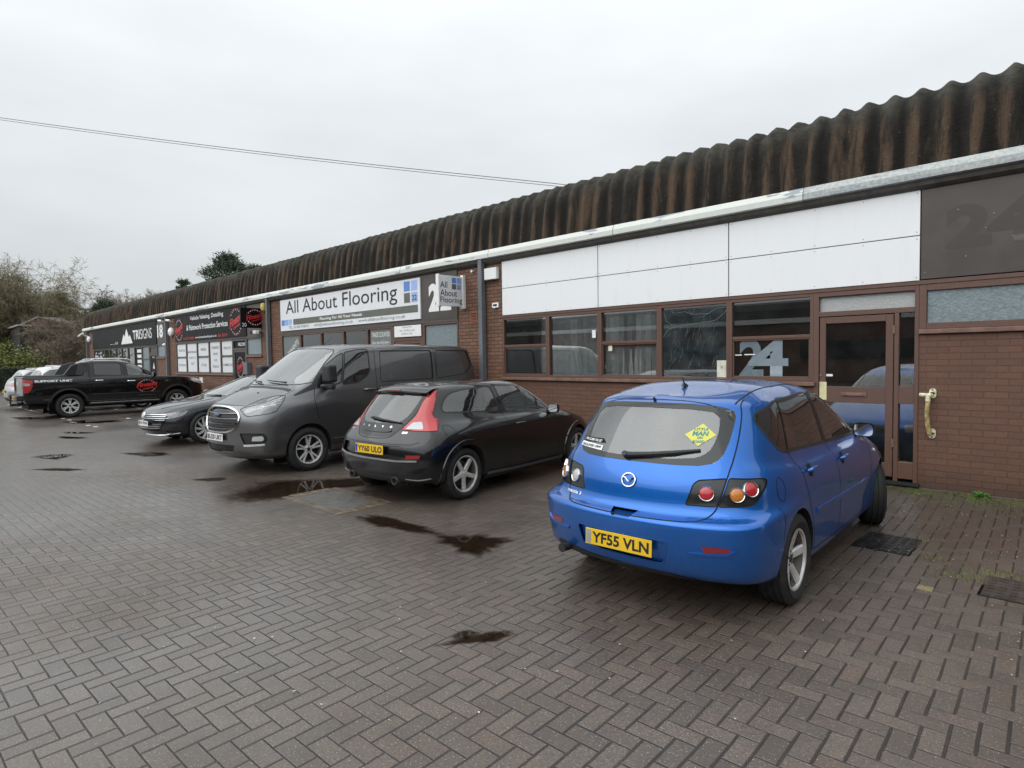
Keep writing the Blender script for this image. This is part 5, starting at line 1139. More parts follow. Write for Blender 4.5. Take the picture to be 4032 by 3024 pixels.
for fr, mm, g1 in (('BR', lambda p: p, 1), ('BL', mir, -1)):
    o_ = car.region(fr, mm(lm), 'tail_lamp', L_RED, off=.006, solid=.02); car.ribbon(fr, mm(lm), .006, closed=True).build('lamp_gap', M_SEAM, o_)
    flat(rounded(mm(wm_), .02), fr, 'clear_lens', L_CLEAR, .0085, o_, 4)
for fr, s in (('R', 1), ('L', 1)):
    a = [(-1.495, 1.10), (-1.47, 1.17), (-1.379, 1.262), (-1.256, 1.318), (-1.05, 1.350), (-.585, 1.372), (-.515, 1.10), (-.560, 1.040), (-.9, 1.055), (-1.445, 1.080)]
    b = [(-.475, 1.374), (-.05, 1.360), (.16, 1.315), (.40, 1.17), (.63, .975), (.60, .945), (-.40, 1.012)]
    for poly, nm in ((a, 'side_window'), (b, 'door_window')):
        w_ = car.region(fr, rounded(poly, .035), nm, G_CAR); car.ribbon(fr, rounded(poly, .035), .018, off=.002, closed=True).build('rubber_seal', M_PLASTIC, w_)
    sm = car.ribbon(fr, curve([(-.57, 1.38), (-.49, 1.01), (-.49, .85), (-.465, .6), (-.465, .42), (-.50, .31)]), .007); car.ribbon(fr, curve([(.66, .93), (.70, .82), (.74, .6), (.74, .30)]), .007, mb=sm)
    car.ribbon(fr, [(-.5, .305), (.74, .295)], .007, mb=sm)
    if fr == 'R': car.ribbon(fr, [(-1.575 + .075 * math.cos(t), .868 + .075 * math.sin(t)) for t in np.linspace(0, 6.28, 22)][:-1], .005, closed=True, mb=sm)
    sm.build('door_gap', M_SEAM, car.root)
    car.ribbon(fr, [(-.93, .235), (-.4, .225), (.85, .225)], .12, thick=.030).build('side_skirt', M_PLASTIC, car.root)
    p, n = car.hit(fr, -.23, .85); MB().path([p + Vector((-.10, 0, .0)) + n * .010, p + Vector((-.08, 0, .002)) + n * .034, p + Vector((.07, 0, -.002)) + n * .034, p + Vector((.10, 0, -.004)) + n * .008], [.010, .014, .014, .010], 10).build('door_handle', P_BLACK, car.root, smooth=True)
# spoiler over the glass
sp = MB(); rows = []; ny = 24
for i in range(ny + 1):
    y = -.50 + i / ny; q = abs(y) / .50; tip = -1.69 + .13 * q ** 2.2; zt = 1.372 - .035 * q ** 2
    rows.append([(-1.36, y, 1.405 - .03 * q * q), (-1.50, y, 1.410 - .035 * q * q), (tip, y, zt), (tip - .012, y, zt - .018), (tip + .012, y, zt - .036), (-1.60, y, 1.285 + .05 * q * q), (-1.55, y, 1.29 + .05 * q * q)])
vs = [p for r_ in rows for p in r_]; k_ = 7
sp.add(vs, [(i * k_ + j, i * k_ + (j + 1) % k_, (i + 1) * k_ + (j + 1) % k_, (i + 1) * k_ + j) for i in range(ny) for j in range(k_)] + [tuple(range(k_)), tuple(ny * k_ + j for j in range(k_ - 1, -1, -1))])
so_ = sp.build('roof_spoiler', P_BLACK, car.root, smooth=True, angle=45)
MB().path([(-1.702 + .0, -.12, 1.356), (-1.704, 0, 1.357), (-1.702, .12, 1.356)], .010, 6).build('high_brake_lamp', L_RDARK, so_)
# tailgate gap, bumper, recess
car.ribbon('B', curve([(.46, 1.30), (.475, 1.1), (.425, .965), (.345, .865), (.25, .805), (0, .792), (-.25, .805), (-.345, .865), (-.425, .965), (-.475, 1.1), (-.46, 1.30)]), .008).build('tailgate_gap', M_SEAM, car.root)
car.ribbon('B', [(.70, .765), (.58, .742), (.3, .737), (-.3, .737), (-.60, .735), (-.70, .765)], .006).build('bumper_gap', M_SEAM, car.root)
rc = rounded([(.60, .725), (-.485, .722), (-.57, .585), (-.43, .562), (.52, .575), (.66, .60)], .02); o_ = car.region('B', rc, 'plate_recess', P_BLACK, off=-.025); car.ribbon('B', rc, .012, closed=True, thick=.003).build('edge', P_BLACK, o_, smooth=True)
pc, pn_ = car.hit('B', .0, .66); plate(car, 'B', REARM(pc.x - .008, -.005, .662, 3), 'YY60 ULO', M_YPLATE, band=simple('blue_band', (.03, .06, .35), .4))
M_GREYTRIM = simple('grey_bumper_trim', (.20, .20, .20), .4)
car.ribbon('B', [(.70, .585), (.52, .562), (.2, .553), (-.2, .548), (-.44, .540), (-.70, .548)], .022, thick=.012).build('bumper_strip', M_GREYTRIM, car.root, smooth=True)
for s in (1, -1):
    car.region('B', [(s * .495, .612), (s * .735, .618), (s * .725, .574), (s * .50, .568)], 'reflector', L_RDARK, off=.002)
    car.ribbon('B', curve([(s * .53, .325), (s * .68, .315), (s * .80, .335)]), .012, thick=.010).build('bumper_lip', M_GREYTRIM, car.root)
    e_ = MB().lathe([(.038, 0), (.045, .0), (.047, -.10), (.040, -.10), (.040, .0)], (0, 0, 0), 'Y', 20).tube((0, 0, 0), (0, -.005, 0), .038).build('exhaust', simple('sooty_steel', (.12, .115, .11), .35, .6), car.root, smooth=True)
    e_.location = (-1.985, s * .40, .30); e_.rotation_euler = (0, 0, R(-90))
car.region('B', [(.62, .36), (-.62, .36), (-.58, .22), (.58, .22)], 'rear_diffuser', M_PLASTIC, off=.002)
for i, ch in enumerate('VOLVO'): car.words(ch, 'B', .29 - i * .130, .29 - i * .130 - .030, .915, .940, M_CHROME, .004, bold=.04)
car.words('D3', 'B', -.434, -.50, .855, .878, M_CHROME, .003, bold=.05); car.words('C30', 'B', .60, .50, .86, .882, M_CHROME, .003, bold=.05)
car.ribbon('B', curve([(.27, .885), (.2, .872), (0, .868), (-.2, .872), (-.275, .882)]), .022, thick=.014).build('tailgate_handle', M_PLASTICG, car.root, smooth=True)
P_ = [car.hit('B', a, b) for a, b in ((.14, 1.015), (.06, 1.012), (-.05, .998), (-.22, .985), (-.38, .970))]; wb = MB(); wb.path([q + m_ * h_ for (q, m_), h_ in zip(P_, (.02, .035, .035, .025, .02))], [.014, .018, .017, .010, .006], 8); wb.build('rear_wiper', M_PLASTIC, car.root, smooth=True)
car.region('F', rounded([(.60, 1.34), (-.60, 1.34), (-.70, 1.02), (-.5, 1.0), (.5, 1.0), (.70, 1.02)], .05), 'windscreen', G_CAR, facing=.05)
for s in (1, -1): car.region('F', rounded([(s * .42, .70), (s * .74, .76), (s * .80, .70), (s * .74, .62), (s * .50, .60)], .03), 'headlamp', L_CLEAR)
BODY = car.body(P_BLACK)
ST = dict(n=5, w0=.062, w1=.060, flat=1, lip=.86, cap=M_ALLOY)
for s in (1, -1): wheel(car, 1.30, s * .790, .3185, .222, .205, ST, 3)
for s in (1, -1): wheel(car, -1.34, s * .792, .3185, .222, .205, dict(ST, phase=124))
mirror(car, .52, -.935, 1.00, .08, .088, .068, P_BLACK); mirror(car, .52, .935, 1.00, .08, .088, .068, P_BLACK)
it = MB().box(-1.75, 1.5, -.66, .66, .28, .40).box(.50, .95, -.64, .64, .42, .93)
for y in (-.36, .36): seat(it, -.12, y, .42)
seat(it, -.92, -.30, .45, .46, .52); seat(it, -.92, .30, .45, .46, .52)
it.build('interior', M_INT, car.root, bevel=.015); steering(car, .33, -.36, .93)
MB().box(-1.6, 1.8, -.66, .66, .19, .30).box(-1.95, -1.6, -.5, .5, .25, .34).build('underbody', M_UNDER, car.root)
# ------------------------------------------------------------------ the grey van
P_GREY = paint('metallic_dark_grey_paint', (.155, .155, .16), .36, 1., .9, .25, dirt=.25, z1=.9)
car = Vehicle('parked_van', (-10.12, -2.80, 0), R(-85.5), 'metallic dark grey panel van facing out between the black hatchback and the dark saloon', 'van')
sq = dict(kr=.16, yr=(.998, .97, .5))
TL = [dict(z=(.25, .24, .30), w=.87, xf=2.34, xr=-2.40, kf=.58, **sq),
      dict(z=(.32, .30, .36), w=.94, xf=2.44, xr=-2.46, kf=.64, yf=(.48, .87, .98), **sq),
      dict(z=(.48, .50, .50), w=.980, xf=2.49, xr=-2.49, kf=.70, yf=(.48, .87, .98), **sq),
      dict(z=(.70, .74, .70), w=.986, xf=2.50, xr=-2.49, kf=.74, yf=(.48, .88, .98), **sq),
      dict(z=(.90, .92, .92), w=.986, xf=2.48, xr=-2.485, kf=.78, yf=(.48, .88, .98), **sq),
      dict(z=(1.05, 1.06, 1.06), w=.985, xf=2.42, xr=-2.48, kf=.82, yf=(.47, .86, .98), **sq),
      dict(z=(1.145, 1.17, 1.20), w=.978, xf=2.26, xr=-2.475, kf=.80, yf=(.46, .84, .97), **sq),
      dict(z=(1.26, 1.27, 1.34), w=.968, xf=2.00, xr=-2.465, kf=.68, yf=(.46, .84, .97), **sq),
      dict(z=(1.345, 1.37, 1.48), w=.955, xf=1.74, xr=-2.45, kf=.50, yf=(.47, .86, .97), **sq),
      dict(z=(1.55, 1.56, 1.62), w=.928, xf=1.45, xr=-2.43, kf=.46, yf=(.47, .86, .97), **sq),
      dict(z=(1.80, 1.80, 1.80), w=.888, xf=1.10, xr=-2.39, kf=.42, yf=(.47, .86, .97), **sq),
      dict(z=(1.93, 1.93, 1.93), w=.85, xf=.91, xr=-2.36, kf=.40, yf=(.47, .86, .97), **sq),
      dict(z=(1.985, 1.995, 1.99), w=.77, xf=.78, xr=-2.32, kf=.36, kr=.2),
      dict(z=(2.01, 2.035, 2.02), w=.40, xf=.68, xr=-2.28, kf=.3, kr=.2),
      dict(z=(2.015, 2.045, 2.025), w=.0, xf=.66, xr=-2.27, kf=.3, kr=.2)]
car.shell(TL)
#FEATURES
arches(car, (1.47, -1.46), .395, .365, ymin=.55)
ws = [(.0, 1.955), (.45, 1.950), (.66, 1.93), (.73, 1.88), (.78, 1.72), (.86, 1.50), (.89, 1.40), (.80, 1.375), (.5, 1.365), (0, 1.36)]
wsg = car.region('F', sym(ws), 'windscreen', glass('screen_glass', (.40, .46, .46), .05, (.4, .43, .43), .14), facing=.05); car.ribbon('F', sym(ws), .02, off=.002, closed=True).build('rubber_seal', M_PLASTIC, wsg)
for fr, s in (('L', 1), ('R', 1)):
    w1 = [(1.33, 1.305), (1.12, 1.63), (.84, 1.82), (.72, 1.875), (.845, 1.385), (1.08, 1.315)]; w2 = [(.69, 1.88), (.46, 1.925), (.235, 1.935), (.245, 1.56), (.32, 1.47), (.50, 1.37), (.825, 1.345)]
    for poly, nm in ((w1, 'quarter_window'), (w2, 'door_window')):
        w_ = car.region(fr, rounded(poly, .03), nm, G_CARD); car.ribbon(fr, rounded(poly, .03), .022, off=.002, closed=True).build('rubber_seal', M_PLASTIC, w_)
    fl = [(1.66, 1.20), (1.34, 1.29), (1.30, 1.34), (1.16, 1.55), (1.20, 1.56), (1.37, 1.37), (1.68, 1.215)]
    car.region(fr, fl, 'black_corner_trim', M_PLASTIC, off=.003)
    sm = car.ribbon(fr, curve([(1.20, 1.56), (1.28, 1.42), (1.35, 1.25), (1.36, 1.10), (1.33, .92), (1.28, .80)]), .009); car.ribbon(fr, curve([(.10, 1.96), (.12, 1.6), (.13, 1.2), (.13, .6), (.15, .36)]), .009, mb=sm)
    car.ribbon(fr, curve([(1.14, 1.62), (.86, 1.84), (.60, 1.935), (.10, 1.965)]), .007, mb=sm)
    car.ribbon(fr, [(.02, 1.955), (-1.31, 1.965), (-1.31, .36)], .009, mb=sm); car.ribbon(fr, [(.02, 1.30), (-1.31, 1.30), (-2.4, 1.28)], .006, mb=sm); car.ribbon(fr, [(-2.30, 1.95), (-2.42, 1.3), (-2.44, .5)], .008, mb=sm)
    sm.build('door_gap', M_SEAM, car.root)
    for poly in ([(-.02, 1.905), (-1.25, 1.915), (-1.22, 1.375), (.04, 1.36)], [(-1.36, 1.915), (-2.22, 1.91), (-2.31, 1.62), (-2.10, 1.44), (-1.33, 1.375)]):
        q = car.region(fr, rounded(poly, .05), 'side_panel', P_GREY, off=-.012); car.ribbon(fr, rounded(poly, .05), .012, off=.001, closed=True).build('panel_edge', M_SEAM, q)
    car.ribbon(fr, [(1.05, .43), (-1.03, .43)], .11, thick=.022).build('sill_moulding', M_PLASTIC, car.root); car.ribbon(fr, [(.0, 1.02), (-1.0, 1.02), (-2.35, 1.02)], .02, thick=.006).build('side_crease', P_GREY, car.root, smooth=True)
    p, n = car.hit(fr, .285, 1.235); MB().path([p + Vector((-.12, 0, .0)) + n * .010, p + Vector((-.09, 0, .002)) + n * .04, p + Vector((.08, 0, .006)) + n * .04, p + Vector((.12, 0, .004)) + n * .008], [.013, .018, .018, .012], 10).build('door_handle', P_GREY, car.root, smooth=True)
# front: grille, lamps, bumper
gr = curve([(.0, 1.055), (.25, 1.045), (.44, 1.00), (.52, .93), (.53, .86), (.50, .78), (.43, .715), (.28, .675), (.0, .665)], 4)
G_ = car.region('F', sym(gr), 'grille', M_PLASTICG, off=-.03); car.ribbon('F', sym(gr), .030, closed=True, thick=.018).build('chrome_surround', M_CHROME, G_, smooth=True)
sl = MB()
for z, h in ((.965, .47), (.885, .49), (.805, .47), (.73, .43)): car.ribbon('F', [(-h, z), (-h * .5, z - .008), (0, z - .01), (h * .5, z - .008), (h, z)], .020, thick=.004, mb=sl)
sl.build('grille_bars', simple('satin_bar', (.22, .22, .225), .25, .8), G_, smooth=True)
sl = MB()
for z, h in ((.925, .49), (.845, .49), (.768, .46), (.70, .38)): car.ribbon('F', [(-h, z), (0, z - .01), (h, z)], .042, off=-.015, mb=sl)
sl.build('grille_mesh', M_PLASTIC, G_)
p, n = car.hit('F', 0, .925); em = MB().lathe([(0, .012), (.05, .010), (.075, .006), (.082, 0)], axis='Z', n=32); q_ = Matrix.Translation(p + n * .012) @ n.to_track_quat('Z', 'Y').to_matrix().to_4x4() @ Matrix.Diagonal((1, .42, 1, 1)); em.v = [tuple(q_ @ Vector(v)) for v in em.v]; em.build('emblem', simple('blue_oval', (.06, .09, .16), .2, .5), car.root, smooth=True)
hl = [(-1.312, 1.02), (-1.20, 1.085), (-1.02, 1.168), (-.86, 1.205), (-.70, 1.222), (-.672, 1.20), (-.690, 1.115), (-.765, .985), (-.86, .955), (-1.17, .915), (-1.232, .945)]
for fr, mm, g1 in (('FL', lambda p: p, 1), ('FR', mir, -1)):
    pl_ = rounded(mm(hl), .015); hs = car.take(car.cut(fr, pl_), 'headlamp', M_PLASTICG, off=-.035, keep=True)
    for a, b, r_ in ((-1.16, 1.01, .045), (-.98, 1.05, .055), (-.82, 1.09, .045)): dome(car, fr, a * g1, b, r_, M_CHROME, 'reflector', ring=M_ALLOY2, sink=.025, bulge=-.3, parent=hs); dome(car, fr, a * g1, b, r_ * .5, L_CLEAR, 'bulb', ring=None, sink=.018, parent=hs)
    rb = MB(); 
    for k_ in range(3): car.ribbon(fr, mm([(-1.24, .98 - k_ * .02 + .03), (-1.0, 1.115 - k_ * .03), (-.72, 1.19 - k_ * .035)]), .014, off=-.014, mb=rb)
    rb.build('reflector_strip', M_ALLOY2, hs)
    car.region(fr, pl_, 'headlamp_cover', G_LENS, hs, off=.0); car.ribbon(fr, pl_, .012, off=.002, closed=True).build('lamp_edge', M_PLASTIC, hs)
    fg = [(-1.31, .665), (-.93, .665), (-.875, .60), (-.90, .51), (-1.24, .50)]; f_ = car.region(fr, rounded(mm(fg), .03), 'fog_lamp_recess', M_PLASTIC, off=-.02)
    lp = [(-1.10, .615), (-.95, .622), (-.925, .585), (-.94, .545), (-1.12, .545)]; flat(rounded(mm(lp), .02), fr, 'fog_lamp', L_CLEAR, -.01, f_, 3)
    car.ribbon(fr, mm([(-1.24, .475), (-1.08, .482), (-.92, .49)]), .03, thick=.012).build('silver_trim', M_ALLOY2, car.root, smooth=True)
car.region('F', rounded([(.44, .475), (-.44, .475), (-.38, .36), (.38, .36)], .02), 'lower_grille', M_PLASTIC, off=-.02); sl = MB()
for z in (.45, .42, .39): car.ribbon('F', [(-.41, z), (0, z - .004), (.41, z)], .010, off=-.004, mb=sl)
sl.build('grille_bars', M_PLASTICG, car.root)
pc, _n = car.hit('F', 0, .585); plate(car, 'F', FRONTM(pc.x + .018, 0, .588, 2), 'BU20 UKT', M_WPLATE)
bn = MB(); car.ribbon('T', curve([(2.30, .55), (2.15, .70), (1.85, .80), (1.62, .83)]), .008, mb=bn); car.ribbon('T', curve([(2.30, -.55), (2.15, -.70), (1.85, -.80), (1.62, -.83)]), .008, mb=bn); car.ribbon('F', [(-.52, 1.075), (0, 1.088), (.52, 1.075)], .009, mb=bn); bn.build('bonnet_gap', M_SEAM, car.root)
cw_ = [(1.70, .75), (1.70, -.75), (1.795, -.60), (1.83, 0), (1.795, .60)]; car.ribbon('T', [(1.69, .80), (1.76, .4), (1.78, 0), (1.76, -.4), (1.69, -.80)], .07, off=.003).build('scuttle', M_PLASTIC, car.root)
for y0, y1 in ((.55, .02), (-.10, -.62)):
    P_ = [car.hit('F', y0 + (y1 - y0) * t, 1.385 + .03 * t) for t in (0, .3, .65, 1)]; MB().path([q + m_ * .025 for q, m_ in P_], [.016, .010, .009, .006], 6).build('wiper', M_PLASTIC, car.root)
for y in (.35, -.35): p, n = car.hit('T', 1.98, y); MB().tube(p, p + n * .012, .016, .008, 8).build('washer_jet', M_PLASTIC, car.root)
BODY = car.body(P_GREY)
ST = dict(n=5, w0=.030, w1=.034, double=.19, inner=.7, flat=1, lip=.80, cap=M_DARKALLOY, disc=M_UNDER)
for s in (1, -1): wheel(car, 1.47, s * .865, .343, .225, .22, ST, -3, mat=M_ALLOY2); wheel(car, -1.46, s * .865, .343, .225, .22, ST, mat=M_ALLOY2)
for s in (1, -1):
    y = s * 1.13; m = MB(); h = MB().box(-.07, .09, -.11, .11, -.02, .27).build('door_mirror', M_PLASTIC, car.root, bevel=.04, loc=(1.14, y * .945, 1.41)); MB().box(-.05, .05, -.10, .10, -.13, -.03).build('mirror_base', M_PLASTIC, h, bevel=.03); MB().tube((0, -s * .05, -.07), (.10, -s * .22, -.09), .035, .045).build('arm', M_PLASTIC, h)
    MB().box(-.073, -.070, -.09, .09, .0, .25).build('mirror_glass', M_MIRROR, h)
it = MB().box(-2.3, 1.6, -.80, .80, .40, .50).box(1.05, 1.62, -.82, .82, .5, 1.28).box(-.12, -.06, -.85, .85, .5, 1.92)
for y in (-.5, .1, .52): seat(it, .45, y, .68, .46, .72, -.12)
it.build('interior', M_INT, car.root, bevel=.02); steering(car, .98, -.48, 1.30, 35, .2)
MB().box(-.55, -.48, .20, .75, .0, .01).build('dash_papers', M_PLAINWHITE, car.root, loc=(1.95, 0, 1.29))
hv = MB().add([(.28, .18, 1.25), (.28, .55, 1.25), (.22, .55, 1.78), (.22, .18, 1.78)], [(0, 1, 2, 3)]); hv.build('pale_seat_cover', simple('pale_cover', (.40, .42, .40), .8), car.root, fix=False)
MB().box(-2.1, 1.8, -.68, .68, .24, .40).build('underbody', M_UNDER, car.root)
p, n = car.hit('T', .55, .0); MB().tube(p, p + Vector((-.12, .0, .10)) * 1.6, .006, .003, 6).tube(p + Vector((0, 0, -.01)), p + Vector((0, 0, .02)), .02, .015, 10).build('roof_aerial', M_PLASTIC, car.root)
# ------------------------------------------------------------------ the dark saloon
P_SAL = paint('dark_grey_pearl_paint', (.034, .035, .040), .30, 1., .9, .2, dirt=.05)
car = Vehicle('parked_car', (-14.85, -2.64, 0), R(-86), 'low dark saloon with a chrome slatted grille facing out left of the grey van', 'car')
SL = [dict(z=(.20, .20, .25), w=.82, xf=2.26, xr=-2.20, kf=.62, kr=.4),
      dict(z=(.26, .26, .30), w=.89, xf=2.38, xr=-2.34, kf=.72, kr=.45),
      dict(z=(.42, .42, .45), w=.93, xf=2.44, xr=-2.42, kf=.80, kr=.5),
      dict(z=(.58, .60, .62), w=.935, xf=2.43, xr=-2.43, kf=.84, kr=.5),
      dict(z=(.70, .74, .78), w=.932, xf=2.38, xr=-2.42, kf=.86, kr=.5),
      dict(z=(.775, .84, .90), w=.922, xf=2.27, xr=-2.40, kf=.86, kr=.5),
      dict(z=(.86, .89, .98), w=.90, xf=1.90, xr=-2.36, kf=.74, kr=.45),
      dict(z=(.965, .955, 1.02), w=.845, xf=1.22, xr=-2.20, kf=.50, kr=.45),
      dict(z=(1.10, 1.09, 1.10), w=.775, xf=.86, xr=-1.90, kf=.46, kr=.5),
      dict(z=(1.26, 1.25, 1.24), w=.70, xf=.45, xr=-1.50, kf=.42, kr=.5),
      dict(z=(1.36, 1.355, 1.34), w=.635, xf=.20, xr=-1.15, kf=.40, kr=.45),
      dict(z=(1.41, 1.42, 1.40), w=.50, xf=.06, xr=-.95, kf=.3, kr=.3),
      dict(z=(1.425, 1.445, 1.42), w=.26, xf=.0, xr=-.85, kf=.3, kr=.3),
      dict(z=(1.43, 1.45, 1.425), w=.0, xf=-.02, xr=-.82, kf=.3, kr=.3)]
car.shell(SL)
#FEATURES

arches(car, (1.50, -1.34), .365, .345, ymin=.52)
ws = [(.0, 1.385), (.40, 1.375), (.57, 1.34), (.66, 1.18), (.74, 1.03), (.66, .995), (0, .985)]
wsg = car.region('F', sym(ws), 'windscreen', MATS['screen_glass'], facing=.05); car.ribbon('F', sym(ws), .02, off=.002, closed=True).build('rubber_seal', M_PLASTIC, wsg)
for fr in ('L', 'R'):
    poly = rounded([(.95, 1.00), (.55, 1.20), (.10, 1.36), (-.6, 1.375), (-1.2, 1.29), (-1.55, 1.10), (-1.4, 1.02)], .03)
    w_ = car.region(fr, poly, 'side_windows', G_CARD); car.ribbon(fr, poly, .014, off=.003, closed=True).build('chrome_trim', M_CHROME, w_); car.ribbon(fr, [(-.28, 1.375), (-.36, 1.01)], .07, off=.004).build('pillar_trim', M_PLASTICG, w_)
    sm = car.ribbon(fr, curve([(.92, .98), (.90, .85), (.84, .6), (.86, .3)]), .007); car.ribbon(fr, [(-.33, 1.0), (-.30, .3)], .007, mb=sm); car.ribbon(fr, [(2.02, .70), (1.2, .84), (.93, .87)], .007, mb=sm); sm.build('door_gap', M_SEAM, car.root)
# full-width grille with chrome slats
gr = curve([(.0, .672), (.35, .668), (.62, .640), (.66, .60), (.62, .47), (.56, .36), (.45, .325), (0, .32)], 3)
G_ = car.region('F', sym(gr), 'grille', M_PLASTICG, off=-.02); sl = MB()
for i, z in enumerate((.665, .628, .590, .552, .512, .470, .428, .386)):
    h = .62 - max(0, (.55 - z)) * .6; car.ribbon('F', [(-h, z), (-h * .5, z - .004), (0, z - .005), (h * .5, z - .004), (h, z)], .012, thick=.006, mb=sl)
sl.build('chrome_slats', M_CHROME, G_, smooth=True)
car.ribbon('F', curve([(-.78, .27), (-.5, .235), (0, .225), (.5, .235), (.78, .27)]), .016, thick=.014).build('lower_chrome_strip', M_CHROME, car.root, smooth=True)
p, n = car.hit('F', 0, .645); em = MB().lathe([(0, .014), (.055, .012), (.062, .006), (.066, 0)], axis='Z', n=28); q_ = Matrix.Translation(p + n * .012) @ n.to_track_quat('Z', 'Y').to_matrix().to_4x4(); em.v = [tuple(q_ @ Vector(v)) for v in em.v]; em.build('emblem', M_CHROME, car.root, smooth=True)
hl = [(-1.42, .60), (-1.36, .672), (-1.15, .69), (-.977, .707), (-.712, .740), (-.705, .725), (-.783, .645), (-.926, .598), (-1.20, .570)]
for fr, mm, g1 in (('FL', lambda p: p, 1), ('FR', mir, -1)):
    pl_ = rounded(mm(hl), .015); hs = car.take(car.cut(fr, pl_), 'headlamp', M_PLASTICG, off=-.03, keep=True)
    car.region(fr, pl_, 'headlamp_cover', G_LENS, hs); st = MB()
    car.ribbon(fr, mm([(-1.28, .585), (-1.02, .592), (-.96, .605), (-.90, .655)]), .014, off=-.004, mb=st); car.ribbon(fr, mm([(-.93, .615), (-.86, .625), (-.80, .655), (-.735, .725)]), .014, off=-.004, mb=st); st.build('light_strip', M_PLAINWHITE, hs)
    ck = [(-1.12, .335), (-.86, .335), (-.84, .27), (-1.10, .25)]; car.region(fr, mm(ck), 'bumper_vent', M_PLASTIC, off=-.02); car.ribbon(fr, mm([(-1.12, .275), (-.97, .268), (-.85, .28)]), .012, thick=.008).build('chrome_trim', M_CHROME, car.root)
pc, _n = car.hit('F', 0, .47); plate(car, 'F', FRONTM(pc.x + .012, .06, .475, 2), 'BJ19 FKW', M_WPLATE)
bn = MB(); 
for s in (1, -1): car.ribbon('T', curve([(2.25, s * .55), (2.0, s * .70), (1.6, s * .77), (1.25, s * .78)]), .008, mb=bn); car.ribbon('T', curve([(2.2, s * .35), (1.9, s * .50), (1.5, s * .56), (1.2, s * .57)]), .012, thick=.006).build('bonnet_crease', P_SAL, car.root, smooth=True)
bn.build('bonnet_gap', M_SEAM, car.root)
P_ = [car.hit('F', a, .99) for a in (.55, .3, .05)]; MB().path([q + m_ * .02 for q, m_ in P_], [.014, .010, .006], 6).build('wiper', M_PLASTIC, car.root)
BODY = car.body(P_SAL)
ST = dict(n=10, w0=.05, w1=.052, twist=.35, dish=.7, cap=M_DARKALLOY)
for s in (1, -1): wheel(car, 1.50, s * .80, .345, .245, .245, ST, 0, mat=M_ALLOY2); wheel(car, -1.34, s * .80, .345, .245, .245, ST, mat=M_ALLOY2)
mirror(car, .66, -.965, 1.02, .085, .095, .062, P_SAL); mirror(car, .66, .965, 1.02, .085, .095, .062, P_SAL)
it = MB().box(-1.9, 1.5, -.68, .68, .28, .40).box(.62, 1.12, -.68, .68, .42, .93)
for y in (-.38, .38): seat(it, -.05, y, .38)
it.build('interior', M_INT, car.root, bevel=.015); MB().box(-1.8, 1.85, -.68, .68, .17, .30).build('underbody', M_UNDER, car.root)
# ------------------------------------------------------------------ the black pickup
P_PICK = paint('gloss_black_pickup_paint', (.003, .003, .0035), .25, 1., dirt=.06)
car = Vehicle('parked_pickup', (-25.22, -3.25, 0), R(90.5), 'black double-cab pickup with SUPPORT UNIT lettering and a red script emblem on its door', 'pickup')
rq = dict(kr=.12, yr=(.998, .98, .5))
PL = [dict(z=(.48, .46, .52), w=.84, xf=2.70, xr=-2.62, kf=.45, **rq),
      dict(z=(.52, .50, .58), w=.90, xf=2.80, xr=-2.67, kf=.52, **rq),
      dict(z=(.68, .68, .72), w=.93, xf=2.87, xr=-2.68, kf=.58, **rq),
      dict(z=(.90, .92, .92), w=.935, xf=2.87, xr=-2.68, kf=.60, **rq),
      dict(z=(1.06, 1.13, 1.15), w=.93, xf=2.82, xr=-2.68, kf=.60, **rq),
      dict(z=(1.16, 1.25, 1.31), w=.915, xf=2.66, xr=-2.67, kf=.58, **rq),
      dict(z=(1.22, 1.30, 1.37), w=.89, xf=2.25, xr=-2.66, kf=.5, **rq),
      dict(z=(1.28, 1.33, 1.375), w=.84, xf=1.36, xr=-1.10, kf=.40, **rq),
      dict(z=(1.50, 1.50, 1.50), w=.80, xf=1.02, xr=-1.08, kf=.38, **rq),
      dict(z=(1.70, 1.71, 1.70), w=.74, xf=.64, xr=-1.04, kf=.34, **rq),
      dict(z=(1.81, 1.82, 1.81), w=.70, xf=.40, xr=-1.00, kf=.32, **rq),
      dict(z=(1.86, 1.87, 1.86), w=.56, xf=.24, xr=-.96, kf=.3, kr=.1),
      dict(z=(1.88, 1.895, 1.88), w=.28, xf=.18, xr=-.94, kf=.3, kr=.1),
      dict(z=(1.885, 1.90, 1.885), w=.0, xf=.16, xr=-.92, kf=.3, kr=.1)]
car.shell(PL)
#FEATURES

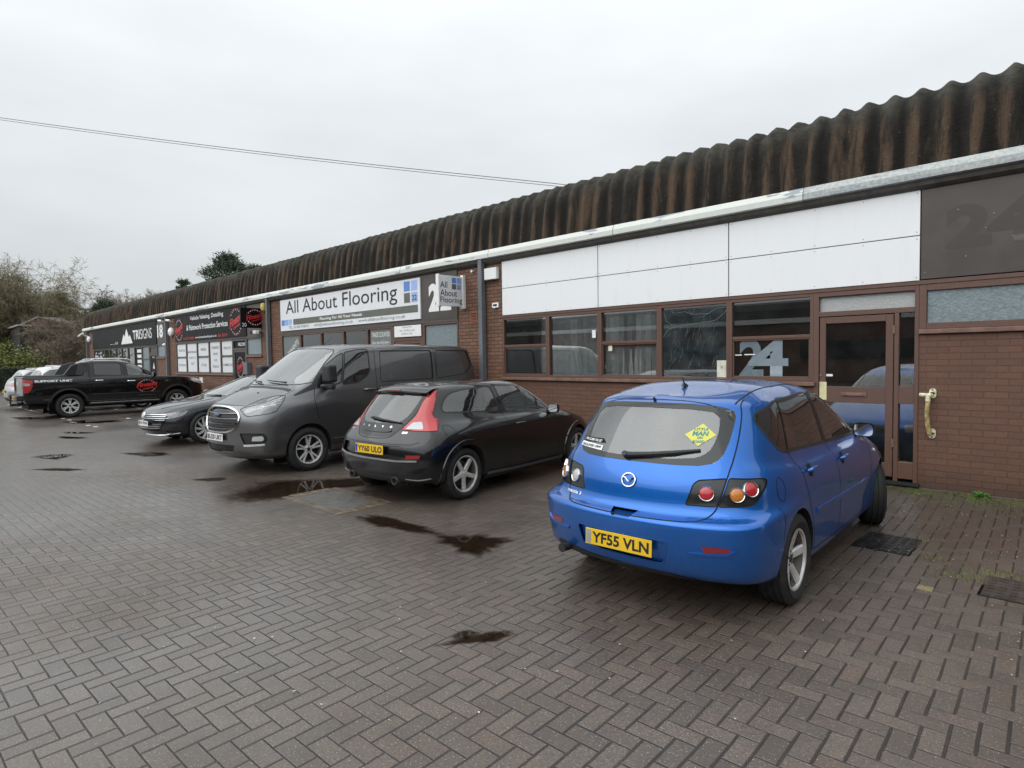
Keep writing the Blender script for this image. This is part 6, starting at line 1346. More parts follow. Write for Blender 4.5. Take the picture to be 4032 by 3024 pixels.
arches(car, (-1.47, 1.79), .49, .42, ymin=.50, trim=M_PLASTIC, wtrim=.07)
W1 = [(-.74, 1.78), (.05, 1.765), (.06, 1.345), (-.74, 1.375)]; W2 = [(.205, 1.755), (.50, 1.72), (.82, 1.56), (1.16, 1.335), (1.12, 1.305), (.245, 1.325)]
for fr in ('R', 'L'):
    for poly, nm, g_ in ((W1, 'rear_door_window', glass('privacy_glass', (.03, .03, .032), .02, (.2, .2, .2), .03)), (W2, 'front_door_window', G_CAR)):
        w_ = car.region(fr, rounded(poly, .05), nm, g_); car.ribbon(fr, rounded(poly, .05), .022, off=.002, closed=True).build('rubber_seal', M_PLASTIC, w_)
    sm = car.ribbon(fr, curve([(-.885, 1.80), (-.89, 1.4), (-.895, 1.0), (-.88, .5)]), .014); car.ribbon(fr, curve([(.13, 1.80), (.15, 1.3), (.11, .9), (.10, .55)]), .009, mb=sm); car.ribbon(fr, [(1.23, 1.30), (1.27, 1.1), (1.26, .56)], .009, mb=sm); car.ribbon(fr, [(-1.95, .58), (-.9, .56)], .008, mb=sm)
    car.ribbon(fr, [(-.84, 1.74), (-.86, 1.3), (-.86, .95), (-1.0, .8)], .007, mb=sm); sm.build('door_gap', M_SEAM, car.root)
    for hx in (-.60, .33):
        p, n = car.hit(fr, hx, 1.19 if hx < 0 else 1.145); MB().path([p + Vector((-.12, 0, 0)) + n * .01, p + Vector((-.09, 0, 0)) + n * .04, p + Vector((.08, 0, 0)) + n * .04, p + Vector((.12, 0, 0)) + n * .01], [.014, .02, .02, .012], 8).build('door_handle', M_CHROME, car.root, smooth=True)
    car.ribbon(fr, [(-.85, .74), (.1, .735), (1.22, .74)], .035, thick=.010).build('body_moulding', M_PLASTIC, car.root)
    s = -1 if fr == 'R' else 1
    MB().box(-.95, 1.2, s * .90, s * 1.0, .40, .45).box(-.6, -.5, s * .7, s * .92, .42, .47).box(.7, .8, s * .7, s * .92, .42, .47).build('side_step', M_PLASTIC, car.root, bevel=.012); MB().box(-.9, 1.15, s * .905, s * .995, .451, .458).build('step_tread', M_ALLOY2, car.root)
    MB().path([(-.80, s * .665, 1.86), (-.70, s * .665, 1.915), (.0, s * .655, 1.925), (.30, s * .64, 1.90), (.42, s * .63, 1.84)], .020, 8).build('roof_rail', M_ALLOY2, car.root, smooth=True)
    p, n = car.hit(fr, 1.42, 1.12); 
    MB().prism([(-1.60, 1.375), (-1.36, 1.72), (-1.10, 1.80), (-.93, 1.81), (-.90, 1.375)], s * .74, s * .80).build('sports_bar', simple('dark_silver_panel', (.085, .085, .088), .35, .4), car.root, bevel=.01); MB().prism([(-1.56, 1.385), (-1.345, 1.68), (-1.18, 1.73), (-1.26, 1.385)], s * .80, s * .804).build('sports_bar_opening', M_GAP, car.root)
mt_ = MB().box(-2.62, -.95, -.80, .80, 1.376, 1.392); mt_.build('bed_cover', M_PLASTIC, car.root)
lt = [(-1.262, 1.292), (-1.10, 1.25), (-1.045, 1.24), (-1.045, 1.05), (-1.075, .96), (-1.13, .86), (-1.225, .845)]
for fr, mm, g1 in (('BR', lambda p: p, 1), ('BL', mir, -1)):
    o_ = car.region(fr, mm(lt), 'tail_lamp', L_RED, off=.004); flat(rounded(mm([(-1.24, 1.18), (-1.09, 1.15), (-1.09, 1.08), (-1.24, 1.08)]), .01), fr, 'clear_lens', L_CLEAR, .008, o_, 2)
MB().box(-2.78, -2.62, -.78, .78, .60, .76).box(-2.82, -2.56, .55, .88, .62, .78).box(-2.82, -2.56, -.88, -.55, .62, .78).build('rear_bumper', simple('grey_bumper', (.035, .035, .036), .4, .3), car.root, bevel=.02)
MB().box(-2.88, -2.6, -.05, .05, .42, .50).tube((-2.87, 0, .5), (-2.87, 0, .60), .025).lathe([(0, .65), (.022, .64), (.026, .62), (.02, .6)], (-2.87, 0, 0), 'Z', 12).build('tow_bar', M_PLASTIC, car.root); MB().tube((-2.75, -.45, .50), (-2.5, -.45, .50), .04).build('exhaust', M_PLASTIC, car.root)
for x in (-2.02, 1.2):
    for s in (1, -1): MB().box(x - .012, x, s * .66, s * .93, .28, .62).build('mud_flap', M_PLASTIC, car.root)
plate(car, 'B', REARM(-2.79, 0, .68, 0), 'FN18 ESE', M_YPLATE); car.region('B', rounded([(.30, 1.20), (-.30, 1.20), (-.30, 1.10), (.30, 1.10)], .02), 'tailgate_handle', M_CHROME, off=.003)
car.words('SUPPORT UNIT', 'R', -2.36, -1.36, 1.185, 1.255, M_PLAINWHITE, .003, bold=.06)
bd = bpy.data.objects.new('door_emblem', None); COL.objects.link(bd); bd.parent = car.root
_F = FR['R']
def onto(o):
    for v in o.data.vertices:
        p, n = car.hit('R', v.co.x, v.co.z); v.co = p + n * .003
o1 = stars(bd, .80, .945, .27, .21, 0, s=.018, n=7); o2 = ring(bd, .80, .945, .31, .22, 0, .02)
onto(o1); onto(o2)
for txt, (a, b, c, d), sl_ in (('Finesse', (.47, 1.13, .93, 1.08), .0), ('Detailing', (.65, 1.02, .83, .90), 0)):
    me = text_mesh(txt, .035, .35); n_ = len(me.vertices); A_ = np.empty(n_ * 3); me.vertices.foreach_get('co', A_); A_ = A_.reshape(-1, 3); lo, hi = A_.min(0), A_.max(0)
    for v, q in zip(me.vertices, A_):
        u_ = (q[0] - lo[0]) / (hi[0] - lo[0]); v.co = (a + u_ * (b - a), 0, c + (q[1] - lo[1]) / (hi[1] - lo[1]) * (d - c) + (u_ - .5) * .08)
    o_ = car.decal(me, 'R', .005, 'script_lettering', M_RED, bd)
car.words('finessedetailinguk.co.uk', 'R', .52, 1.10, .62, .655, simple('dim_lettering', (.10, .10, .10), .5), .003); car.words('3.2', 'R', 1.36, 1.48, 1.10, 1.13, M_CHROME, .003, bold=.04)
hl = [(-1.55, 1.09), (-1.35, 1.14), (-1.10, 1.16), (-.95, 1.15), (-1.05, 1.04), (-1.30, .96), (-1.52, .95)]
for fr, mm in (('FL', lambda p: p), ('FR', mir)): car.region(fr, mm(hl), 'headlamp', L_CLEAR)
car.region('F', rounded([(-.55, 1.10), (.55, 1.10), (.50, .78), (-.50, .78)], .05), 'grille', M_PLASTIC, off=-.01)
car.region('F', rounded([(-.60, 1.80), (.60, 1.80), (.74, 1.34), (-.74, 1.34)], .04), 'windscreen', G_CAR, facing=.05)
for s in (1, -1): MB().tube((2.70, s * .62, .70), (2.78, s * .60, .70), .06).build('fog_lamp', L_AMB if s < 0 else L_CLEAR, car.root)
BODY = car.body(P_PICK)
ST = dict(n=6, w0=.040, w1=.042, double=.155, inner=.6, flat=1, lip=.80, cap=M_DARKALLOY, disc=M_UNDER)
for s in (1, -1): wheel(car, 1.77, s * .80, .39, .238, .265, ST, 0, mat=M_ALLOY2); wheel(car, -1.45, s * .80, .39, .238, .265, ST, mat=M_ALLOY2)
mirror(car, .98, -.99, 1.36, .10, .11, .10, M_PLASTICG); mirror(car, .98, .99, 1.36, .10, .11, .10, M_PLASTICG)
it = MB().box(-.9, 1.5, -.66, .66, .55, .70).box(.9, 1.35, -.68, .68, .7, 1.22)
for y in (-.38, .38): seat(it, .2, y, .72)
it.build('interior', M_INT, car.root, bevel=.015); MB().box(-2.5, 2.5, -.66, .66, .32, .56).build('underbody', M_UNDER, car.root); MB().box(.5, .68, -.60, -.42, 1.30, 1.42).build('paper_on_dash', M_PLAINWHITE, car.root)

# ------------------------------------------------------------------ the two pale cars beyond the pickup
def far_car(x, y, rz, pm, label, h):
    global car
    car = Vehicle('parked_car', (x, y, 0), R(rz), label, 'car'); k = h / 1.68
    L_ = [dict(z=(.24, .22, .30), w=.80, xf=2.05, xr=-2.05, kf=.5, kr=.4), dict(z=(.32, .30, .36), w=.88, xf=2.18, xr=-2.20, kf=.6, kr=.45), dict(z=(.55, .55, .56), w=.92, xf=2.24, xr=-2.27, kf=.62, kr=.5, yr=(.99, .88, .5)),
          dict(z=(.75, .78, .76), w=.92, xf=2.20, xr=-2.26, kf=.65, kr=.5, yr=(.99, .88, .5)), dict(z=(.88, .95, .98), w=.90, xf=2.05, xr=-2.20, kf=.65, kr=.5), dict(z=(.98, 1.03, 1.10), w=.87, xf=1.6, xr=-2.15, kf=.55, kr=.5),
          dict(z=(1.08, 1.08, 1.18), w=.82, xf=1.15, xr=-2.10, kf=.45, kr=.5), dict(z=(1.30 * k, 1.30 * k, 1.34 * k), w=.75, xf=.8, xr=-1.98, kf=.4, kr=.45), dict(z=(1.52 * k, 1.53 * k, 1.53 * k), w=.67, xf=.4, xr=-1.84, kf=.4, kr=.4),
          dict(z=(1.61 * k, 1.63 * k, 1.60 * k), w=.58, xf=.2, xr=-1.76, kf=.3, kr=.3), dict(z=(1.63 * k, 1.68 * k, 1.62 * k), w=.3, xf=.12, xr=-1.70, kf=.3, kr=.3), dict(z=(1.635 * k, 1.685 * k, 1.625 * k), w=0, xf=.1, xr=-1.68, kf=.3, kr=.3)]
    car.shell(L_, 4, 4); arches(car, (1.32, -1.32), .38, .35)
    rg_ = [(0, 1.52 * k), (.45, 1.50 * k), (.60, 1.40 * k), (.66, 1.20), (.6, 1.14), (0, 1.12)]; o_ = car.region('B', rounded(sym(rg_), .03), 'rear_window', G_CARD)
    for fr in ('R', 'L'):
        for poly, nm in (([(-1.75, 1.36 * k), (-1.55, 1.50 * k), (-1.15, 1.55 * k), (-1.15, 1.16), (-1.45, 1.18)], 'quarter_window'), ([(-1.08, 1.555 * k), (-.25, 1.57 * k), (-.25, 1.12), (-1.08, 1.155)], 'rear_door_window'), ([(-.18, 1.57 * k), (.22, 1.54 * k), (.95, 1.14), (.9, 1.10), (-.18, 1.12)], 'front_door_window')):
            w_ = car.region(fr, rounded(poly, .03), nm, G_CARD); car.ribbon(fr, rounded(poly, .03), .02, off=.002, closed=True).build('seal', M_PLASTIC, w_)
        car.ribbon(fr, [(-1.05, 1.1), (-1.0, .35)], .01).build('door_gap', M_SEAM, car.root)
    for fr, mm in (('BR', lambda p: p), ('BL', mir)): car.region(fr, mm([(-1.12, 1.06), (-.70, 1.04), (-.66, .98), (-.72, .90), (-1.10, .90)]), 'tail_lamp', L_RED, off=.004)
    car.ribbon('B', [(.6, .96), (0, .97), (-.6, .96)], .03, off=.003).build('lamp_strip', L_RDARK, car.root)
    car.region('B', [(.62, .48), (-.62, .48), (-.55, .34), (.55, .34)], 'rear_valance', M_PLASTIC, off=.003); pc, _n = car.hit('B', 0, .72); plate(car, 'B', REARM(pc.x - .01, 0, .72, 0), 'KP68 NRO' if h > 1.65 else 'HV17 LJX', M_YPLATE)
    car.body(pm); ST = dict(n=5, w0=.05, w1=.05, dish=.7)
    for s in (1, -1):
        wheel(car, 1.32, s * .79, .34, .23, .22, ST); wheel(car, -1.32, s * .79, .34, .23, .22, ST)
        MB().path([(-1.5, s * .60, 1.60 * k), (-1.4, s * .61, 1.66 * k), (-.2, s * .61, 1.69 * k), (.1, s * .6, 1.64 * k)], .016, 6).build('roof_rail', M_ALLOY2, car.root)
    mirror(car, .75, -.97, 1.12, .09, .09, .07, pm); mirror(car, .75, .97, 1.12, .09, .09, .07, pm)
    MB().box(-1.8, 1.85, -.66, .66, .19, .34).box(.55, 1.0, -.64, .64, .42, 1.02).box(-1.2, -1.05, -.6, .6, .5, 1.1).build('interior', M_INT, car.root)
far_car(-28.15, -3.2, 92, paint('pearl_white_paint', (.62, .63, .64), .3, 1., dirt=.15), 'white sport utility car parked just beyond the black pickup', 1.72)
far_car(-31.1, -3.40, 92, paint('silver_paint', (.36, .37, .38), .3, 1., .4, .3, dirt=.2), 'silver hatchback beyond the white car, farthest at the left end of the row', 1.62)
# ------------------------------------------------------------------ trees
M_BARK = simple('bark', (.085, .070, .052), .9, var=.35, bump=.02, scale=6)
M_BIRCH = simple('pale_bark', (.30, .27, .19), .9, var=.4, scale=5)
M_TWIG = simple('olive_twigs', (.22, .19, .115), .9, var=.35, scale=1.5)
M_TWIG2 = simple('brown_twigs', (.17, .135, .10), .9, var=.3, scale=1.5)
M_NEEDLE = simple('dark_needles', (.055, .082, .042), .8, var=.5, scale=1.2)
M_LEAFG = simple('olive_leaves', (.13, .135, .05), .8, var=.5, scale=1.2)
def rvec(rg): 
    while True:
        v = Vector((rg.uniform(-1, 1), rg.uniform(-1, 1), rg.uniform(-1, 1)))
        if .05 < v.length < 1: return v.normalized()
def grow(rg, p, d, L, r, lev, limbs, tips, droop, up=.15, split=3):
    n = 5 if lev < 2 else 4; pts = [p.copy()]; rr = [r]; q = p.copy(); dd = d.copy()
    for i in range(n):
        dd = (dd + rvec(rg) * .16 + Vector((0, 0, up if lev < 2 else -droop * (i / n)))).normalized(); q = q + dd * L / n; pts.append(q.copy()); rr.append(r * (1 - .75 * (i + 1) / n) + .004)
        if i >= 1 or lev == 0:
            if lev < 3:
                for _ in range(split if i >= 1 else 0):
                    a = (dd * .55 + rvec(rg) * .85); a.z = a.z * .7 + .12; grow(rg, q, a.normalized(), L * rg.uniform(.38, .62), rr[-1] * .62, lev + 1, limbs, tips, droop, up, split)
            else: tips.append((q.copy(), dd.copy()))
    limbs.append((pts, rr, lev)); tips.append((q.copy(), dd.copy()))
def bare_tree(x, y, h, seed, label, trunk=M_BIRCH, tw=M_TWIG, droop=.5, nt=9, tl=.55, tw_w=.012, group=None, lean=0):
    rg = random.Random(seed); t = empty('tree', (x, y, 0), 0, label, 'tree', group); limbs, tips = [], []
    grow(rg, Vector((0, 0, 0)), Vector((lean, 0, 1)), h * .72, h * .018, 0, limbs, tips, droop * .3)
    m = MB(); c = MB()
    for pts, rr, lev in limbs: (m if lev < 2 else c).path(pts, rr, 6 if lev < 2 else 3)
    for p, d in tips:
        for _ in range(nt):
            e = (d * .6 + rvec(rg) * .8 + Vector((0, 0, -droop * .5))).normalized(); L = rg.uniform(.4, 1.3) * tl; s = e.cross(rvec(rg)).normalized() * tw_w
            mid = p + e * L * .5; end = p + e * L + Vector((0, 0, -droop * L * .5)); c.add([p - s, p + s, mid + s * .8, mid - s * .8, end], [(0, 1, 2, 3), (3, 2, 4)])
    m.build('trunk', trunk, t, smooth=True, fix=False); c.build('crown', tw, t, fix=False); return t
def pine(x, y, h, seed, label, base=.45, width=.34, nc=230, size=.5, mat=M_NEEDLE, group=None, per=60):
    rg = random.Random(seed); t = empty('pine_tree', (x, y, 0), 0, label, 'tree', group); m = MB(); c = MB()
    m.path([(0, 0, 0), (.1, .05, h * .4), (-.05, .1, h * .75), (0, 0, h * .98)], [h * .022, h * .017, h * .010, .02], 8)
    for i in range(nc):
        q = rg.random() ** .8; z = h * (base + (1 - base) * q); w_ = h * width * (1 - q) ** .6 * (.45 + .55 * abs(math.sin(q * 9 + seed))) * rg.uniform(.45, 1.05) + .15; a = rg.uniform(0, 6.28)
        p = Vector((math.cos(a) * w_, math.sin(a) * w_, z + rg.uniform(-.2, .35) * size)); r0 = Vector((0, 0, z - w_ * .35))
        if i % 3 == 0: m.path([r0, (r0 + p) / 2 + Vector((0, 0, -.1)), p], [.05, .03, .012], 4)
        out = Vector((math.cos(a), math.sin(a), .5)).normalized()
        for _ in range(per):
            o = p + Vector((rg.gauss(0, .38), rg.gauss(0, .38), rg.gauss(0, .24))) * size; d = (out * .5 + rvec(rg)).normalized(); d.z = abs(d.z) * .8 + .15; s = d.cross(rvec(rg)).normalized() * rg.uniform(.025, .05)
            c.add([o - s, o + s, o + d * rg.uniform(.16, .34)], [(0, 1, 2)])
    m.build('trunk', M_BARK, t, smooth=True, fix=False); c.build('crown', mat, t, fix=False); return t
bare_tree(-66, -.9, 9.3, 11, 'tall pale bare birch with drooping twigs at the far left edge', droop=.45, nt=3, tl=.75, tw_w=.012)
bare_tree(-70, 1.6, 8.0, 12, 'bare drooping birch behind the dark clad building, right of the tallest one', droop=.45, nt=3, tl=.7, tw_w=.012)
bare_tree(-67, -3.4, 6.2, 13, 'twiggy olive tree behind the hedge at the far left', tw=M_LEAFG, droop=.5, nt=7, tl=.4, tw_w=.03)
bare_tree(-74, 6.6, 7.6, 14, 'brown leafless tree between the dark clad building and the terrace', trunk=M_BARK, tw=M_TWIG2, droop=.2, nt=6, tl=.55, tw_w=.014)
bare_tree(-52.2, .9, 4.3, 15, 'low tangled bare tree by the end wall of the terrace', trunk=M_BARK, tw=M_TWIG2, droop=.3, nt=3, tl=.3, tw_w=.007)
bare_tree(-57.5, .2, 4.6, 18, 'dark tangle of bare branches in front of the clad building', trunk=M_BARK, tw=M_TWIG2, droop=.4, nt=3, tl=.45, tw_w=.008)
bare_tree(-80, 13.5, 8.6, 16, 'bare tree whose twigs show above the far end of the roof', trunk=M_BARK, tw=M_TWIG2, droop=.1, nt=4, tl=.6, tw_w=.014)
bare_tree(-79, 3.6, 7.4, 17, 'brown leafless tree farthest behind the dark clad building', trunk=M_BARK, tw=M_TWIG, droop=.3, nt=6, tl=.6, tw_w=.015)
pine(-72, 2.6, 8.3, 21, 'dark evergreen rising behind the roof of the dark clad building', base=.5, width=.26, nc=100, size=.75)
pine(-62, 4.4, 7.0, 22, 'small dark pine just above the left end of the roof', base=.6, width=.16, nc=50, size=.5)
pine(-48, 9.5, 9.6, 23, 'large bushy pine standing above the middle of the roof line', base=.50, width=.33, nc=210, size=.66, per=55)
pine(-46.5, 11.0, 8.9, 24, 'right-hand shoulder of the pine pair above the roof line', base=.60, width=.17, nc=80, size=.5)
pine(-56, 8.9, 8.6, 25, 'tiny pine tip left of the large pine above the roof', base=.82, width=.07, nc=22, size=.35)
hb = MB(); rg = random.Random(31)
for i in range(9000):
    x = -54 + rg.uniform(-.5, .5) * 1.2; y = rg.uniform(-9, .9); z = rg.random() ** .6 * 1.62; x += rg.gauss(0, .12); o = Vector((x, y, z)); d = rvec(rg); s = d.cross(rvec(rg)).normalized() * .03; hb.add([o - s, o + s, o + d * .10], [(0, 1, 2)])
hg = empty('hedge', (0, 0, 0), 0, 'clipped dark green hedge at the far left behind the silver car', 'hedge'); hb.build('foliage', M_NEEDLE, hg, fix=False); MB().box(-54.5, -53.6, -9, .85, 0, 1.5).build('core', simple('hedge_core', (.012, .018, .010), .9), hg)
sb = MB()
for i in range(2600):
    o = Vector((-55.5 + rg.gauss(0, .6), -2.6 + rg.gauss(0, .9), 1.4 + abs(rg.gauss(0, .75)))); d = rvec(rg); s = d.cross(rvec(rg)).normalized() * .06; sb.add([o - s, o + s, o + d * .16], [(0, 1, 2)])
tag(sb.build('shrub', simple('yellow_green_leaves', (.13, .15, .03), .7, var=.5, scale=2), fix=False), 'yellow green leafy shrub above the hedge at the far left', 'shrub')
# ------------------------------------------------------------------ dark clad building at the far left
M_CLAD = simple('black_timber_cladding', (.016, .016, .014), .7, var=.3, scale=2); M_RIDGE = simple('weathered_roof_edge', (.30, .27, .24), .6, var=.3)
db = empty('clad_building', (0, 0, 0), 0, 'dark clad building with a low brick gable behind the bare trees at the far left', 'building')
MB().box(-66, -60, -1.6, 2.0, 0, 4.75).build('wall', M_CLAD, db); MB().box(-66, -59.8, 2.0, 6, 0, 4.1).build('brick_wall', M_BRICK, db)
MB().prism([(-1.5, 4.86), (2.2, 4.86), (.9, 5.5), (-.4, 5.5)], -66, -60.4, 'YZ').build('gable', M_BRICK, db)
MB().box(-66, -59.7, -1.75, 2.2, 4.74, 4.86).prism([(-.45, 5.5), (.95, 5.5), (2.4, 4.9), (2.3, 4.87)], -66, -60.3, 'YZ').prism([(-1.6, 4.87), (-1.4, 4.87), (-.3, 5.52), (-.45, 5.55)], -60.5, -60.2, 'YZ').build('roof', M_RIDGE, db)
for i, y in enumerate((-1.0, -.2, .6, 1.3)): MB().box(-60.05, -59.96, y, y + .5, 2.2, 3.5).build('window', simple('dark_pane', (.03, .035, .035), .15), db)
MB().box(-59.85, -59.75, 2.6, 3.3, .3, 2.1).build('door', simple('pale_door', (.22, .27, .27), .5), db)
lp = MB().lathe([(0, -.12), (.1, -.1), (.12, .05), (.06, .12), (0, .13)], (-59.7, 1.4, 2.9), 'Z', 12).build('wall_light', simple('warm_white', (.85, .75, .5), .4), smooth=True); tag(lp, 'small warm white lamp on the dark clad building', 'lamp')
# ------------------------------------------------------------------ the unit building across the yard, behind the camera
ob = empty('opposite_building', (0, 0, 0), 0, 'brick unit building with a white gutter facing across the yard', 'building')
MB().box(-60, 30, -34, -30, 0, 3.6).build('wall', M_BRICK, ob); MB().box(-60, 30, -30.0, -29.80, 3.62, 3.92).build('gutter', M_PLAINWHITE, ob)
MB().prism([(-29.95, 3.92), (-30.1, 4.5), (-30.5, 4.9), (-31.5, 5.1), (-34, 5.1), (-34, 3.6), (-30.1, 3.6)], -60, 30, 'YZ').build('roof', simple('dark_sheet', (.035, .030, .026), .8), ob)
m = MB()
for i in range(8): m.box(-55 + i * 10.4, -49 + i * 10.4, -30.01, -29.97, 1.4, 2.5)
m.build('window_band', simple('dark_pane', (.03, .035, .035), .15), ob)
sdb = empty('side_building', (0, 0, 0), 0, 'brick building closing the right side of the yard', 'building')
MB().box(15, 22, -30, 4, 0, 5.2).build('wall', M_BRICK, sdb); MB().box(14.7, 22, -30.3, 4.3, 5.2, 6.0).build('roof', MATS['dark_sheet'], sdb)
# ------------------------------------------------------------------ overhead cable
A, B, C_, D_ = Vector((-44, -17.5, 13.9)), Vector((-26.6, -5.9, 10.0)), Vector((-11.2, 4.35, 6.6)), Vector((-5.1, 8.4, 5.25))
def cab(off, r):
    m = MB(); pts = []
    for P, Q in ((A, B), (B, C_), (C_, D_)):
        for i in range(12): t = i / 12; pts.append(P.lerp(Q, t) + Vector((0, 0, off - (.10 * math.sin(math.pi * t) if P == B else 0))))
    pts.append(D_); m.path(pts, r, 5); return m
ca = cab(0, .010).build('overhead_cable', simple('grey_cable', (.11, .11, .12), .6)); tag(ca, 'thin overhead cable, upper of the pair crossing the sky', 'cable', 'overhead cables')
ca = cab(-.07, .008).build('overhead_cable', MATS['grey_cable']); tag(ca, 'thin overhead cable, lower of the pair crossing the sky', 'cable', 'overhead cables')
# ------------------------------------------------------------------ puddles
def m_water():
    k = NT('puddle_water'); v = k.coord(); at = k.n('ShaderNodeAttribute'); at.attribute_name = 'depth'
    d = k.math('ADD', at.outputs['Fac'], k.math('MULTIPLY', k.math('SUBTRACT', k.noise(v, 9, 5, .65), .5), .9))
    deep = k.ramp(d, .40, .66); damp = k.ramp(d, -.05, .55)
    film = k.n('ShaderNodeBsdfTransparent'); k.put(film.inputs[0], k.mix(damp, (1, 1, 1), (.52, .48, .45)))
    tr = k.n('ShaderNodeBsdfTransparent'); k.put(tr.inputs[0], (.50, .43, .36)); gl = k.n('ShaderNodeBsdfGlossy'); k.put(gl.inputs['Roughness'], .0)
    fr = k.n('ShaderNodeFresnel'); fr.inputs[0].default_value = 1.33; m = k.n('ShaderNodeMixShader'); k.put(m.inputs[0], fr.outputs[0]); k.t.links.new(tr.outputs[0], m.inputs[1]); k.t.links.new(gl.outputs[0], m.inputs[2])
    m2 = k.n('ShaderNodeMixShader'); k.put(m2.inputs[0], deep); k.t.links.new(film.outputs[0], m2.inputs[1]); k.t.links.new(m.outputs[0], m2.inputs[2]); k.t.links.new(m2.outputs[0], k.o.inputs[0]); return k.m
M_WATER = m_water()
def puddle(pts, label, seed=1, jit=.06, z=.0045):
    ax = sum(p[0] for p in pts) / len(pts); ay = sum(p[1] for p in pts) / len(pts); k0 = 1 if seed == 1 else .82
    rg = random.Random(seed); P = curve([(ax + (a - ax) * k0, ay + (b - ay) * k0) for a, b in pts], 8, True); n = len(P); cx = sum(p[0] for p in P) / n; cy = sum(p[1] for p in P) / n; vs = [(cx, cy, z)]
    ph = [rg.uniform(0, 6) for _ in range(4)]
    for i, (x, y) in enumerate(P):
        t = 2 * math.pi * i / n; k = 1 + jit * sum(math.sin((3 + 4 * j) * t + ph[j]) / (1 + .4 * j) for j in range(4)); vs.append((cx + (x - cx) * k, cy + (y - cy) * k, z))
    V = [vs[0] + (1,)]; F = []
    for q, dp in ((.62, 1.0), (1.0, .50), (1.45, 0.0)): V += [(cx + (x - cx) * q, cy + (y - cy) * q, z, dp) for x, y, _ in vs[1:]]
    F = [(0, 1 + i, 1 + (i + 1) % n) for i in range(n)] + [(1 + r_ * n + i, 1 + (r_ + 1) * n + i, 1 + (r_ + 1) * n + (i + 1) % n, 1 + r_ * n + (i + 1) % n) for r_ in (0, 1) for i in range(n)]
    o = MB().add([p[:3] for p in V], F).build('puddle', M_WATER, fix=False); at = o.data.attributes.new('depth', 'FLOAT', 'POINT'); at.data.foreach_set('value', [p[3] for p in V]); tag(o, label, kind='structure')
puddle([(-7.95, -5.66), (-7.55, -5.35), (-7.62, -4.80), (-7.42, -4.25), (-7.80, -4.05), (-8.15, -4.5), (-8.5, -4.95), (-8.3, -5.4)], 'dark puddle mirroring the van wheel', 1, .03)
puddle([(-5.95, -5.20), (-5.60, -5.30), (-5.2, -5.25), (-4.85, -5.12), (-4.95, -4.98), (-5.4, -5.02), (-5.8, -5.05)], 'long shallow puddle behind the black hatchback', 2, .10)
puddle([(-4.62, -5.12), (-4.35, -5.25), (-4.02, -5.25), (-3.98, -5.0), (-4.1, -4.78), (-4.45, -4.80)], 'brown puddle between the two hatchbacks', 3, .12)
puddle([(-2.88, -6.52), (-2.78, -6.42), (-2.68, -6.28), (-2.66, -6.12), (-2.74, -6.16), (-2.84, -6.32)], 'tiny puddle on sunken paving blocks in the foreground', 4, .10)
puddle([(-2.92, -6.30), (-2.84, -6.28), (-2.83, -6.38), (-2.91, -6.44)], 'smaller brown puddle left of the tiny foreground one', 5, .08)
puddle([(-23.1, -5.05), (-22.7, -4.7), (-22.0, -3.9), (-21.3, -4.1), (-21.25, -4.7), (-22.0, -5.1)], 'puddle by the pickup mirroring its red emblem', 6, .10)
puddle([(-19.2, -5.65), (-18.5, -5.25), (-18.3, -5.4), (-18.9, -5.75)], 'thin dark puddle left of the saloon, nearer the pickup', 7, .12); puddle([(-18.1, -5.95), (-17.4, -5.60), (-17.2, -5.8), (-17.8, -6.05)], 'thin dark puddle left of the saloon, nearer the camera', 8, .12)
puddle([(-14.5, -6.95), (-13.9, -6.75), (-14.1, -6.45), (-14.6, -6.55)], 'small puddle in the yard mirroring white lettering', 9, .10); puddle([(-12.75, -7.2), (-12.2, -6.85), (-12.1, -6.65), (-12.6, -6.85)], 'small bright puddle in the middle of the yard', 10, .10)
puddle([(-26.1, -6.0), (-25.0, -5.9), (-24.6, -5.45), (-25.6, -5.45)], 'bright puddle behind the tail of the pickup', 11, .10); puddle([(-13.6, -5.7), (-12.9, -5.5), (-12.7, -5.2), (-13.3, -5.2)], 'dark wet patch in front of the saloon', 12, .12)
puddle([(-9.7, -5.7), (-9.4, -5.6), (-9.35, -5.35), (-9.65, -5.45)], 'small dark puddle in front of the grey van', 13, .1)
# ------------------------------------------------------------------ covers, slab, bay marks, litter
M_IRON = simple('wet_iron', (.030, .031, .033), .35, .4, var=.3)
def cover(x0, x1, y0, y1, label, mat, rot=0, rows=6):
    r_ = empty('drain_cover', ((x0 + x1) / 2, (y0 + y1) / 2, 0), rot, label, 'drain cover'); a, b = (x1 - x0) / 2, (y1 - y0) / 2
    m = MB().box(-a, a, -b, b, -.01, .005); n = 0
    for i in range(rows):
        for j in range(7):
            x = -a + (i + .5) * 2 * a / rows; y = -b + (j + .5) * 2 * b / 7; m.box(x - a / rows * .55, x + a / rows * .55, y - b * .05, y + b * .05, .005, .010)
    m.build('plate', mat, r_); MB().frame(-a - .02, a + .02, -b - .02, b + .02, 0, .006, .018).build('rim', M_GAP, r_).rotation_euler = (R(-90), 0, 0)
cover(-1.62, -1.20, -2.78, -2.20, 'dark patterned metal drain cover beside the front wheel of the blue hatchback', M_IRON, 0)
cover(-.62, -.20, -3.42, -2.92, 'brown metal drain cover near the right edge of the paving', simple('rusty_brown_iron', (.055, .042, .036), .6, .2, var=.3), 0)
mh = empty('manhole_slab', (-6.90, -4.97, 0), R(1), 'grey concrete filled manhole slab with a border of tan blocks behind the black hatchback', 'manhole')
MB().box(-.50, .50, -.28, .28, -.01, .004).build('concrete', simple('wet_concrete', (.105, .10, .092), .40, var=.2, bump=.01), mh); m = MB()
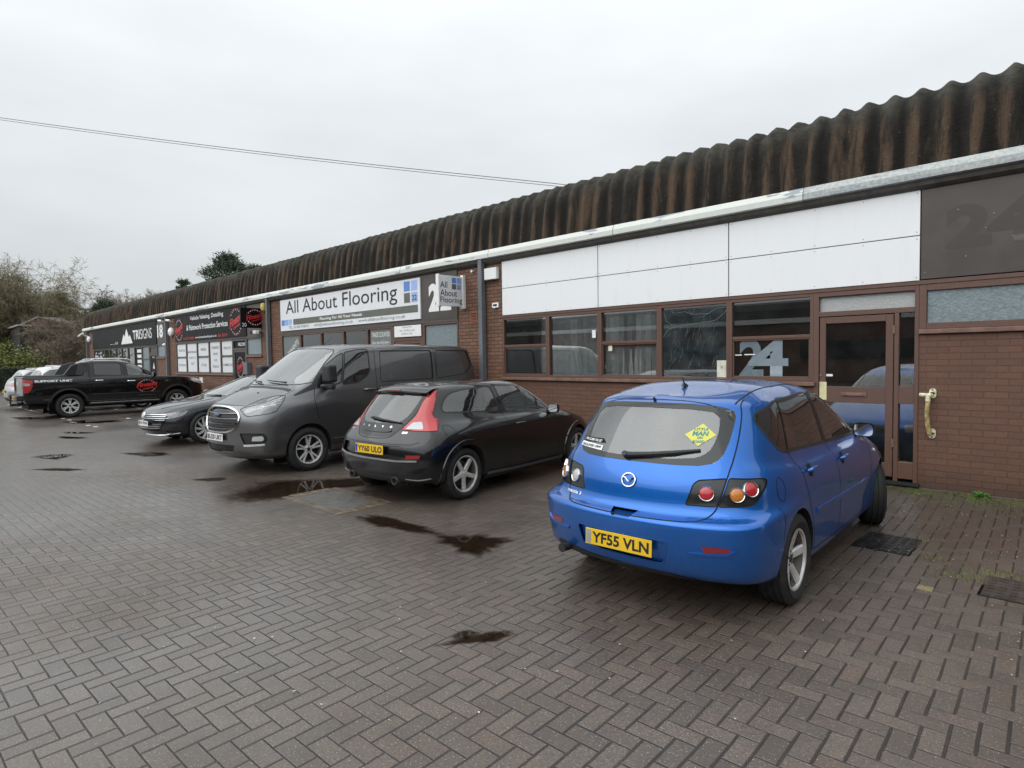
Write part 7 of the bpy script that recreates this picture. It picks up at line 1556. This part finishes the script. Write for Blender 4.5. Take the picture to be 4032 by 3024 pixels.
for i in range(13): x = -.66 + i * .105; m.box(x + .004, x + .1, -.39, -.29, -.01, .005); m.box(x + .004, x + .1, .29, .39, -.01, .005)
for i in range(6): y = -.28 + i * .098; m.box(.51, .70, y + .004, y + .092, -.01, .005); m.box(-.70, -.51, y + .004, y + .092, -.01, .005)
m.build('block_border', simple('tan_blocks', (.115, .088, .062), .5, var=.35), mh)
bm_ = MB(); M_MARK = simple('worn_white_marking', (.55, .56, .56), .5, var=.25)
for x, y in [(-35.1, -5.1), (-34.2, -5.1), (-33.1, -5.1), (-32.05, -5.07), (-31.4, -5.07), (-30.74, -5.07), (-30.28, -5.06), (-29.46, -5.06), (-28.68, -5.05), (-27.92, -5.03), (-31.74, -4.56), (-25.38, -5.67), (-24.08, -4.94), (-23.28, -4.91), (-27.14, -3.62), (-26.93, -2.04), (-27.0, -2.8), (-22.29, -3.53), (-20.71, -4.91), (-20.12, -4.85), (-22.2, -2.6)]:
    bm_.box(x - .10, x + .10, y - .05, y + .05, 0, .004)
tag(bm_.build('bay_marking', M_MARK), 'worn white block markings of the parking bays', kind='structure')
yb = MB().box(-.93 - .05, -.93 + .05, -3.60, -3.50, 0, .005).build('yellow_block', simple('yellow_lichen_block', (.21, .17, .09), .9, var=.6, scale=60)); tag(yb, 'single paving block crusted with yellow lichen near the right edge', 'paving block')
lt = MB(); rg = random.Random(41)
for i in range(420):
    x, y = rg.uniform(-8, .5), rg.uniform(-8.4, -.1)
    if rg.random() < .5: x, y = rg.uniform(-1.7, .3), -abs(rg.gauss(0, 1.6)) - .1
    a = rg.uniform(0, 6.28); s = rg.uniform(.004, .010) * (1.3 if rg.random() < .1 else 1); z = .010 + (.065 if y > -.45 else max(0, .065 * (1.5 + y) / 1.05))
    lt.add([(x + s * math.cos(a), y + s * math.sin(a), z), (x - s * .6 * math.sin(a), y + s * .6 * math.cos(a), z + .002), (x - s * math.cos(a), y - s * math.sin(a), z), (x + s * .6 * math.sin(a), y - s * .6 * math.cos(a), z + .001)], [(0, 1, 2, 3)])
tag(lt.build('litter', simple('pale_specks', (.5, .48, .42), .8, var=.4, scale=30), fix=False), 'pale specks of grit and petals scattered on the paving', 'litter', kind='stuff')
gt = MB()
for cx, cy, n_, sp in ((-.75, -3.08, 260, .13), (-.60, -2.85, 200, .12), (-1.05, -2.72, 90, .08), (-1.2, -2.2, 60, .05), (-3.1, -.12, 60, .06), (-2.1, -.1, 60, .12), (-.4, -.15, 200, .25)):
    for _ in range(n_):
        x, y = cx + rg.gauss(0, sp), cy + rg.gauss(0, sp * .5); z0 = .065 if y > -.45 else max(0, .065 * (1.5 + y) / 1.05); a = rg.uniform(0, 6.28); s = .002; h_ = rg.uniform(.006, .022)
        gt.add([(x - s, y, z0), (x + s, y, z0), (x + math.cos(a) * h_ * .7, y + math.sin(a) * h_ * .7, z0 + h_)], [(0, 1, 2)])
tag(gt.build('grass_tufts', simple('yellow_green_grass', (.15, .16, .035), .8, var=.4, scale=50), fix=False), 'tiny tufts of yellow green moss and grass between the paving blocks', 'grass', kind='stuff')

GR = {'car': 'cars parked nose-in along the wall', 'tree': 'trees beyond the terrace', 'security camera': 'security cameras on the terrace', 'wall light': 'white wall lights on the terrace', 'poster': 'posters in the shop windows', 'display board': 'display boards behind the showroom windows', 'drain cover': 'metal drain covers in the paving', 'sticker': 'stickers on the window panes'}
for o in list(bpy.data.objects):
    if o.parent is None and o.get('category') in GR and not o.get('group'): o['group'] = GR[o['category']]
